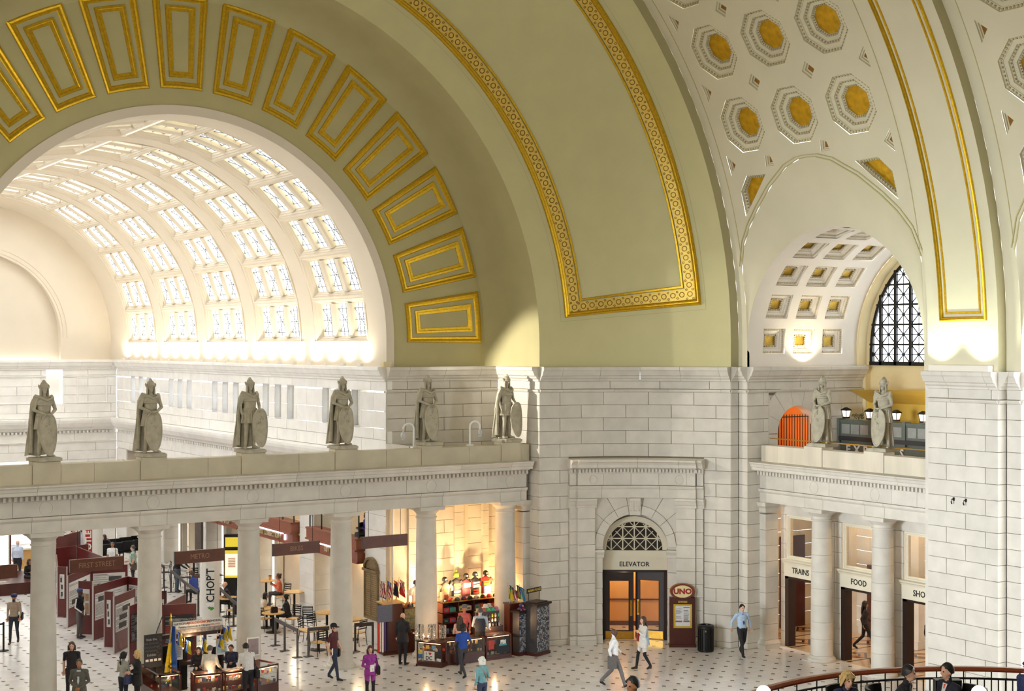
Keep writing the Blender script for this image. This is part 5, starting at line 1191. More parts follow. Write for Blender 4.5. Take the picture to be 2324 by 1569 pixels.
for i in range(5):
    a, b = PSP[i][1], PSP[i+1][0]; L = b-a
    t = thing('shopfront', shopl[i], 'shop', FR(a, 0, 0)); S = lambda s, o, z: (-o, s, z)
    fb = obj('fascia', MB().box(.05, L-.05, -.2, .32, 3.2, 3.58, F=S).box(.05, L-.05, -.2, .38, 3.16, 3.22, F=S).box(.05, L-.05, -.2, .36, 3.56, 3.62, F=S), BW, t)
    obj('sign_panel', MB().box(.1, L-.1, -.2, .24, 2.76, 3.16, F=S).box(.1, L-.1, -.2, .27, 2.72, 2.78, F=S), BW, t)
    w_ = 'BUTTERY' if i == 0 else ['', 'BUT COLLECTION', 'BAGEL & SANDWICH SHOP', 'SMOOTHIES', 'NEWS'][i]
    M = Matrix(((0, 0, -1, -.29), (-1, 0, 0, L*.5), (0, 1, 0, 2.96), (0,0,0,1)))
    text(w_, .26 if i != 2 else .24, mat('brass_sign_letters', (196, 178, 140), .5, .2, None), t, M, ext=.04, sx=1.0 if i != 2 else 1.0, bold=.008)
    if i in (0, 1): obj('neon_edge', MB().box(L*.5-1.25, L*.5+1.25, .245, .27, 3.07, 3.11, F=S).box(.75, .82, .245, .3, 2.86, 3.08, F=S), NEON, t)
    for k in range(4): obj('balustrade_glass', MB().box(.1+k*(L-.2)/4+.02, .1+(k+1)*(L-.2)/4-.02, .18, .2, 3.64, 4.5, F=S), GLASS, t)
    for k in range(5): obj('baluster_post', MB().box(.08+k*(L-.2)/4, .12+k*(L-.2)/4, .17, .21, 3.6, 4.56, F=S), IRON, t)
    obj('top_rail', MB().box(.05, L-.05, .15, .23, 4.56, 4.62, F=S), BW, t)
    obj('balcony_floor', MB().box(0, L, -3.0, .0, 3.1, 3.18, F=S), CRW, t)
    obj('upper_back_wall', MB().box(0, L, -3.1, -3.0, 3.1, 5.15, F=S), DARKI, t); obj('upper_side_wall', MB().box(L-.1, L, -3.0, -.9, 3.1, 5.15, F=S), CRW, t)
    obj('shop_ceiling', MB().box(0, L, -3.0, -.2, 5.15, 5.2, F=S), CRW, t)
    obj('cream_wall', MB().box(1.7, L-.6, -1.15, -1.05, 0, 3.1, F=S).box(0, L, -3.1, -3.05, 0, 3.1, F=S), CRW, t)
    dpl = obj('olive_door', rect_loft(lambda u, v, h: S(u, -.98+h, v), .35, 1.65, .05, 3.1, [(0,0,-.1), (0,0,0), (.1,.12,0), (.12,.14,-.02)]), MUST, t)
    obj('door_handle', MB().tube([S(.6, -.95, 1.0), S(.6, -.9, 1.05), S(.6, -.9, 1.3), S(.6, -.95, 1.35)], .02, 6), IRON, dpl)
    if i < 2: text('CHOPT', .2, WHITE, dpl, Matrix(((0, 0, -1, .95), (-1, 0, 0, 1.05), (0, 1, 0, 1.95), (0,0,0,1))), bold=.012)
    elif i == 2: obj('yellow_band', MB().box(.5, 1.5, -.97, -.96, 2.2, 3.0, F=S), mat('yellow_sign', (206, 176, 40), .6, 0, None), dpl)
    obj('stone_jamb', MB().box(L-.6, L-.25, -1.0, -.75, 0, 3.1, F=S).box(0, .3, -1.0, -.8, 0, 3.1, F=S), STONE, t)
    obj('white_light_tube', MB().box(L-.24, L-.12, -.8, -.72, 0, 2.75, F=S), mat('white_tube_light', (255, 252, 244), .5, 0, None, emit=1.0), t)
bulb('shop_lamp', (25.0, 49.2, 4.8), 40, (1, .9, .75), .2); bulb('shop_lamp', (23.9, 48.6, 2.6), 28, (1, .8, .5), .2); bulb('shop_lamp', (24.0, 54.4, 2.6), 35, (1, .85, .6), .2); bulb('shop_lamp', (25.0, 55, 4.8), 40, (1, .9, .75), .2)
obj('wall_hall_rear', MB().box(26.3, 26.5, 45, YF, 0, 5.2), CRW); tag(bpy.data.objects['wall_hall_rear'], 'rear wall behind the arcade shops', None, None, 'structure')
# bronze plaque on the nearest pier
t = thing('memorial_plaque', 'big bronze tablet with an arched top on the white pier by the flags', 'plaque', FR(1.02, .03, 0)); BRZ = mat('bronze', (140, 118, 84), .45, .4, (8, .2), (30, .3)); S = lambda s, o, z: (-o, s, z)
obj('tablet', rect_loft(lambda u, v, h: S(u, h, v), -.52, .52, .85, 2.55, [(0,0,-.02), (0,0,.06), (.06,.06,.06), (.07,.07,.03), (.5,.8,.03)]), BRZ, t)
obj('arched_crown', MB().loft([[S(.5*math.cos(a)*r, o, 2.62+.42*math.sin(a)*r) for a in [PI*i/16 for i in range(17)]] for r, o in ((1, -.02), (1, .1), (.8, .1), (.78, .04), (.1, .05))]).box(-.56, .56, -.02, .12, 2.53, 2.62, F=S), BRZ, t)
m = MB()
for k in range(20):
    z = 2.42-k*.075
    for c in (-.43, .03): m.box(c, c+R.uniform(.25, .38), .03, .045, z, z+.025, F=S)
obj('raised_text', m, mat('worn_bronze', (176, 154, 112), .4, .4, None), t, kind='stuff')
t = thing('memorial_plaque', 'small dark plaque with a pointed crest on the far white pier above the METRO sign', 'plaque', FR(18.3, .03, 0))
obj('tablet', MB().box(-.4, .4, -.02, .07, 1.2, 2.75, F=S), mat('dark_bronze', (96, 84, 76), .5, .3, (8, .2)), t); obj('pointed_crest', MB().loft([[S(s*r, o, 2.75+z*r) for s, z in ((-.45, 0), (-.3, .2), (-.15, .28), (0, .5), (.15, .28), (.3, .2), (.45, 0))] for r, o in ((1, -.02), (1, .08), (.8, .1))]), _M['dark_bronze'], t)
# ---------------------------------------------------------------- tables, chairs, barriers
def cafe_table(loc, label, r=.38, h=.74, square=False, top=LWOOD):
    t = thing('cafe_table', label, 'table', loc, 0, 'cafe tables in the skylit hall')
    m = MB()
    if square: m.box(-.6, .6, -.36, .36, h-.035, h)
    else: m.lathe([(r-.01, h-.035), (r, h-.03), (r, h-.005), (r-.01, h)], n=24)
    obj('tabletop', m, top, t)
    obj('pedestal', MB().lathe([(.05, .04), (.045, .1), (.045, h-.03)], n=10), BLACK, t); obj('base_disc', MB().lathe([(.27, 0), (.28, .015), (.1, .035), (.05, .06)], n=20), BLACK, t); return t
def cafe_chair(loc, rz, label, arms=False, h=.46):
    t = thing('cafe_chair', label, 'chair', loc, rz, 'metal cafe chairs')
    obj('seat', MB().loft([[(x, y, z) for x, y in ((-.2, -.2), (.2, -.2), (.19, .2), (-.19, .2))] for z in (h-.025, h)]), LWOOD if not arms else IRON, t)
    m = MB()
    for s in (-1, 1): obj('leg', MB().tube([(s*.19, -.18, h), (s*.21, -.22, 0)], .012, 6), IRON, t); obj('leg', MB().tube([(s*.18, .2, h), (s*.2, .26, 0)], .012, 6), IRON, t)
    for s in (-1, 1): m.tube([(s*.18, .2, h), (s*.19, .25, h+.25), (s*.18, .28, h+.45)], .012, 6)
    m.tube([(-.18, .28, h+.45), (.18, .28, h+.45)], .012, 6); obj('back_frame', m, IRON, t)
    for k in range(4): obj('back_slat', MB().box(-.18, .18, .255+.008*k, .265+.008*k, h+.14+.08*k, h+.18+.08*k), IRON, t)
    if arms:
        for s in (-1, 1): obj('armrest', MB().tube([(s*.19, .24, h+.24), (s*.23, .0, h+.24), (s*.22, -.18, h+.2), (s*.2, -.18, h)], .011, 6), IRON, t)
    return t
def barrier(pts, label, h=.92):
    t = thing('queue_barrier', label, 'barrier', (*pts[0], 0)); o = V((*pts[0], 0)); G_ = mat('barrier_grey', (84, 78, 78), .45, .3, None)
    for p in pts:
        q = V((*p, 0))-o; obj('post', MB().box(q.x-.03, q.x+.03, q.y-.03, q.y+.03, .02, h), G_, t); obj('base_plate', MB().box(q.x-.15, q.x+.15, q.y-.11, q.y+.11, 0, .02), G_, t)
    for p, q in zip(pts[:-1], pts[1:]):
        a, b = V((*p, 0))-o, V((*q, 0))-o; c = (a+b)/2; obj('rail', MB().cbox((c.x, c.y, h+.0), ((b-a).length+.06, .05, .12), math.atan2((b-a).y, (b-a).x)), G_, t)
    return t
barrier([floor_at(625, 1466), floor_at(646, 1478), floor_at(675, 1493)], 'grey three post barrier in front of the seated woman by the round table')
barrier([floor_at(700, 1491), floor_at(792, 1484)], 'grey barrier with square posts passing behind the fourth column')
barrier([floor_at(806, 1480), floor_at(846, 1477)], 'short grey barrier beside the bronze tablet and flag stand')
barrier([floor_at(500, 1390), floor_at(530, 1422), floor_at(560, 1442)], 'grey barrier right of the white CHOPT pillar')
barrier([floor_at(388, 1345), floor_at(420, 1375), floor_at(450, 1398)], 'grey barrier left of the white CHOPT pillar')
barrier([floor_at(372, 1335), floor_at(330, 1310)], 'far grey barrier by the second column')
tb = [((620, 1436), 'round oak table in front of the seated woman in black', .42, 0), ((605, 1425), 'round oak table just right of the third column', .4, 0), ((604, 1372), 'oak table with a jar beside the person in an orange vest', .4, 0), ((668, 1400), 'round oak table at the foot of the white pier', .4, 0), ((742, 1452), 'oak table on a tall pedestal left of the fourth column', .4, 0), ((722, 1476), 'square oak table with the barrier before it', .4, 1), ((797, 1452), 'round oak table right of the fourth column', .42, 0), ((470, 1345), 'table with a red box, left of the CHOPT pillar top', .42, 1), ((440, 1310), 'far dark table behind the METRO sign', .42, 0), ((520, 1400), 'small table between the CHOPT pillar and the third column', .4, 0)]
for p, l, r, sq in tb: cafe_table((*floor_at(*p), 0), l, r, square=bool(sq), top=LWOOD if p[0] > 500 else DWOOD, h=.98 if p[0] in (604, 668, 742) else .74)
ch = [((664, 1432), rad(-60), 'black slatted chair behind the seated woman in black', 0), ((700, 1430), rad(150), 'black armchair facing the white pier and round table', 1), ((697, 1462), rad(40), 'wire chair behind the square oak table', 1), ((722, 1488), rad(190), 'oak seated chair in front of the square table', 0), ((716, 1455), rad(10), 'black chair on the far side of the square table', 0), ((600, 1432), rad(120), 'chair by the round table next to the third column', 0), ((642, 1388), rad(-70), 'tall black chair of the person in the orange vest', 0), ((374, 1322), rad(-100), 'black chair just right of the second column', 1), ((410, 1335), rad(20), 'black chair right of the standing man in black', 1), ((437, 1335), rad(170), 'dark chair in front of the far table', 1), ((528, 1412), rad(-100), 'black chair of the man in a dark suit by the CHOPT pillar', 0), ((812, 1465), rad(200), 'dark chair behind the short barrier', 0)]
for p, rz, l, a in ch: cafe_chair((*floor_at(*p), 0), rz, l, bool(a), h=.62 if p == (642, 1388) else .46)
t = thing('chair_stack', 'row of stacked dark chairs by the far arcade pier right of the second column', 'chair', (22.1, 68.6, 0), 0)
for k in range(4):
    m = MB(); x, y = -k*.66, -k*.3; m.box(x-.3, x+.3, y-.3, y+.3, .7, .76).box(x-.3, x+.3, y+.26, y+.3, .76, 1.35)
    for sx in (-.28, .28):
        for sy in (-.28, .28): m.box(x+sx-.02, x+sx+.02, y+sy-.02, y+sy+.02, 0, .72)
    m.box(x-.28, x+.28, y-.2, y+.1, .78, 1.2)
    obj('stacked_chairs', m, IRON, t)
t = thing('high_chair', 'oak high chair standing by the olive door', 'chair', (*floor_at(820, 1412), 0), .3)
for sx in (-.2, .2):
    for sy in (-.2, .2): obj('leg', MB().tube([(sx*1.1, sy*1.1, 0), (sx*.75, sy*.75, 1.0)], .02, 6), LWOOD, t)
obj('seat', MB().box(-.18, .18, -.18, .18, .52, .56), LWOOD, t); obj('tray', MB().box(-.22, .22, -.3, -.1, .74, .77), LWOOD, t); obj('backrest', MB().box(-.16, .16, .13, .16, .7, 1.02), LWOOD, t)
for k in range(3): obj('rung', MB().box(-.2, .2, -.19, -.17, .15+.14*k, .18+.14*k), LWOOD, t)
# white advertising pillars
def pillar(px, py, top, label, r, word, colr):
    x, y = floor_at(px, py); t = thing('advertising_pillar', label, 'pillar', (x, y, 0), math.atan2(x, -y)+PI/2-PI/2 if False else math.atan2(-y, -x)+PI/2)
    obj('drum', MB().lathe([(r*.98, 0), (r, .02), (r, top), (r*.93, top)], n=36, cap=False), WHITE, t); obj('dark_top', MB().lathe([(r*.94, top-.12), (.01, top-.12)], n=30), mat('grey_pillar_inside', (92, 90, 88), .8, 0, None), t); return t
t = pillar(476, 1412, 2.62, 'white CHOPT advertising pillar with a green lettuce picture', .37, '', 0)
TM_ = lambda x, z, rz, d: Matrix(((0, -1, 0, x), (0, 0, -1, -d), (1, 0, 0, z), (0,0,0,1)))
text("CHOP'T", .42, BLK, t, TM_(.04, 1.45, 0, .385), sx=.85, bold=.006); obj('black_rule', MB().box(-.12, .16, -.385, -.375, .82, .835), BLK, t)
obj('label_outline', MB().box(-.15, .17, -.378, -.372, .45, 2.1), mat('offwhite_label', (240, 240, 238), .5, 0, None), t)
m = MB()
for i in range(26): a = R.uniform(0, 6.28); q = R.uniform(0, .1); m.ball((.03+q*1.3*math.cos(a), -.38, .58+q*.7*math.sin(a)), R.uniform(.02, .05), 6, sc=(1, .4, .8), m=4)
obj('lettuce_picture', m, mat('lettuce_green', (74, 150, 48), .6, 0, (30, .3)), t, kind='stuff')
t = pillar(210, 1305, 2.6, 'white pillar with a red CHIPOTLE banner far in the hall', .45, '', 0)
obj('red_banner', MB().lathe([(.455, .5), (.455, 2.2)], n=36, cap=False), _M['white_paint'], t)
rb = MB(); aa = [-PI/2-.75+.09*i for i in range(9)]
rb.loft([[(.462*math.cos(a), .462*math.sin(a), z) for a in aa] for z in (.2, 2.25)], cap=False, closed=False); obj('red_label', rb, mat('chili_red', (186, 44, 44), .5, 0, None), t)
text('CHIPOTLE', .36, WHITE, t, TM_(-.17, 1.25, 0, .47), bold=.012)
# exhibition panels: folding maroon screens with printed sheets
MAR = mat('maroon_panel', (96, 36, 36), .35, 0, (4, .1)); PAP = mat('printed_sheet', (216, 216, 214), .6, 0, (6, .05)); INK = mat('printed_ink', (70, 70, 72), .7, 0, (20, .3)); TANP = mat('sepia_clipping', (170, 140, 104), .7, 0, (8, .15)); ORP = mat('orange_clipping', (214, 130, 70), .7, 0, None); BLKP = mat('black_sheet', (34, 32, 36), .6, 0, None)
def panel(p, q, label, h=1.95, z=.02, sheet_='text', front=1, both=False, parent=None):
    a, b = V((*p, 0)), V((*q, 0)); L = (b-a).length
    t = thing('exhibit_screen', label, 'display screen', (p[0], p[1], 0), math.atan2((b-a).y, (b-a).x), 'maroon exhibition panels')
    obj('panel_board', MB().box(0, L, -.02, .02, z, h), MAR, t); obj('edge_strip', MB().box(-.012, .012, -.025, .025, 0, h+.01).box(L-.012, L+.012, -.025, .025, 0, h+.01), mat('aluminium_edge', (190, 186, 184), .4, .5, None), t)
    y = -.028*front; y2 = -.032*front
    if sheet_ != 'blank':
        col = {'black': BLKP, 'tan': PAP}.get(sheet_, PAP); s = obj('printed_sheet', MB().box(.1, L-.1, min(0, y), max(0, y), .72, 1.66), col, t); m = MB(); m2 = MB(); ya, yb = min(y, y2), max(y, y2)
        if sheet_ == 'tan':
            for (u, v, w, hh, mm) in ((.05, .5, .4, .34, TANP), (.5, .55, .4, .28, TANP), (.08, .08, .35, .3, ORP), (.5, .05, .4, .42, TANP)): m2.add([], []); obj('clipping', MB().box(.1+u*(L-.2), .1+(u+w)*(L-.2), ya, yb, .72+v*.94, .72+(v+hh)*.94), mm, s)
        else:
            ink = m
            for k in range(3):
                u = R.uniform(.05, .5); v = .1+.3*k; obj('printed_photo', MB().box(.1+u*(L-.2), .1+(u+.4)*(L-.2), ya, yb, .72+v*.9, .72+(v+.2)*.9), INK if sheet_ != 'black' else mat('grey_photo', (110, 112, 118), .6, 0, (9, .5)), s)
            for k in range(22):
                zz = .76+k*.04
                if R.random() < .75: m.box(.13, .13+R.uniform(.3, .9)*(L-.3), ya, yb-.001 if front > 0 else yb, zz, zz+.012)
            obj('text_lines', m, INK if sheet_ != 'black' else mat('pale_print', (150, 150, 150), .7, 0, None), s, kind='stuff')
    return t
def lerp2(a, b, t): return (a[0]+(b[0]-a[0])*t, a[1]+(b[1]-a[1])*t)
def W2(px, py): return floor_at(px, py)
PN = [((258, 1483), (305, 1458), 'maroon panel with a white sheet, third fold from the front', 'text'), ((237, 1452), (305, 1449), 'maroon panel seen face on with black and white portraits', 'tan'),
      ((211, 1453), (290, 1433), 'maroon panel with rows of dark photographs behind the man in a blue cap', 'text'), ((186, 1440), (210, 1442), 'maroon panel with tan newspaper clippings', 'tan'),
      ((152, 1425), (188, 1408), 'maroon panel with a white framed sheet of portraits', 'text'), ((132, 1400), (152, 1402), 'far maroon panel with a white framed sheet and a small brown picture', 'text'), ((126, 1380), (132, 1400), 'farthest maroon panel, seen edge on beside the first column', 'text')]
panel(W2(258, 1486), W2(306, 1462), 'front maroon panel whose white sheet has a small map', sheet_='text')
panel(W2(237, 1470), W2(258, 1471), 'narrow maroon panel with two dark portraits, left of the front one', sheet_='text')
panel(W2(211, 1456), W2(290, 1428), 'maroon panel with rows of dark photographs, second from the front', sheet_='text')
panel(W2(290, 1428), W2(330, 1436), 'maroon panel with a white sheet running behind the second column', sheet_='text')
panel(W2(178, 1441), W2(210, 1442), 'maroon panel with tan and orange newspaper clippings by the man in the cap', sheet_='tan')
panel(W2(153, 1427), W2(205, 1400), 'maroon panel with white framed portraits left of the man in the cap', sheet_='text')
panel(W2(131, 1401), W2(152, 1402), 'maroon panel with a small brown picture on its sheet', sheet_='text')
panel(W2(128, 1368), W2(131, 1401), 'maroon panel turned edge on beside the first column', sheet_='text')
panel(W2(126, 1350), W2(200, 1338), 'plain maroon panel at the back, under the FIRST STREET sign', sheet_='blank')
panel(W2(175, 1345), W2(250, 1382), 'plain maroon panel behind the white framed ones', sheet_='blank')
panel(W2(205, 1400), W2(290, 1395), 'maroon panel with a white edged sheet, middle row', sheet_='text')
panel(W2(126, 1320), W2(182, 1302), 'farthest maroon panel by the white CHIPOTLE pillar', sheet_='blank')
panel(W2(292, 1512), W2(318, 1500), 'maroon panel with a black printed sheet beside the second column', sheet_='black')
pc = panel(W2(366, 1512), W2(446, 1508), 'maroon panel with a black sheet headed COMPETITION FINALISTS', sheet_='black', h=2.0)
text('COMPETITION FINALISTS', .105, mat('grey_heading', (170, 170, 168), .7, 0, None), pc, Matrix(((1,0,0,.78), (0,0,-1,-.036), (0,1,0,1.5), (0,0,0,1))), sx=.9)
obj('red_emblem', MB().box(.14, .34, -.036, -.03, 1.05, 1.3), mat('emblem_red', (130, 44, 40), .6, 0, None), pc)
panel(W2(366, 1512), W2(420, 1478), 'maroon panel folded back behind the COMPETITION FINALISTS one', sheet_='blank')
panel(W2(360, 1470), W2(378, 1468), 'small maroon panel just right of the second column', sheet_='text')
# far left of the hall: backlit screen, plinth bench, counter, potted plant
t = thing('backlit_screen', 'bright white backlit screen in a wooden frame at the left edge', 'screen', (*floor_at(-8, 1335), 0), -.25)
obj('screen_frame', rect_loft(lambda u, v, h: (u, -h, v), -.6, .6, .8, 2.35, [(0,0,-.1), (0,0,.06), (.08,.08,.06), (.08,.08,.02)]), BWOOD, t); obj('lit_face', MB().box(-.54, .54, -.04, -.02, .86, 2.28), mat('lit_screen', (255, 250, 236), .5, 0, None, emit=1.6), t); obj('stand', MB().box(-.5, .5, -.2, .2, 0, .8), DWOOD, t)
t = thing('platform_bench', 'low dark red wooden platform left of the first column', 'bench', (*floor_at(28, 1352), 0), 0)
obj('top_slab', MB().box(-1.6, 1.25, 0, 3.4, .42, .5), DWOOD, t); obj('front_face', MB().box(-1.55, 1.2, .05, 3.3, .0, .42), DWOOD, t); obj('paper_slip', MB().box(-.35, -.1, .6, .7, .5, .506), WHITE, t)
t = thing('reception_counter', 'pale counter with a wooden front behind the first column', 'counter', (*floor_at(75, 1290), 0), 0); obj('counter_body', MB().box(-.7, 1.3, 0, .6, 0, .9), LWOOD, t); obj('counter_top', MB().box(-.8, 1.4, -.1, .7, .9, .97), WHITE, t)
t = thing('potted_plant', 'grey spherical stone planters with a dark plant by the far wall', 'plant', (*floor_at(140, 1266), 0)); obj('round_planter', MB().lathe([(.2, 0), (.5, .15), (.55, .4), (.45, .65), (.3, .7)], n=18).lathe([(.2, 0), (.45, .15), (.5, .4), (.4, .6), (.3, .65)], (1.0, -.4, 0), 18), mat('grey_planter', (168, 164, 158), .8, 0, (5, .15)), t)
m = MB(); leaves(m, (.1, 0, .9), .45, 120, .1, .35); obj('foliage', m, mat('grey_leaf', (92, 92, 84), .7, 0, (12, .3)), t, kind='stuff')
t = thing('belt_barrier', 'black belt barrier post at the left edge, on the marble floor', 'barrier', (*floor_at(8, 1478), 0)); obj('post', MB().tube([(0, 0, .02), (0, 0, 1.0)], .035, 10), BLACK, t); obj('base_disc', MB().lathe([(.18, 0), (.18, .02), (.05, .04)], n=18), BLACK, t); obj('belt', MB().box(-1.5, 0, -.005, .005, .9, .96), BLACK, t)
t = thing('belt_barrier', 'far black belt barrier near the CHIPOTLE pillar', 'barrier', (*floor_at(300, 1280), 0)); pp_ = [(0, 0), (-.35, 1.4), (-.9, 3.2)]
for q in pp_: obj('post', MB().tube([(*q, 0), (*q, 1.0)], .05, 8), BLACK, t)
for a, b in zip(pp_[:-1], pp_[1:]):
    for z in (.5, .93): obj('belt', MB().tube([(*a, z), (*b, z)], .03, 4), BLACK, t)
t = thing('lit_menu_stand', 'yellow and white lit menu stand behind the CHOPT pillar', 'sign', (*floor_at(527, 1352), 0), -.5); obj('stand_body', MB().box(-.34, .34, -.05, .3, 0, 2.55).box(.3, .6, -.02, .3, 0, 1.9), BLACK, t)
obj('yellow_header', MB().box(-.28, .28, -.07, -.05, 2.05, 2.45), mat('yellow_poster', (230, 208, 60), .5, 0, None, emit=.3), t); obj('yellow_poster', MB().box(-.3, .3, -.07, -.05, .75, 1.9), _M['yellow_poster'], t); obj('white_poster', MB().box(-.28, .26, -.08, -.07, .85, 1.75), mat('white_poster', (250, 244, 226), .5, 0, None, emit=.4), t)
m = MB()
for k in range(6): m.box(-.16, .14, -.085, -.08, 1.2+k*.07, 1.24+k*.07)
obj('orange_lettering', m, mat('orange_print', (226, 170, 130), .6, 0, None), t, kind='stuff')
RB_ = mat('red_box', (190, 44, 40), .5, 0, None)
def on_table(px, py, l, cat='box'):
    return (*floor_at(px, py), .74)
t = thing('napkin_box', 'red box on the table left of the CHOPT pillar', 'box', (floor_at(470, 1345)[0]-.2, floor_at(470, 1345)[1]-.1, .74)); obj('box_body', MB().box(-.09, .09, -.07, .07, 0, .2), RB_, t); obj('box_lid', MB().box(-.05, .05, -.04, .04, .2, .23), WHITE, t)
t = thing('napkin_box', 'red box on the far dark table behind the METRO sign', 'box', (floor_at(440, 1310)[0]+.1, floor_at(440, 1310)[1]-.1, .74)); obj('box_body', MB().box(-.09, .09, -.07, .07, 0, .2), RB_, t); obj('box_lid', MB().box(-.05, .05, -.04, .04, .2, .23), WHITE, t)
x, y = floor_at(620, 1436); t = thing('handbag', 'dark brown bag standing on the round oak table', 'bag', (x, y-.1, .74)); obj('bag_body', MB().loft([[(a*sx, b, z) for a, b in ((-.12, -.06), (.12, -.06), (.12, .06), (-.12, .06))] for z, sx in ((0, 1), (.18, .95), (.22, .7))]), DDOOR, t); obj('bag_handle', MB().tube([(-.06, 0, .21), (-.05, 0, .27), (.05, 0, .27), (.06, 0, .21)], .01, 5), DDOOR, t)
x, y = floor_at(604, 1372); t = thing('drink_cup', 'brown drink cup on the table by the orange vest', 'cup', (x+.12, y-.12, .98)); obj('cup_body', MB().lathe([(.05, 0), (.06, .16), (.065, .17)], n=12), LWOOD, t); obj('cup_lid', MB().lathe([(.067, .17), (.06, .2), (.02, .21)], n=12), BWOOD, t)
# ================================================================ souvenir stalls
def case(loc, rz, w, d, h, label, kind=0):
    t = thing('display_case', label, 'display case', (*loc, 0), rz)
    obj('wooden_base', MB().box(-w/2, w/2, 0, d, 0, .14 if kind else h*.42).box(-w/2-.02, w/2+.02, -.02, d+.02, 0, .06), DWOOD, t)
    z0 = .14 if kind else h*.42
    m = MB()
    for x in (-w/2, w/2-.04):
        for y in (0, d-.04): m.box(x, x+.04, y, y+.04, z0, h)
    m.box(-w/2, w/2, 0, .04, h-.05, h).box(-w/2, w/2, d-.04, d, h-.05, h).box(-w/2, -w/2+.04, 0, d, h-.05, h).box(w/2-.04, w/2, 0, d, h-.05, h); obj('wooden_frame', m, DWOOD, t)
    obj('glass_top', MB().box(-w/2+.02, w/2-.02, .02, d-.02, h-.015, h-.005), GLASS, t); obj('glass_front', MB().box(-w/2+.03, w/2-.03, .005, .012, z0, h-.04), GLASS, t)
    obj('back_board', MB().box(-w/2+.03, w/2-.03, d-.05, d-.03, z0, h-.04), DWOOD, t); obj('glass_shelf', MB().box(-w/2+.04, w/2-.04, .03, d-.06, (z0+h)/2, (z0+h)/2+.012), GLASS, t)
    obj('strip_light', MB().box(-w/2+.08, w/2-.08, .05, .09, h-.075, h-.055), mat('warm_strip', (255, 190, 120), .5, 0, None, emit=9), t)
    for zz in (z0+.01, (z0+h)/2+.012):
        for i in range(int(w/.09)):
            x = -w/2+.08+i*(w-.16)/max(1, int(w/.09)-1); c = R.choice([(220, 214, 200), (196, 60, 56), (60, 80, 120), (230, 190, 90), (60, 60, 62), (230, 226, 220)])
            q = R.uniform(.03, .05); obj('souvenir', MB().cbox((x, R.uniform(.1, d*.6), zz+q), (q*1.5, q*1.2, q*2), R.uniform(-.4, .4)), mat('trinket_%d_%d_%d' % c, c, .4, 0, None), t)
    return t
H_ = .82
k1 = case((23.06, 41.66), math.atan2(-.79, .52), .92, .55, H_, 'front glass display case with a heart lettered T-shirt, angled to the camera', 1)
sh_ = obj('shirt_print', MB().box(-.18, .2, -.004, .004, .2, .5), WHITE, k1); text('I', .12, BLK, sh_, Matrix(((1,0,0,-.1), (0,0,-1,-.008), (0,1,0,.42), (0,0,0,1))), bold=.004); text('DC', .17, BLK, sh_, Matrix(((1,0,0,.0), (0,0,-1,-.008), (0,1,0,.28), (0,0,0,1))), bold=.004)
obj('heart', MB().add([(.04+.055*math.sin(a)**3, -.008, .43+.042*(1.2*math.cos(a)-.45*math.cos(2*a)-.15*math.cos(3*a))) for a in [2*PI*i/24 for i in range(24)]], [tuple(range(24))]), mat('heart_red', (200, 40, 60), .6, 0, None), sh_)
for x, z, w, h, c in ((-.4, .25, .18, .14, (60, 110, 170)), (-.4, .42, .16, .12, (210, 190, 90)), (-.36, .58, .14, .12, (160, 160, 160)), (-.12, .58, .14, .12, (214, 180, 80)), (.1, .58, .16, .12, (120, 160, 190)), (.32, .3, .16, .3, (40, 40, 44))): obj('souvenir', MB().box(x, x+w*.9, -.003, .003, z, z+h), mat('trinket_%d_%d_%d' % c, c, .5, 0, (12, .3)), k1)
text('FBI', .12, WHITE, k1, Matrix(((1,0,0,.36), (0,0,-1,-.006), (0,1,0,.24), (0,0,0,1))), bold=.006)
case((23.86, 41.5), -.1, .5, .5, H_, 'narrow dark display case right of the angled front one')
case((24.6, 41.42), -.05, .85, .5, H_, 'middle display case behind the woman in the blue shirt')
k4 = case((25.6, 41.42), .02, 1.0, .5, H_, 'right display case with white FBI letters on dark cloth', 1)
obj('dark_cloth', MB().box(-.1, .42, -.004, .004, .2, .68), mat('dark_cloth_print', (36, 44, 48), .7, 0, (12, .3)), k4); text('FBI', .17, WHITE, k4, Matrix(((1,0,0,.16), (0,0,-1,-.008), (0,1,0,.56), (0,0,0,1))), bold=.01); obj('souvenir', MB().box(.0, .3, -.006, -.003, .44, .5), mat('teal_print', (80, 160, 170), .6, 0, None), k4); obj('souvenir', MB().box(-.42, -.2, -.004, .004, .36, .66), mat('red_print_b', (190, 70, 60), .6, 0, (9, .3)), k4)
for x, y, z, p in ((23.1, 41.9, .95, 14), (24.4, 41.7, 1.0, 14), (25.6, 41.7, 1.0, 16)): bulb('case_lamp', (x, y, z), p, (1, .6, .3), .04)
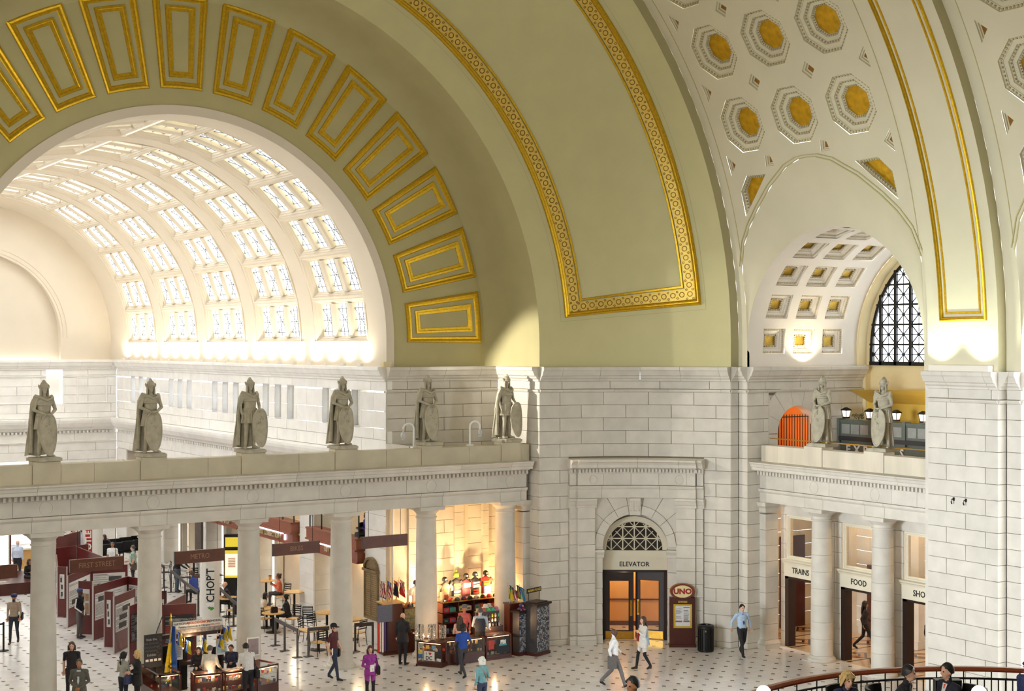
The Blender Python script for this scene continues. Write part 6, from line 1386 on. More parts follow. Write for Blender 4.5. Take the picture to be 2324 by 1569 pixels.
# shelving wall with cubby holes
t = thing('shop_shelving', 'dark red wooden shelving with cubby holes of folded shirts and caps', 'shelf', (24.75, 43.75, 0))
obj('back_panel', MB().box(0, 2.5, .38, .42, 0, 1.6), DWOOD, t)
for x in (0, .62, 1.25, 1.88, 2.46): obj('upright', MB().box(x, x+.04, 0, .4, 0, 1.6), DWOOD, t)
for z in (.5, .86, 1.22, 1.58): obj('shelf_board', MB().box(0, 2.5, 0, .4, z, z+.03), DWOOD, t)
obj('light_rail', MB().box(.02, 2.4, -.05, -.01, 1.6, 1.63), BRASS, t)
COLS = [(200, 60, 54), (40, 40, 46), (60, 130, 120), (226, 220, 212), (220, 120, 60), (90, 110, 150), (170, 50, 70), (200, 200, 90), (120, 124, 130)]
k = 0
for zi, z in enumerate((.53, .89, 1.25)):
    for xi in range(4):
        for j in range(2):
            k += 1; c = COLS[(k*5+zi) % 9]; f = thing('folded_shirt', 'folded shirt, %s of the pair in cubby %s of the %s shelf row' % ('left' if j == 0 else 'right', ['one', 'two', 'three', 'four'][xi], ['lowest', 'middle', 'top'][zi]), 'shirt', (24.75+.2+xi*.625+j*.27-.02, 43.93, z), R.uniform(-.05, .05), 'folded shirts in the cubby holes')
            obj('fabric', MB().loft([[(x*sx, y, zz) for x, y in ((-.12, -.12), (.12, -.12), (.12, .12), (-.12, .12))] for zz, sx in ((0, .96), (.03, 1), (.13, 1), (.16, .9))]), cloth(c), f); obj('print_patch', MB().box(-.06, .06, -.124, -.12, .04, .1), cloth(COLS[(k*3+2) % 9]), f)
def cap(loc, rz, c, label, c2=(230, 226, 216), parent=None, s=1.0):
    t = thing('baseball_cap', label, 'cap', loc, rz, 'caps on the souvenir stall'); t.scale = (s, s, s)
    obj('crown', MB().lathe([(.085, 0), (.092, .03), (.085, .075), (.055, .11), (.015, .125)], n=16), cloth(c), t); obj('brim', MB().loft([[(x*q, -.07-.1*math.sin(a)*q, .01-.02*math.sin(a)) for x, a in [(.085*math.cos(b), b) for b in [PI*i/10 for i in range(11)]]] for q in (.6, 1)]+[[(x, -.07-.1*math.sin(a), .0-.02*math.sin(a)) for x, a in [(.085*math.cos(b), b) for b in [PI*i/10 for i in range(11)]]]], closed=False, cap=False), cloth(c), t)
    obj('badge', MB().cbox((0, -.09, .055), (.07, .01, .05)), cloth(c2), t); return t
for i in range(9):
    cap((24.9+i*.26, 43.9, 1.61), R.uniform(-.3, .3), [(40, 40, 44), (200, 50, 46), (60, 66, 50), (40, 44, 70), (46, 40, 40), (190, 180, 160), (50, 50, 54), (206, 60, 56), (44, 44, 46)][i], '%s cap from the left in the row under the T-shirts' % ['first', 'second', 'third', 'fourth', 'fifth', 'sixth', 'seventh', 'eighth', 'ninth'][i], COLS[(i*4+3) % 9])
def torso(loc, rz, c, label, prints, hatc, hat='cap', s=1.0):
    t = thing('shirt_display', label, 'shirt', loc, rz, 'shirts on display forms above the caps')
    obj('shirt_body', MB().tube([(0, 0, 0), (0, 0, .2), (0, 0, .42), (0, 0, .54), (0, 0, .6)], [(.17, .09), (.165, .1), (.2, .11), (.17, .09), (.06, .06)], 16, up=(1, 0, 0)), cloth(c), t, smooth=50)
    for q in (-1, 1): obj('sleeve', MB().tube([(q*.17, 0, .52), (q*.25, -.01, .42), (q*.26, -.02, .3)], [.075, .07, .06], 10), cloth(c), t, smooth=50)
    obj('neck_stand', MB().lathe([(.05, .58), (.045, .66)], n=10), BLACK, t)
    for w, z, h, cc in prints: obj('shirt_print', MB().loft([[(x*w, -.115+.5*(x*w)**2, zz) for x in (-1, -.5, 0, .5, 1)] for zz in (z, z+h)], closed=False, cap=False), cloth(cc), t)
    H = .66
    if hat == 'cap': obj('cap_crown', MB().lathe([(.09, H), (.1, H+.04), (.09, H+.1), (.05, H+.14), (.01, H+.15)], n=14), cloth(hatc), t); obj('cap_badge', MB().cbox((0, -.098, H+.06), (.06, .012, .06)), cloth((226, 222, 214)), t); obj('cap_brim', MB().loft([[(.09*math.cos(a)*q, -.04-.13*math.sin(a)*q, H+.01) for a in [PI*i/8 for i in range(9)]] for q in (.5, 1)], closed=False, cap=False), cloth(hatc), t)
    else: obj('knit_hat', MB().lathe([(.1, H), (.105, H+.06), (.09, H+.13), (.04, H+.18), (.02, H+.19)], n=14).ball((0, 0, H+.22), .04, 8), cloth(hatc), t)
    return t
TL = 1.66
S1 = cloth((110, 96, 84))
torso((25.12, 44.25, TL-.05), 0, (120, 108, 96), 'grey shirt with brown round emblem, first display from the left by the column', [(.09, .3, .1, (170, 120, 60)), (.09, .06, .14, (150, 70, 40))], (30, 30, 36))
torso((25.6, 44.3, TL+.04), 0, (34, 32, 34), 'black hooded top with lime lettering and a lime knit hat', [(.13, .36, .08, (190, 200, 40)), (.08, .26, .06, (190, 200, 40)), (.13, .12, .08, (224, 96, 100)), (.14, 0, .08, (90, 100, 90))], (160, 180, 50), 'knit')
torso((26.0, 44.28, TL), 0, (96, 40, 48), 'dark red patterned shirt, middle of the display row', [(.14, .32, .16, (186, 150, 150)), (.1, .1, .16, (200, 60, 70))], (36, 30, 36))
torso((26.38, 44.3, TL+.02), 0, (36, 32, 34), 'black shirt with white block letters and red stripes', [(.13, .4, .06, (232, 224, 214)), (.13, .26, .11, (240, 236, 226)), (.12, .14, .05, (216, 80, 70)), (.13, .04, .07, (214, 90, 80))], (26, 26, 28))
torso((26.82, 44.3, TL+.03), 0, (214, 76, 66), 'coral red shirt with yellow letters and a blue panel, rightmost of the row', [(.13, .4, .05, (220, 200, 60)), (.13, .3, .08, (226, 200, 60)), (.14, .0, .28, (120, 150, 220))], (26, 26, 28))
torso((23.95, 44.2, TL-.05), .2, (236, 230, 222), 'white shirt left of the fifth column with a navy cap', [(.08, .2, .1, (200, 150, 120))], (50, 50, 80))
for x, y, l in ((24.35, 43.95, 'bright bare lamp bulb at the left end of the stall'), (27.15, 43.9, 'bright bare lamp bulb right of the coral red shirt')):
    t = thing('clip_lamp', l, 'lamp', (x, y, 1.55)); obj('bulb', MB().ball((0, 0, .22), .075, 10), mat('glowing_bulb', (255, 214, 140), .4, 0, None, emit=14), t); obj('lamp_stem', MB().tube([(0, 0, -1.55), (0, 0, .15)], .015, 6), BLACK, t)
    bulb('clip_lamp_light', (x, y+.18, 1.85), 90, (1, .62, .26), .06)
spot('stall_spot', (25.6, 43.7, 1.9), (25.6, 45, 3.3), 260, (1, .66, .32), 150, .05); spot('stall_spot', (24.3, 43.9, 1.9), (24.4, 45, 3.3), 110, (1, .66, .32), 150, .05)
t = thing('shop_cabinet', 'tall dark cabinet under small toys left of the fifth column', 'cabinet', (23.75, 43.9, 0)); obj('body', MB().box(-.42, .42, 0, .4, 0, 1.55), DWOOD, t); obj('camouflage_panel', MB().box(-.4, .4, -.012, 0, .8, 1.5), mat('camouflage_print', (122, 122, 98), .7, 0, (14, .5)), t)
for i in range(14): 
    c = COLS[i % 9]; p = thing('small_doll', 'tiny colourful doll standing on the cabinet, number %s from the left' % ['one', 'two', 'three', 'four', 'five', 'six', 'seven'][i % 7]+(' in front' if i < 7 else ' behind'), 'toy', (23.42+.11*(i % 7), 43.96+.12*(i//7), 1.55), 0, 'toys on the cabinet'); obj('doll_body', MB().lathe([(.035, 0), (.04, .05), (.02, .1)], n=8), cloth(c), p); obj('doll_head', MB().ball((0, 0, .125), .032, 8), cloth((200, 140, 90)), p)
# flags: individual small flags on sticks
STR = mat('flag_stars_blue', (44, 52, 96), .7, 0, None); FR_ = mat('flag_red', (178, 46, 54), .7, 0, None); FW_ = mat('flag_white', (232, 228, 222), .7, 0, None)
def hangflag(loc, rz, kind, label, L=.55, group=None, tilt=.2):
    t = thing('small_flag', label, 'flag', loc, rz, group); top = V((tilt*.5, 0, L)); obj('stick', MB().tube([(0, 0, 0), tuple(top)], .008, 5), LWOOD, t); obj('tip', MB().lathe([(.002, 0), (.014, .02), (.002, .06)], tuple(top), 6), GOLD, t)
    def sf(u, v): return (top.x+.02+u*.16+.02*math.sin(v*5+u*3), -.01-.05*math.sin(u*6+v*3)-.03, top.z-.02-v*.38-u*.12)
    if kind == 'us':
        m = MB(); 
        for i in range(7): m.loft([[sf(u, v) for u in (i/7, (i+1)/7)] for v in [j/6 for j in range(7)]], 1 if i % 2 == 0 else 2, cap=False, closed=False)
        m2 = MB(); m2.loft([[tuple(V(sf(u, v))+V((0, -.004, 0))) for u in (0, .3, .6)] for v in (0, .2, .42)], cap=False, closed=False); obj('striped_field', m, [FW_, FR_, FW_], t); obj('star_canton', m2, STR, t)
    else:
        cs = kind; m = MB(); n = len(cs)
        for i in range(n): m.loft([[sf(u, v) for u in (i/n, (i+1)/n)] for v in [j/6 for j in range(7)]], i, cap=False, closed=False)
        obj('flag_cloth', m, [cloth(c) for c in cs], t)
    return t
t = thing('flag_stand', 'tall brown cabinet with a grey blue notice board, holding flags', 'cabinet', (22.95, 43.95, 0), -.1)
obj('body', MB().box(-.34, .34, 0, .55, .08, 1.72), DWOOD, t); obj('plinth', MB().box(-.38, .38, -.04, .58, 0, .1), DWOOD, t); obj('top_board', MB().box(-.4, .36, -.06, .58, 1.72, 1.76), LWOOD, t)
obj('notice_board', MB().box(-.62, -.08, -.1, -.06, 1.15, 1.72), mat('blue_grey_board', (92, 98, 118), .6, 0, (30, .3)), t)
for i, c in enumerate(((206, 60, 48), (226, 214, 208), (240, 240, 240), (80, 60, 130), (36, 36, 66))): obj('lanyard', MB().box(-.6+.085*i, -.545+.085*i, -.05, -.035, .12+.03*(i % 2), 1.15), cloth(c), t)
ord_ = ['first', 'second', 'third', 'fourth', 'fifth', 'sixth', 'seventh', 'eighth', 'ninth', 'tenth', 'eleventh', 'twelfth']
kinds = ['us', 'us', ((60, 70, 140), (50, 60, 120)), 'us', ((40, 110, 200), (200, 170, 60), (40, 110, 200)), 'us', ((30, 34, 70), (30, 34, 70)), ((210, 150, 50), (190, 60, 50)), ((190, 46, 46), (230, 226, 220), (190, 46, 46)), ((40, 36, 38), (190, 50, 46)), 'us', ((230, 220, 210), (200, 50, 50))]
for i, k in enumerate(kinds): hangflag((22.62+.055*i, 44.05+.14*(i % 3), 1.76), R.uniform(-.5, .5), k, '%s small flag from the left in the bunch on the brown flag cabinet' % ord_[i], .6+.1*math.sin(i*2.1)+.08, 'flags on the flag cabinet', (i-5.5)*.05)
kinds2 = [((60, 150, 70), (220, 190, 50)), ((60, 60, 130), (60, 60, 130)), 'us', ((190, 50, 50), (230, 226, 220)), ((50, 60, 130), (220, 190, 60)), ((70, 60, 130), (90, 70, 150)), ((40, 130, 190), (230, 210, 60), (40, 130, 190)), ((40, 110, 180), (40, 110, 180))]
t = thing('flag_rack', 'dark post shelf holding the right bunch of flags beside the magnet towers', 'shelf', (26.6, 41.95, 0)); obj('post_body', MB().box(-.25, .25, -.0, .35, 0, 1.66), DWOOD, t); obj('post_top', MB().box(-.28, .28, -.03, .38, 1.66, 1.7), DWOOD, t)
for i, k in enumerate(kinds2): hangflag((26.42+.05*i, 42.05+.1*(i % 2), 1.7), R.uniform(-.4, .4), k, '%s small flag from the left in the bunch by the magnet towers' % ord_[i], .58+.06*math.sin(i*1.7), 'flags by the magnet towers', (i-3.5)*.05)
MAG = mat('magnet_sheet', (70, 70, 74), .4, .2, (60, .3))
def tower(loc, rz, w, d, h, label, cap=True):
    t = thing('magnet_tower', label, 'rack', (*loc, 0), rz, None); obj('tower_body', MB().box(-w/2, w/2, 0, d, .08, h), MAG, t); obj('tower_base', MB().box(-w/2-.03, w/2+.03, -.03, d+.03, 0, .1), DWOOD, t)
    if cap: obj('tower_top', MB().box(-w/2-.06, w/2+.06, -.06, d+.06, h, h+.07).box(-w/2+.05, w/2-.05, .05, d-.05, h+.07, h+.1), DDOOR, t)
    P = {0: [], 1: [], 2: [], 3: []}; ms = [MB() for _ in range(4)]; n = int(w/.05)
    for i in range(n):
        for j in range(int((h-.2)/.05)):
            if R.random() < .88: x = -w/2+.02+i*(w-.04)/n; z = .14+j*.05; ms[R.choice((0, 0, 1, 1, 2, 3))].box(x, x+.04, -.014, 0, z, z+R.uniform(.028, .042))
    for q, c in zip(ms, ((190, 192, 194), (120, 122, 130), (70, 80, 120), (190, 170, 120))):
        if q.v: obj('magnets', q, mat('magnet_%d' % c[0], c, .35, .3, None), t, kind='stuff')
    return t
tw = tower((27.22, 41.2), rad(20), .72, .55, 1.7, 'big magnet covered tower with a dark top and a flag on its side')
m = MB(); m2 = MB()
for i in range(7): (m if i % 2 else m2).box(.365, .372, .06+.06*i, .12+.06*i, .25, 1.05)
obj('flag_red_stripes', m2, FR_, tw, kind='stuff'); obj('flag_white_stripes', m, FW_, tw, kind='stuff'); obj('flag_canton', MB().box(.365, .374, .06, .48, 1.05, 1.62), STR, tw)
tower((26.62, 41.5), rad(15), .42, .3, 1.45, 'narrower magnet tower left of the big one, with bags on top')
t = thing('stall_sign', 'small black sign lettered ALAMO FLAGS on a stick above the magnet towers', 'sign', (26.95, 41.35, 1.8), rad(20)); obj('sign_board', MB().box(-.4, .4, -.012, .012, .33, .48), BLK, t); obj('sign_stick', MB().tube([(-.3, 0, 0), (-.3, 0, .4)], .012, 5).tube([(.3, 0, 0), (.3, 0, .4)], .012, 5), IRON, t); text('ALAMO FLAGS', .11, mat('gold_letters_b', (206, 176, 60), .5, 0, None), t, Matrix(((1,0,0,0), (0,0,-1,-.014), (0,1,0,.405), (0,0,0,1))), bold=.003)
for i, (x, z, c) in enumerate(((26.55, 1.45, (90, 70, 120)), (26.7, 1.45, (150, 60, 90)), (26.62, 1.6, (70, 60, 110)))):
    p = thing('soft_toy', '%s plush bundle on top of the narrower magnet tower' % ['left purple', 'right pink', 'topmost purple'][i], 'toy', (x, 41.62, z)); obj('plush_body', MB().ball((0, 0, .08), .09, 10, sc=(1, 1, .9)), cloth(c), p); obj('plush_tag', MB().cbox((0, -.09, .07), (.06, .01, .05)), cloth((236, 150, 130)), p)
# counter top spinners and hat shelf
def spinner(loc, r, h, label):
    t = thing('trinket_spinner', label, 'rack', loc, 0, None); obj('spindle', MB().tube([(0, 0, 0), (0, 0, h)], .02, 6).lathe([(r*.9, 0), (r*.9, .02), (.03, .04)], n=14), BLACK, t)
    m = MB()
    for k in range(int(h/.07)):
        for i in range(12): a = 2*PI*i/12+k*.3; m.cbox((r*math.cos(a), r*math.sin(a), .08+k*.07), (.012, .035, .055), a)
    obj('hanging_trinkets', m, mat('silver_trinkets', (170, 168, 164), .3, .5, (40, .4)), t, kind='stuff'); return t
spinner((22.86, 41.95, H_), .15, .55, 'silver trinket spinner at the left corner of the angled case'); spinner((23.22, 41.75, H_), .13, .5, 'silver trinket spinner in the middle of the angled case'); spinner((23.62, 41.75, H_), .11, .45, 'trinket spinner standing just right of the fifth column foot')
t = thing('hat_shelf', 'dark stepped shelf of trinkets with bucket hats on its top', 'shelf', (25.55, 41.95, 0)); obj('lower_step', MB().box(-.5, .55, 0, .3, 0, 1.0), DDOOR, t); obj('upper_box', MB().box(-.42, .45, .1, .35, 1.0, 1.5), DDOOR, t)
for i in range(24):
    c = R.choice(COLS+[(210, 190, 130), (170, 170, 170), (60, 60, 64)]); x = -.46+.125*(i % 8); zz = 1.0 if i < 8 else (1.15 if i < 16 else 1.3); p = obj('trinket', MB().lathe([(.028, 0), (.035, .04), (.03, .09), (.012, .12)], (x, .05 if i < 8 else .09, zz), 8), mat('trinket_%d_%d_%d' % c, c, .35, .2, None), t)
for i, (x, z, c) in enumerate(((-.3, 1.5, (150, 180, 190)), (-.1, 1.5, (210, 110, 110)), (.08, 1.5, (110, 200, 130)), (.25, 1.5, (90, 190, 160)), (.4, 1.5, (190, 120, 150)), (-.02, 1.62, (220, 210, 206)), (.12, 1.64, (190, 180, 170)))):
    p = thing('bucket_hat', '%s bucket hat on the stepped hat shelf' % ['pale blue', 'coral', 'light green', 'teal', 'dusty pink', 'white patterned', 'grey patterned'][i], 'hat', (25.55+x, 42.18, z), 0, None); obj('hat_crown', MB().lathe([(.08, .02), (.075, .09), (.05, .11), (.005, .115)], n=14), cloth(c), p); obj('hat_brim', MB().lathe([(.13, 0), (.08, .03), (.08, .02), (.13, -.0)], n=14), cloth(c), p)
hangflag((25.0, 42.0, 1.0), -.3, 'us', 'single striped flag standing among the counter goods, right of the T-shirt cubbies', .62, None, .1)
# ================================================================ exhibition booth between the second and third columns
b1 = case((14.17, 41.1), 0, .66, 1.7, .95, 'long glass case at the left side of the memorial booth', 0)
b2 = case((15.1, 40.5), -.15, .85, .5, .95, 'glass counter case behind the customer in the white sweater', 0)
b3 = case((16.05, 40.38), .02, 1.0, .5, .95, 'middle glass counter case lit from inside, under the papers', 0)
b4 = case((17.0, 40.6), .3, .8, .9, .95, 'right end glass counter case of the memorial booth, with books inside', 0)
for x, y in ((14.2, 41.6), (15.2, 40.9), (16.0, 40.8), (17.0, 41.1)): bulb('case_lamp', (x, y-.1, .8), 10, (1, .66, .36), .04)
t = thing('booth_frame', 'dark wooden booth frame with a memorial banner across its top', 'booth', (15.5, 42.55, 0))
for x in (-1.25, -.55, .25, .8): obj('post', MB().box(x-.04, x+.04, -.04, .04, 0, 1.75), DDOOR, t)
obj('cross_beam', MB().box(-1.3, .9, -.06, .06, 1.68, 1.8), DDOOR, t); obj('back_board', MB().box(-1.3, -.2, .3, .34, 0, 1.4).box(.3, .9, .3, .34, 0, 1.2), BLACK, t); obj('rear_counter', MB().box(-1.3, 1.0, .05, .3, .8, .9), DDOOR, t)
bn = obj('banner_board', MB().box(-.78, .8, -.09, -.06, 1.8, 2.16), mat('banner_grey', (206, 204, 198), .6, 0, (4, .04)), t); obj('banner_top_strip', MB().box(-.78, .8, -.1, -.09, 1.8, 1.93), mat('banner_photo_strip', (130, 122, 116), .6, 0, (14, .4)), bn)
BX = lambda x, z, y=-.095: Matrix(((1,0,0,x), (0,0,-1,y), (0,1,0,z), (0,0,0,1)))
DG = mat('dark_grey_print', (60, 58, 60), .6, 0, None); OG_ = mat('orange_print_b', (196, 110, 70), .6, 0, None)
text('NATIONAL', .1, DG, bn, BX(-.51, 2.09)); text('HOLODOMOR', .105, OG_, bn, BX(.02, 2.09), bold=.003); text('MEMORIAL', .1, DG, bn, BX(.53, 2.09)); text('Famine-Genocide in Ukraine', .085, DG, bn, BX(-.12, 1.985)); text('1932-1933', .075, OG_, bn, BX(.53, 1.985))
for i, (x, w) in enumerate(((-.66, .36), (.76, .36), (-.0, .0))):
    if w: obj('poster_board', MB().box(x-w/2, x+w/2, -.08, -.06, 1.02, 1.64), PAP, t); obj('poster_heading', MB().box(x-w/2+.02, x+w/2-.02, -.085, -.08, 1.52, 1.6), DWOOD, t); obj('poster_picture', MB().box(x-w/2+.03, x-w/2+.13 if x < 0 else x+w/2-.03, -.085, -.08, 1.08, 1.26 if x > 0 else 1.45), mat('pale_blue_print', (170, 196, 204), .6, 0, (9, .1)), t)
    if w:
        m = MB()
        for k in range(14): m.box(x-.02, x+R.uniform(.08, .15), -.086, -.08, 1.1+k*.028, 1.11+k*.028)
        obj('poster_text', m, INK, t, kind='stuff')
LGT = mat('tiny_warm_lamp', (255, 200, 120), .4, 0, None, emit=10)
for x in (-.5, -.44, .02, .08, .14): obj('tiny_lamp', MB().ball((x, .0, 1.33), .022, 6), LGT, t)
bulb('booth_lamp', (15.3, 42.3, 1.6), 18, (1, .7, .42), .05)
t = thing('exhibit_sign', 'black sign inviting to visit the exhibit, standing on the left case', 'sign', (14.02, 42.2, .95), .05); obj('sign_panel', MB().box(-.28, .28, -.015, .015, 0, .98), BLKP, t)
WT = mat('dim_white_print', (170, 168, 164), .7, 0, None)
for w_, z, s in (('Visit the', .83, .1), ('NATIONAL', .71, .085), ('HOLODOMOR', .6, .075), ('MEMORIAL', .49, .075), ('Exhibit', .37, .1)): text(w_, s, WT if z in (.83, .37) else mat('grey_print_c', (92, 90, 90), .7, 0, None), t, BX(-.06, z, -.018))
for i in range(4): obj('sponsor_patch', MB().box(-.24+.13*i, -.15+.13*i, -.02, -.015, .18, .25), FW_, t)
m = MB()
for i in range(30): m.cbox((R.uniform(.1, .25), -.017, R.uniform(.3, .9)), (.03, .004, .05), 0)
obj('sign_picture', m, mat('dark_brown_print', (74, 62, 54), .7, 0, None), t, kind='stuff')
t = thing('ukraine_flag', 'tall blue and yellow flag hanging on a pole beside the memorial banner', 'flag', (14.58, 42.25, 0)); obj('pole', MB().tube([(0, 0, 0), (0, 0, 2.25)], .02, 8), BRASS, t); obj('spear_tip', MB().lathe([(.03, 2.25), (.035, 2.28), (.01, 2.36), (.03, 2.4), (.002, 2.5)], n=8), GOLD, t)
def uf(u, v): return (-.2+.4*u*(.35+.65*v)+.2*(1-v)*1.0-.02, -.04-.05*math.sin(u*9), 2.1-1.35*v)
UY, UB = cloth((222, 190, 40)), cloth((44, 84, 160))
m = MB(); m.loft([[uf(u, v) for u in (0, .15, .3, .45, .55)] for v in [j/10 for j in range(11)]], cap=False, closed=False); m2 = MB(); m2.loft([[uf(u, v) for u in (.55, .7, .85, 1)] for v in [j/10 for j in range(11)]], cap=False, closed=False)
m3 = MB(); m3.loft([[tuple(V(uf(u, v))+V((0, -.006, 0))) for u in (0, .2, .4, .55)] for v in (0, .2, .36)], cap=False, closed=False)
obj('yellow_half', m, UY, t); obj('blue_half', m2, UB, t); obj('blue_fold', m3, UB, t)
for i, (x, z) in enumerate(((14.8, 1.82), (15.05, 1.66), (15.55, 1.66), (16.2, 1.82), (16.32, 1.84), (16.05, 1.7))):
    hangflag((x, 42.42, z-.3 if i in (1, 2, 5) else z-.2), 0, ((44, 84, 160), (222, 190, 40)), 'small blue and yellow flag, %s along the booth banner' % ord_[i], .3, 'small flags on the booth', .02*i)
for i, (x, y, a) in enumerate(((15.75, 40.7, .2), (15.95, 40.62, -.1), (16.1, 40.75, .4), (16.35, 40.62, 0))):
    p = thing('paper_sheet', '%s white leaflet pile from the left on the lit counter' % ord_[i], 'paper', (x, y, .95), a, 'leaflets on the booth counter'); obj('sheets', MB().box(-.12, .12, -.09, .09, 0, .02), WHITE, p); obj('printed_top', MB().box(-.1, .1, -.07, .07, .02, .022), PAP, p)
t = thing('poster_easel', 'framed grey poster leaning by the foot of the third column', 'poster', (17.15, 42.15, .95)); obj('frame', MB().box(-.2, .2, -.02, .02, 0, .56), FW_, t); obj('easel_stand', MB().box(-.03, .03, .0, .04, -.95, .1).box(-.16, .16, -.04, .14, -.95, -.92), IRON, t); obj('grey_print', MB().box(-.17, .17, -.026, -.02, .03, .52), mat('mauve_print', (140, 128, 132), .6, 0, (5, .2)), t)
t = thing('cable', 'dark cable hanging down the second column', 'cable', (14.23, 42.75, 0)); obj('cable_run', MB().tube([(.34, .1, 3.4), (.36, .05, 2.7), (.28, -.02, 2.4), (.05, -.08, 1.9), (-.1, -.1, 1.3)], .014, 6), BLACK, t); obj('cable_clip', MB().box(.33, .37, .06, .12, 3.38, 3.42), BLACK, t)
# ================================================================ upper cafe deck with its railing
CC, CR, DZ = (16.0, 12.2), 4.4, 4.38
struct('floor_deck', MB().lathe([(CR+.1, DZ-.4), (CR+.15, DZ-.3), (CR+.15, DZ), (.01, DZ)], (*CC, 0), 64).lathe([(1.2, 0), (1.2, DZ-.4)], (*CC, 0), 32), mat('deck_carpet', (92, 70, 60), .9, 0, (5, .1)), 'round raised cafe deck of the hall centre')
struct('floor_landing', MB().lathe([(1.5, DZ-.3), (1.5, DZ), (.01, DZ)], (12.75, 16.8, 0), 32).lathe([(.3, 0), (.3, DZ-.3)], (12.75, 16.8, 0), 16), _M['deck_carpet'], 'small landing beside the cafe deck, just under the frame')
rl = thing('deck_railing', 'curved iron railing with ball balusters and a red wooden handrail', 'railing', (*CC, DZ))
ra_ = [rad(-20)+rad(200)*i/70 for i in range(71)]; cr = lambda r, a, z: (r*math.cos(a), r*math.sin(a), z)
obj('handrail', MB().loft([[cr(CR+x, a, .92+z) for x, z in ((-.05, 0), (.05, 0), (.06, .03), (.04, .07), (-.04, .07), (-.06, .03))] for a in ra_]), mat('red_wood_handrail', (136, 66, 36), .3, 0, (8, .12)), rl, smooth=40)
for z in (.8, .1): obj('iron_rail', MB().tube([cr(CR, a, z) for a in ra_], .018, 6), IRON, rl)
for i in range(140):
    a = rad(-18)+rad(196)*i/139
    o = obj('baluster', MB().tube([cr(CR, a, 0), cr(CR, a, .8 if i % 4 else .92)], .011, 5).ball(cr(CR, a, .46), .05, 8, m=5), IRON, rl)
def cam_pt(px, Z, z): # world point from depth along the view
    X = (px-1162)/FPX*Z; ca, sa = math.cos(AL), math.sin(AL); return (X*ca+Z*sa, -X*sa+Z*ca, z)
q = cam_pt(2092, 21.6, DZ); t = thing('dining_table', 'round cafe table with a white cloth between the two men in suits', 'table', q); obj('cloth_top', MB().lathe([(.46, .5), (.45, .72), (.44, .74), (.01, .745)], n=28), WHITE, t); obj('pedestal', MB().lathe([(.2, 0), (.05, .05), (.05, .72)], n=12), BLACK, t)
GLS = glassmat('wine_glass', (230, 236, 236), .35)
for i, (dx, dy) in enumerate(((-.02, .1), (.12, .05), (.2, -.1), (.25, .12), (.05, -.2))):
    g = thing('wine_glass', '%s stemmed glass from the left on the white cafe table' % ord_[i], 'glass', (q[0]+dx, q[1]+dy, DZ+.745), 0, 'glasses on the cafe table'); obj('bowl', MB().lathe([(.008, .09), (.035, .12), (.04, .17), (.033, .2)], n=12, cap=False), GLS, g); obj('stem', MB().lathe([(.035, 0), (.005, .01), (.005, .09)], n=8), GLS, g)
g = thing('cola_glass', 'tall glass of brown cola on the white cafe table', 'glass', (q[0]-.2, q[1]-.02, DZ+.745)); obj('tumbler', MB().lathe([(.035, 0), (.04, .16)], n=12, cap=False), GLS, g); obj('cola', MB().lathe([(.032, .01), (.036, .13)], n=12), mat('cola', (60, 26, 14), .2, 0, None), g)
def club_chair(loc, rz, label):
    t = thing('club_chair', label, 'chair', loc, rz, 'black chairs on the cafe deck'); obj('seat', MB().box(-.26, .26, -.26, .24, .36, .47), BLACK, t); obj('backrest', MB().loft([[(x, .22+.06*k-.12*(x/.27)**2, z) for x in (-.27, -.15, 0, .15, .27)]+[(x, .27+.06*k-.12*(x/.27)**2, z) for x in (.27, .15, 0, -.15, -.27)] for z, k in ((.45, 0), (.7, .6), (.92, 1))]), BLACK, t, smooth=40)
    for x in (-.22, .22):
        for y in (-.22, .2): obj('leg', MB().tube([(x, y, 0), (x, y, .38)], .02, 6), BLACK, t)
    return t
for px, Z, l in ((2222, 1568, 'white glowing globe lamp at the bottom edge under the right chair'), (1733, 1568, 'white globe lamp at the bottom edge by the end of the railing')):
    gp = cam_pt(px, 20.3, 0); zz = EYE-(1574-784.5)/FPX*20.3; t = thing('globe_lamp', l, 'lamp', (gp[0], gp[1], DZ)); obj('globe', MB().ball((0, 0, zz-DZ), .11, 14), mat('opal_globe', (255, 244, 220), .4, 0, None, emit=1.6), t); obj('lamp_post', MB().tube([(0, 0, 0), (0, 0, zz-DZ-.1)], .025, 8), BLACK, t)
t = thing('menu_stand', 'black upright box behind the man with the orange tie on the deck', 'stand', cam_pt(2150, 22.4, DZ), -AL); obj('stand_body', MB().box(-.2, .2, -.08, .08, 0, .98), BLACK, t); obj('stand_base', MB().box(-.24, .24, -.12, .12, 0, .04), BLACK, t)
# ================================================================ people
SKN = {'l': mat('skin_light', (226, 178, 150), .5, 0, (9, .05)), 'm': mat('skin_tan', (176, 122, 88), .5, 0, (9, .05)), 'd': mat('skin_dark', (88, 58, 44), .45, 0, (9, .08))}
HAIR = {'black': mat('black_hair', (28, 24, 24), .5, 0, (30, .3)), 'brown': mat('brown_hair', (74, 48, 34), .5, 0, (30, .3)), 'grey': mat('grey_hair', (176, 172, 166), .6, 0, (30, .2)), 'blond': mat('blond_hair', (206, 176, 116), .5, 0, (30, .2)), 'white': mat('white_hair', (222, 218, 206), .6, 0, (30, .2)), 'dkgrey': mat('dark_grey_hair', (84, 80, 78), .6, 0, (30, .2))}
WALK = dict(pel=(0, 0, .93), kR=(-.1, -.2, .53), aR=(-.1, -.32, .1), tR=(-.11, -.47, .07), kL=(.1, .06, .49), aL=(.1, .38, .17), tL=(.11, .27, .05), eR=(-.24, .14, 1.15), wR=(-.23, .08, .92), eL=(.24, -.05, 1.14), wL=(.22, -.24, .98))
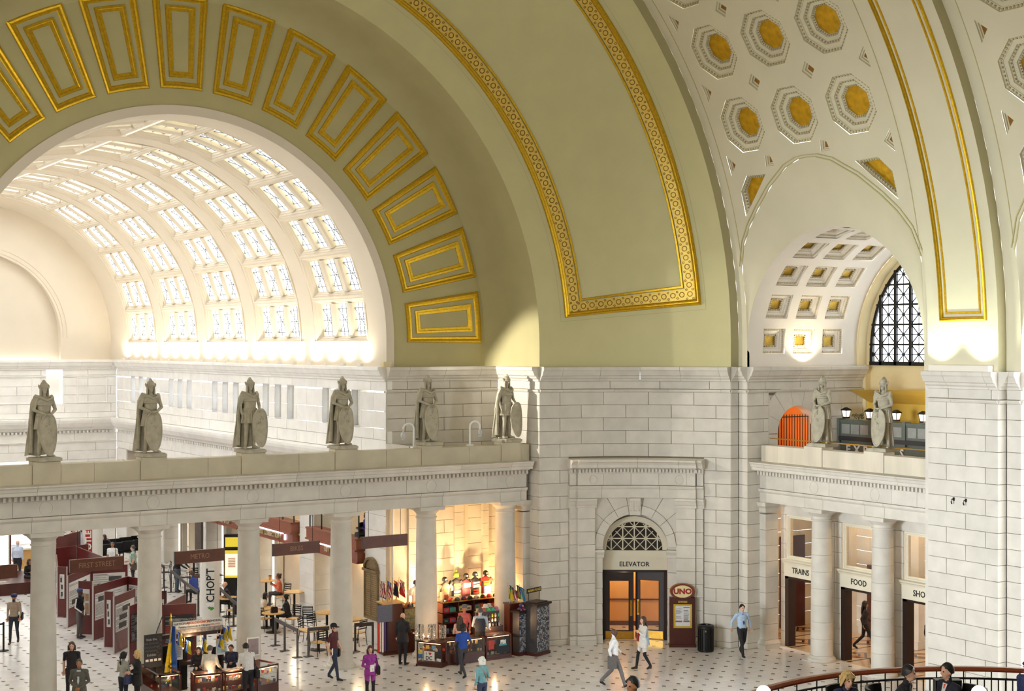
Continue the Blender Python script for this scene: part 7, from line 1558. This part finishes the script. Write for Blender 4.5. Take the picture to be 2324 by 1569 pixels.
WALKS = dict(pel=(0, 0, .94), kR=(-.1, -.14, .52), aR=(-.1, -.2, .09), tR=(-.11, -.35, .045), kL=(.1, .0, .5), aL=(.1, .22, .13), tL=(.11, .1, .04), eR=(-.23, .1, 1.14), wR=(-.23, .02, .9), eL=(.23, -.02, 1.13), wL=(.22, -.16, .93))
TALK = dict(eL=(.24, .0, 1.13), wL=(.1, -.24, 1.12), eR=(-.24, 0, 1.13), wR=(-.08, -.25, 1.08))
HOLD = dict(eR=(-.24, .02, 1.12), wR=(-.08, -.24, 1.05))
CLASP = dict(eL=(.26, .02, 1.13), wL=(.04, -.2, .98), eR=(-.26, .02, 1.13), wR=(-.04, -.2, .98))
def sit(z=.46, lean=0, **k):
    d = z-.46+.52; P = dict(pel=(0, 0, d), waist=(0, -.02-lean*.3, d+.16), chest=(0, -.03-lean*.7, d+.36), neck=(0, -.03-lean, d+.53), head=(0, -.06-lean*1.15, d+.68), sL=(.185, -.03-lean*.9, d+.47), sR=(-.185, -.03-lean*.9, d+.47), hL=(.09, 0, d), hR=(-.09, 0, d), kL=(.12, -.42, d+.02), kR=(-.12, -.42, d+.02), aL=(.12, -.42, .09+(z-.46)), aR=(-.12, -.42, .09+(z-.46)), tL=(.13, -.57, .04+(z-.46)), tR=(-.13, -.57, .04+(z-.46)),
          eL=(.24, -.06-lean*.6, d+.2), eR=(-.24, -.06-lean*.6, d+.2), wL=(.12, -.3, d+.22), wR=(-.12, -.3, d+.22)); P.update(k); return P
def person(label, loc, th, P={}, h=1.75, top=(200, 200, 200), bot=(40, 40, 46), shoe=(26, 24, 24), skin='l', hair='black', style='short', vox=.02, extra=(), **kw):
    if len(loc) == 2: loc = (*loc, 0)
    ca, sa = math.cos(AL), math.sin(AL); a = rad(th); dx, dy = math.cos(a)*-sa+math.sin(a)*ca, math.cos(a)*-ca-math.sin(a)*sa
    t = thing('person', label, 'person', loc, math.atan2(dx, -dy))
    mb, J, k = figure(P, None, vox=vox, h=h, **kw)
    obj('body', mb, [SKN[skin], cloth(top), cloth(bot), cloth(shoe, .5)], t, smooth=60)
    H = J['head']; hr = Matrix.Rotation(kw.get('head_turn', 0), 3, 'Z'); hm = HAIR[hair] if hair in HAIR else None
    def hp(x, y, z): q = hr@V((x, y, z)); return tuple(H+q*k)
    m = MB()
    n = 14
    if style not in ('bald', 'cap', 'turban', 'beanie'):
        low = {'short': -.03, 'bob': -.1, 'long': -.1, 'pony': -.04, 'bun': -.04, 'curly': -.06}[style]; q = {'short': 1.06, 'curly': 1.3}.get(style, 1.13)
        rings = []
        for j in range(7):
            ph = PI*(.02+.5*j/6+(.22 if j == 6 else 0)*(1 if style != 'short' else .4)); z = .02+.112*q*math.cos(ph)
            r = []
            for i in range(n):
                an = 2*PI*i/n; x, y = math.cos(an), math.sin(an); rr = math.sin(min(ph, PI/2))*q
                fy = .1*rr*y
                zz = z
                if y < -.3 and j >= 4: zz = max(z, .055); fy = -.074*rr if j < 6 else -.068
                r.append(hp(.086*rr*x, .015+fy, zz))
            rings.append(r)
        m.loft(rings)
        if style == 'long': m.tube([hp(0, .07, .0), hp(0, .1, -.12), hp(0, .12, -.26), hp(0, .12, -.38)], [(.09*k, .05*k), (.1*k, .05*k), (.1*k, .04*k), (.06*k, .02*k)], 10, up=tuple(hr@V((1, 0, 0)))); m.tube([hp(.08, .0, 0), hp(.1, .0, -.15), hp(.11, -.02, -.3)], [.03*k, .035*k, .02*k], 7); m.tube([hp(-.08, .0, 0), hp(-.1, .0, -.15), hp(-.11, -.02, -.3)], [.03*k, .035*k, .02*k], 7)
        if style == 'bob': m.tube([hp(0, .06, .0), hp(0, .08, -.12)], [(.1*k, .06*k), (.09*k, .05*k)], 10, up=tuple(hr@V((1, 0, 0)))); m.tube([hp(.085, .0, .02), hp(.09, -.01, -.12)], [.035*k, .03*k], 7); m.tube([hp(-.085, .0, .02), hp(-.09, -.01, -.12)], [.035*k, .03*k], 7)
        if style == 'pony': m.tube([hp(0, .1, .03), hp(0, .15, -.02), hp(0, .15, -.18), hp(0, .13, -.26)], [.03*k, .035*k, .03*k, .01*k], 8)
        if style == 'bun': m.ball(hp(0, .1, .08), .05*k, 8)
        if style == 'curly':
            for i in range(30): an = R.uniform(0, 6.28); ph = R.uniform(.1, 1.6); x, y = math.sin(ph)*math.cos(an), math.sin(ph)*math.sin(an); m.ball(hp(.1*x, .02+.11*y if y > -.6 else -.05, .04+.11*math.cos(ph)), .03*k, 6, m=4)
        obj('hair', m, hm, t, smooth=60)
    elif style == 'cap':
        m.loft([[hp(.09*r*math.cos(2*PI*i/n), .012+.108*r*math.sin(2*PI*i/n), z) for i in range(n)] for r, z in ((1.02, .03), (1.05, .06), (.95, .1), (.6, .135), (.1, .145))]); c = obj('cap', m, cloth(kw_cap.get(label, (30, 30, 40))), t, smooth=50)
        obj('cap_brim', MB().loft([[hp(.07*math.cos(a), -.08-.11*math.sin(a)*q, .04-.01*q) for a in [PI*i/8 for i in range(9)]] for q in (0, 1)]+[[hp(.07*math.cos(a), -.08-.11*math.sin(a), .02) for a in [PI*i/8 for i in range(9)]]], closed=False, cap=False), cloth(kw_cap.get(label, (30, 30, 40))), c)
        obj('hair', MB().loft([[hp(.082*r*math.cos(2*PI*i/n), .025+.095*r*math.sin(2*PI*i/n), z) for i in range(n)] for r, z in ((.9, -.04), (1.02, .0), (1.0, .04))]), hm or HAIR['black'], t)
    elif style in ('turban', 'beanie'):
        q = 1.32 if style == 'turban' else 1.12
        m.loft([[hp(.085*r*q*math.cos(2*PI*i/n), .012+.1*r*q*math.sin(2*PI*i/n), z) for i in range(n)] for r, z in ((.85, .03), (1.0, .06), (1.0, .1), (.75, .14), (.2, .155))]); obj('turban' if style == 'turban' else 'knit_cap', m, cloth(kw_cap.get(label, (40, 48, 84))), t, smooth=50)
        if style == 'turban': obj('beard', MB().ball(hp(0, -.07, -.085), .05*k, 8, sc=(1, .7, 1.2)), HAIR['black'], t)
    e = MB()
    for s in (-1, 1): e.ball(hp(s*.033, -.083, .01), .0105*k, 6, m=4)
    obj('eyes', e, BLK, t, kind='stuff'); obj('mouth', MB().cbox(hp(0, -.094, -.075), (.045*k, .012*k, .01*k), kw.get('head_turn', 0)), mat('lips', (150, 84, 76), .5, 0, None), t)
    for f in extra: f(t, J, k)
    return t
kw_cap = {}
def bag(c, side=1, z=.95, sz=(.1, .28, .26)):
    def f(t, J, k):
        x = side*.24; o = obj('shoulder_bag', MB().loft([[(x+a*sz[0]*.5*q, .04+b*sz[1]*.5*q, zz) for a, b in ((-1, -1), (1, -1), (1, 1), (-1, 1))] for zz, q in ((z-.13, .85), (z-.1, 1), (z+.08, 1), (z+.13, .8))]), cloth(c), t); obj('bag_strap', MB().tube([(x, -.04, z+.1), tuple(J['s'+('L' if side > 0 else 'R')]+V((0, -.04, .07))), (x, .1, z+.1)], .014, 5), cloth(c), o)
    return f
def tie(c=(40, 56, 110), shirt=(220, 222, 226)):
    def f(t, J, k):
        c0, n = J['chest'], J['neck']; obj('shirt_front', MB().loft([[(x, n.y+(c0.y-n.y)*v-.065-.075*min(1, v*1.6), n.z-.02-(n.z-c0.z+.12)*v) for x in (-.055*(1-v*.8), .055*(1-v*.8))] for v in (0, .3, .6, 1)], closed=False, cap=False), cloth(shirt), t)
        obj('tie', MB().loft([[(x*w, n.y+(c0.y-n.y)*v-.075-.08*min(1, v*1.5), n.z-.03-(n.z-c0.z+.2)*v) for x in (-1, 1)] for v, w in ((0, .022), (.12, .014), (.8, .03), (1, .004))], closed=False, cap=False), cloth(c), t)
    return f
def paper(dx=0, dz=0, c=(238, 236, 230), which='R'):
    def f(t, J, k): w = J['w'+which]; obj('held_paper', MB().cbox((w.x+.0+dx, w.y-.1, w.z+.02+dz), (.13, .02, .2), .3), cloth(c), t)
    return f
def strap(c=(30, 30, 32), s=1):
    def f(t, J, k):
        obj('shoulder_strap', MB().tube([tuple(J['sR']*.6+J['neck']*.4+V((0, .02, .03))) if s > 0 else tuple(J['sL']*.6+J['neck']*.4+V((0, .02, .03))), tuple(J['chest']+V((0, .135, 0))), tuple(J['pel']+V((.17*s, .06, .05)))], [(.02, .008)]*3, 6), cloth(c), t)
    return f
def stripe(t, J, k):
    for s in 'R': obj('white_sleeve_stripe', MB().tube([tuple(J['s'+s]+V((-.055, 0, .03))), tuple(J['e'+s]+V((-.045, 0, 0))), tuple(J['w'+s]+V((-.035, 0, .02)))], [(.012, .03)]*3, 6, up=(1, 0, 0)), cloth((226, 224, 222)), t)
FA = floor_at
def F_(px, top, h): # floor point of someone whose head top shows at pixel row top
    Z = FPX*(EYE-h)/(top-784.5); return FA(px, 784.5+EYE*FPX/Z)
kw_cap['bearded man in a tan shirt and dark blue turban walking with a black shoulder bag'] = (44, 50, 84)
person('bearded man in a tan shirt and dark blue turban walking with a black shoulder bag', FA(32, 1461), 8, WALKS, 1.74, (164, 146, 128), (44, 48, 62), (70, 44, 34), 'm', 'black', 'turban', extra=[bag((26, 26, 32), 1, .95)])
l = 'man in a blue cap and dark striped jacket reading the maroon panels'; kw_cap[l] = (60, 76, 130)
person(l, FA(181, 1449), 78, dict(wR=(-.2, -.2, .95)), 1.76, (30, 30, 42), (98, 92, 90), (40, 36, 36), 'd', 'black', 'beanie', extra=[stripe, paper()])
person('man in a black shirt with dark hair walking toward the viewer', F_(163, 1457, 1.76), 12, WALKS, 1.76, (34, 28, 32), (32, 28, 32), skin='l', hair='brown', style='bob', sleeve='short')
person('older man in a grey suit with clasped hands, bottom left', F_(180, 1496, 1.76), 5, CLASP, 1.76, (96, 92, 84), (90, 86, 78), skin='m', hair='dkgrey', style='short', stout=1.1, coat=.14, extra=[tie((196, 204, 212), (200, 208, 216))])
person('woman with a black ponytail in a light grey top, seen from behind', F_(280, 1480, 1.62), 150, TALK, 1.62, (170, 168, 158), (36, 38, 54), skin='l', hair='black', style='pony', fem=True, extra=[bag((60, 66, 96), -1, .85)])
person('blond woman in a long black jacket talking beside the second column', F_(312, 1476, 1.68), -60, TALK, 1.68, (36, 34, 34), (36, 34, 38), skin='l', hair='blond', style='bob', fem=True, coat=.25)
person('booth attendant in dark clothes looking down behind the left counter', (15.2, 41.6), 10, dict(TALK, neck=(0, -.05, 1.46), head=(0, -.1, 1.6)), 1.56, (40, 36, 40), (30, 30, 32), skin='l', hair='brown', style='bob', fem=True)
person('booth attendant in a navy top sitting low behind the lit counter', (16.3, 41.75), -10, dict(TALK, neck=(0, -.04, 1.46), head=(0, -.08, 1.6)), 1.48, (38, 42, 66), (30, 30, 32), skin='m', hair='black', style='short')
person('customer in a cream sweater and khaki trousers seen from behind at the counter', F_(476, 1465, 1.66), 170, dict(eL=(.26, -.04, 1.14), wL=(.3, -.2, .98), eR=(-.26, -.04, 1.14), wR=(-.28, -.22, 1.0)), 1.66, (216, 212, 204), (142, 106, 58), skin='l', hair='dkgrey', style='short', loose=1.15, coat=.05, stout=1.08)
person('man in a white shirt with a dark strap across his back, reaching over the counter', F_(563, 1460, 1.76), -145, dict(chest=(0, -.05, 1.3), neck=(0, -.11, 1.46), head=(0, -.17, 1.6), sL=(.185, -.09, 1.4), sR=(-.185, -.09, 1.4), eR=(-.28, -.3, 1.2), wR=(-.24, -.52, 1.04), eL=(.25, -.1, 1.12), wL=(.2, -.3, 1.0)), 1.76, (222, 220, 218), (28, 28, 36), skin='l', hair='black', style='short', loose=1.12, stout=1.06, extra=[strap(), bag((26, 26, 30), -1, .85)])
l = 'man in a maroon shirt, dark cap and jeans walking past the fourth column'; kw_cap[l] = (30, 30, 40)
person(l, FA(757, 1544), 70, WALKS, 1.78, (84, 38, 42), (44, 52, 76), (24, 24, 26), 'l', 'brown', 'cap', sleeve='short', extra=[bag((34, 34, 42), 1, .82), paper()])
person('woman in a bright purple cardigan holding papers', F_(840, 1466, 1.63), 15, dict(HOLD, wR=(-.04, -.22, 1.08)), 1.63, (150, 54, 142), (32, 28, 32), skin='l', hair='brown', style='bob', fem=True, coat=.12, extra=[paper(.05), bag((30, 30, 36), 1, .9)])
person('bald man in a dark suit standing with his back to the viewer at the stall', FA(914, 1510), 155, dict(eR=(-.26, -.02, 1.14), wR=(-.22, -.26, 1.05)), 1.72, (36, 34, 40), (32, 30, 36), skin='l', hair='white', style='bald', coat=.16, stout=1.12)
person('woman with long brown hair and a pale pink top at the stall counter', FA(1044, 1512), 160, TALK, 1.64, (226, 180, 164), (40, 36, 40), skin='l', hair='brown', style='long', fem=True)
person('person with dark hair in a bright blue shirt striding past the stall', FA(1050, 1538), -150, WALK, 1.68, (36, 76, 160), (60, 58, 64), skin='d', hair='black', style='curly', sleeve='short')
person('older woman with white curly hair in a teal jacket, bottom centre', F_(1094, 1493, 1.6), -140, dict(HOLD), 1.6, (112, 160, 164), (50, 58, 84), skin='l', hair='white', style='curly', fem=True, extra=[paper(0, .02), strap((150, 120, 100), -1)])
person('man with grey hair in a dark vest over a light blue shirt at the stall', FA(1090, 1498), 175, dict(eR=(-.26, -.02, 1.13), wR=(-.26, -.22, 1.0), eL=(.26, -.02, 1.13), wL=(.18, -.26, 1.06)), 1.74, (176, 190, 204), (36, 34, 38), skin='l', hair='dkgrey', style='short', extra=[lambda t, J, k: obj('dark_vest', MB().tube([J['pel']+V((0, 0, .02)), J['waist'], J['chest'], J['chest']+V((0, 0, .1))], [(.19, .15), (.17, .13), (.188, .145), (.16, .11)], 16, up=(1, 0, 0)), cloth((52, 54, 66)), t, smooth=50)])
l = 'stall keeper in a grey cap and pink top behind the counter'; kw_cap[l] = (96, 100, 116)
person(l, (24.95, 42.6), -30, {}, 1.7, (176, 90, 96), (40, 40, 44), skin='m', hair='black', style='beanie')
person('man in a white shirt and grey trousers striding to the right across the floor', FA(1393, 1560), 88, WALK, 1.8, (232, 232, 232), (110, 104, 102), (24, 22, 24), 'd', 'black', 'bald', stout=1.08, loose=1.1, extra=[lambda t, J, k: obj('jacket_over_arm', MB().loft([[(x, y, z) for x, y in ((-.3, -.08), (-.16, -.1), (-.15, .16), (-.3, .2))] for z in (.62, .8, 1.0)]), cloth((96, 92, 90)), t)])
person('woman with long brown hair and a red bag walking left before the elevator', FA(1460, 1520), -70, dict(WALKS, eL=(.22, -.06, 1.13), wL=(.1, -.2, 1.25)), 1.72, (216, 212, 206), (26, 24, 28), (22, 20, 22), 'l', 'brown', 'long', fem=True, coat=.2, extra=[bag((150, 34, 46), -1, 1.0), lambda t, J, k: obj('denim_jacket', MB().tube([J['pel']+V((0, .1, -.12)), J['waist']+V((0, .07, 0)), J['chest']+V((0, .04, 0)), J['chest']+V((0, .03, .1))], [(.2, .1), (.16, .09), (.19, .11), (.17, .09)], 14, up=(1, 0, 0)), cloth((156, 180, 196)), t, smooth=50)])
person('man in a light blue shirt and navy tie striding out by the niche', FA(1684, 1490), 14, dict(WALK, eR=(-.34, .08, 1.16), wR=(-.4, -.05, .97), eL=(.32, .1, 1.14), wL=(.36, .1, .91)), 1.76, (176, 200, 226), (32, 30, 34), (24, 22, 22), 'l', 'black', 'short', loose=1.08, extra=[tie((44, 62, 112), (176, 200, 226))])
q = FA(1940, 1466); person('dark silhouetted woman walking to the right inside the FOOD doorway', (37.0, 35.9), 80, WALK, 1.7, (44, 42, 48), (34, 30, 34), skin='m', hair='black', style='long', fem=True)
person('dark figure passing inside the SHOPS doorway, half hidden by its frame', (37.2, 33.15), 150, WALKS, 1.55, (40, 36, 40), (36, 34, 38), skin='d', hair='black', style='bob')
# far hall
person('bald man in a light blue shirt seen from behind at the pale counter', FA(40, 1316), 175, {}, 1.76, (196, 208, 232), (34, 34, 44), skin='l', hair='white', style='bald', stout=1.1, loose=1.12, vox=.025)
x, y = floor_at(66, 1340); person('young woman in black sitting on the dark wooden platform', (x, y+.35, .04), 60, sit(lean=.08), 1.66, (36, 34, 36), (30, 30, 34), skin='m', hair='black', style='bob', fem=True, vox=.025)
person('tall man in a black suit on the phone beside the CHIPOTLE pillar', FA(166, 1287), 60, dict(eR=(-.28, -.05, 1.2), wR=(-.12, -.12, 1.5)), 1.82, (34, 34, 40), (34, 34, 40), skin='l', hair='black', style='short', coat=.15, vox=.025, extra=[tie((120, 40, 40))])
person('man in a light blue shirt standing behind the man on the phone', FA(186, 1282), 150, {}, 1.72, (176, 196, 226), (36, 38, 50), skin='l', hair='black', style='short', vox=.025)
person('woman with long dark hair bending over a table right of the CHIPOTLE pillar', FA(252, 1288), -60, dict(chest=(0, -.12, 1.26), neck=(0, -.26, 1.38), head=(0, -.34, 1.48), sL=(.18, -.2, 1.34), sR=(-.18, -.2, 1.34), eL=(.2, -.3, 1.1), wL=(.12, -.46, 1.0), eR=(-.2, -.3, 1.1), wR=(-.12, -.46, 1.0)), 1.7, (92, 84, 96), (34, 32, 36), skin='l', hair='brown', style='long', fem=True, vox=.025)
person('man in a white short sleeved shirt with a lanyard near the CHIPOTLE pillar', FA(255, 1318), 0, {}, 1.72, (228, 228, 228), (60, 60, 70), skin='m', hair='dkgrey', style='short', sleeve='short', vox=.025)
person('heavy man in a pale green shirt by the second column top', FA(302, 1330), -80, HOLD, 1.78, (164, 188, 176), (56, 52, 56), skin='l', hair='dkgrey', style='short', sleeve='short', stout=1.3, vox=.025, extra=[bag((90, 76, 66), 1, .85)])
person('man in a black sweater leaning on the far table under the METRO sign', FA(402, 1345), 80, dict(chest=(0, -.1, 1.28), neck=(0, -.2, 1.42), head=(0, -.26, 1.54), sL=(.19, -.16, 1.36), sR=(-.19, -.16, 1.36), eL=(.22, -.3, 1.14), wL=(.12, -.5, 1.0), eR=(-.22, -.3, 1.14), wR=(-.12, -.5, 1.0)), 1.8, (34, 32, 34), (84, 96, 110), skin='l', hair='brown', style='short', stout=1.2, vox=.025)
def seat_at(px, py, zc=0): return (*floor_at(px, py), zc)
person('man in a bright blue shirt seated left of the CHOPT pillar', seat_at(446, 1372), -120, sit(lean=.15), 1.74, (50, 74, 150), (40, 40, 48), skin='l', hair='brown', style='short', vox=.025)
person('balding man in a dark suit seated right of the CHOPT pillar', seat_at(522, 1398), -75, sit(lean=.12), 1.76, (36, 34, 46), (34, 32, 40), skin='l', hair='white', style='bald', vox=.025)
person('person in a dark jacket seated low behind the barrier by the third column', seat_at(538, 1420), 170, sit(lean=.05), 1.7, (34, 34, 42), (36, 36, 42), skin='l', hair='black', style='short', vox=.025)
person('woman in a white top seated just right of the third column', seat_at(592, 1422), 90, sit(lean=.12), 1.66, (226, 218, 204), (50, 44, 48), skin='m', hair='black', style='bob', fem=True, vox=.025)
person('person in an orange vest looking at a phone on a tall chair', (*floor_at(636, 1386), .16), -80, sit(lean=.02, wL=(.06, -.28, .86), wR=(-.06, -.28, .9)), 1.72, (226, 118, 84), (70, 62, 60), skin='m', hair='brown', style='bun', vox=.025, extra=[lambda t, J, k: obj('phone', MB().cbox((0, -.36, .95), (.07, .015, .13)), BLACK, t)])
person('woman in black with a pale scarf seated at the round table', seat_at(655, 1428), -85, sit(lean=.06), 1.7, (36, 34, 38), (32, 30, 34), skin='l', hair='black', style='bun', fem=True, extra=[lambda t, J, k: obj('pale_scarf', MB().tube([J['neck']+V((.03, -.06, 0)), J['chest']+V((.03, -.15, .02)), J['waist']+V((.03, -.14, .02))], [.035, .04, .03], 8), cloth((190, 214, 220)), t)])
person('person in purple sitting on the arcade balcony beside the white pier', (23.6, 47.2, 3.2), -60, sit(), 1.7, (96, 76, 160), (40, 40, 52), skin='d', hair='black', style='short', vox=.025)
club_chair((23.6, 47.2, 3.18), 0.5, 'dark chair on the arcade balcony under the person in purple')
# cafe deck
q = cam_pt(1908, 21.9, DZ); person('woman with curly white blond hair in navy seated at the railing', q, 20, sit(lean=.12, head=(0, -.2, 1.17)), 1.66, (40, 44, 76), (30, 30, 40), skin='l', hair='blond', style='curly', fem=True, vox=.017)
q = cam_pt(2030, 21.9, DZ); person('dark haired man in a black suit leaning right over the cafe table', q, 60, sit(lean=.14), 1.76, (32, 32, 40), (30, 30, 36), skin='l', hair='black', style='short', vox=.017)
q = cam_pt(2165, 21.9, DZ); person('man in a navy suit and orange tie facing left at the cafe table', q, -70, sit(lean=.06), 1.78, (30, 32, 48), (30, 30, 40), skin='l', hair='black', style='short', vox=.017, extra=[tie((220, 84, 56))])
q = cam_pt(2335, 21.4, DZ); person('dark blue shoulder of a standing waiter cut by the right edge', q, -60, {}, 1.5, (50, 60, 110), (30, 30, 40), skin='l', hair='black', style='short', vox=.02)
q = cam_pt(1455, 21.0, DZ); person('dark haired man in a grey jacket whose head shows at the bottom edge', q, -50, sit(lean=.1), 1.8, (96, 98, 100), (50, 50, 56), skin='m', hair='black', style='short', vox=.017)
club_chair(cam_pt(1455, 21.0, DZ), 0.8, 'black chair under the man at the bottom edge')
for px, th, l in ((1925, 20, 'black chair of the woman in navy at the railing'), (2012, 60, 'black chair of the man leaning over the cafe table'), (2190, -70, 'black chair of the man with the orange tie'), (2228, -60, 'empty black chair right of the man with the orange tie')):
    q = cam_pt(px, 22.1 if px < 2200 else 21.6, DZ); ca, sa = math.cos(AL), math.sin(AL); a = rad(th); club_chair(q, math.atan2(math.cos(a)*-sa+math.sin(a)*ca, math.cos(a)*ca+math.sin(a)*sa), l)
# ================================================================ lettering becomes mesh
bpy.context.view_layer.update()
dg = bpy.context.evaluated_depsgraph_get()
for o in [o for o in bpy.data.objects if o.type == 'FONT']:
    me = bpy.data.meshes.new_from_object(o.evaluated_get(dg)); n = bpy.data.objects.new(o.name.split('.')[0], me); COL.objects.link(n)
    me.materials.clear(); me.materials.append(o.data.materials[0])
    n.parent = o.parent; n.matrix_local = o.matrix_local.copy()
    for k in o.keys():
        if k in ('label', 'kind'): n[k] = o[k]
    bpy.data.objects.remove(o)
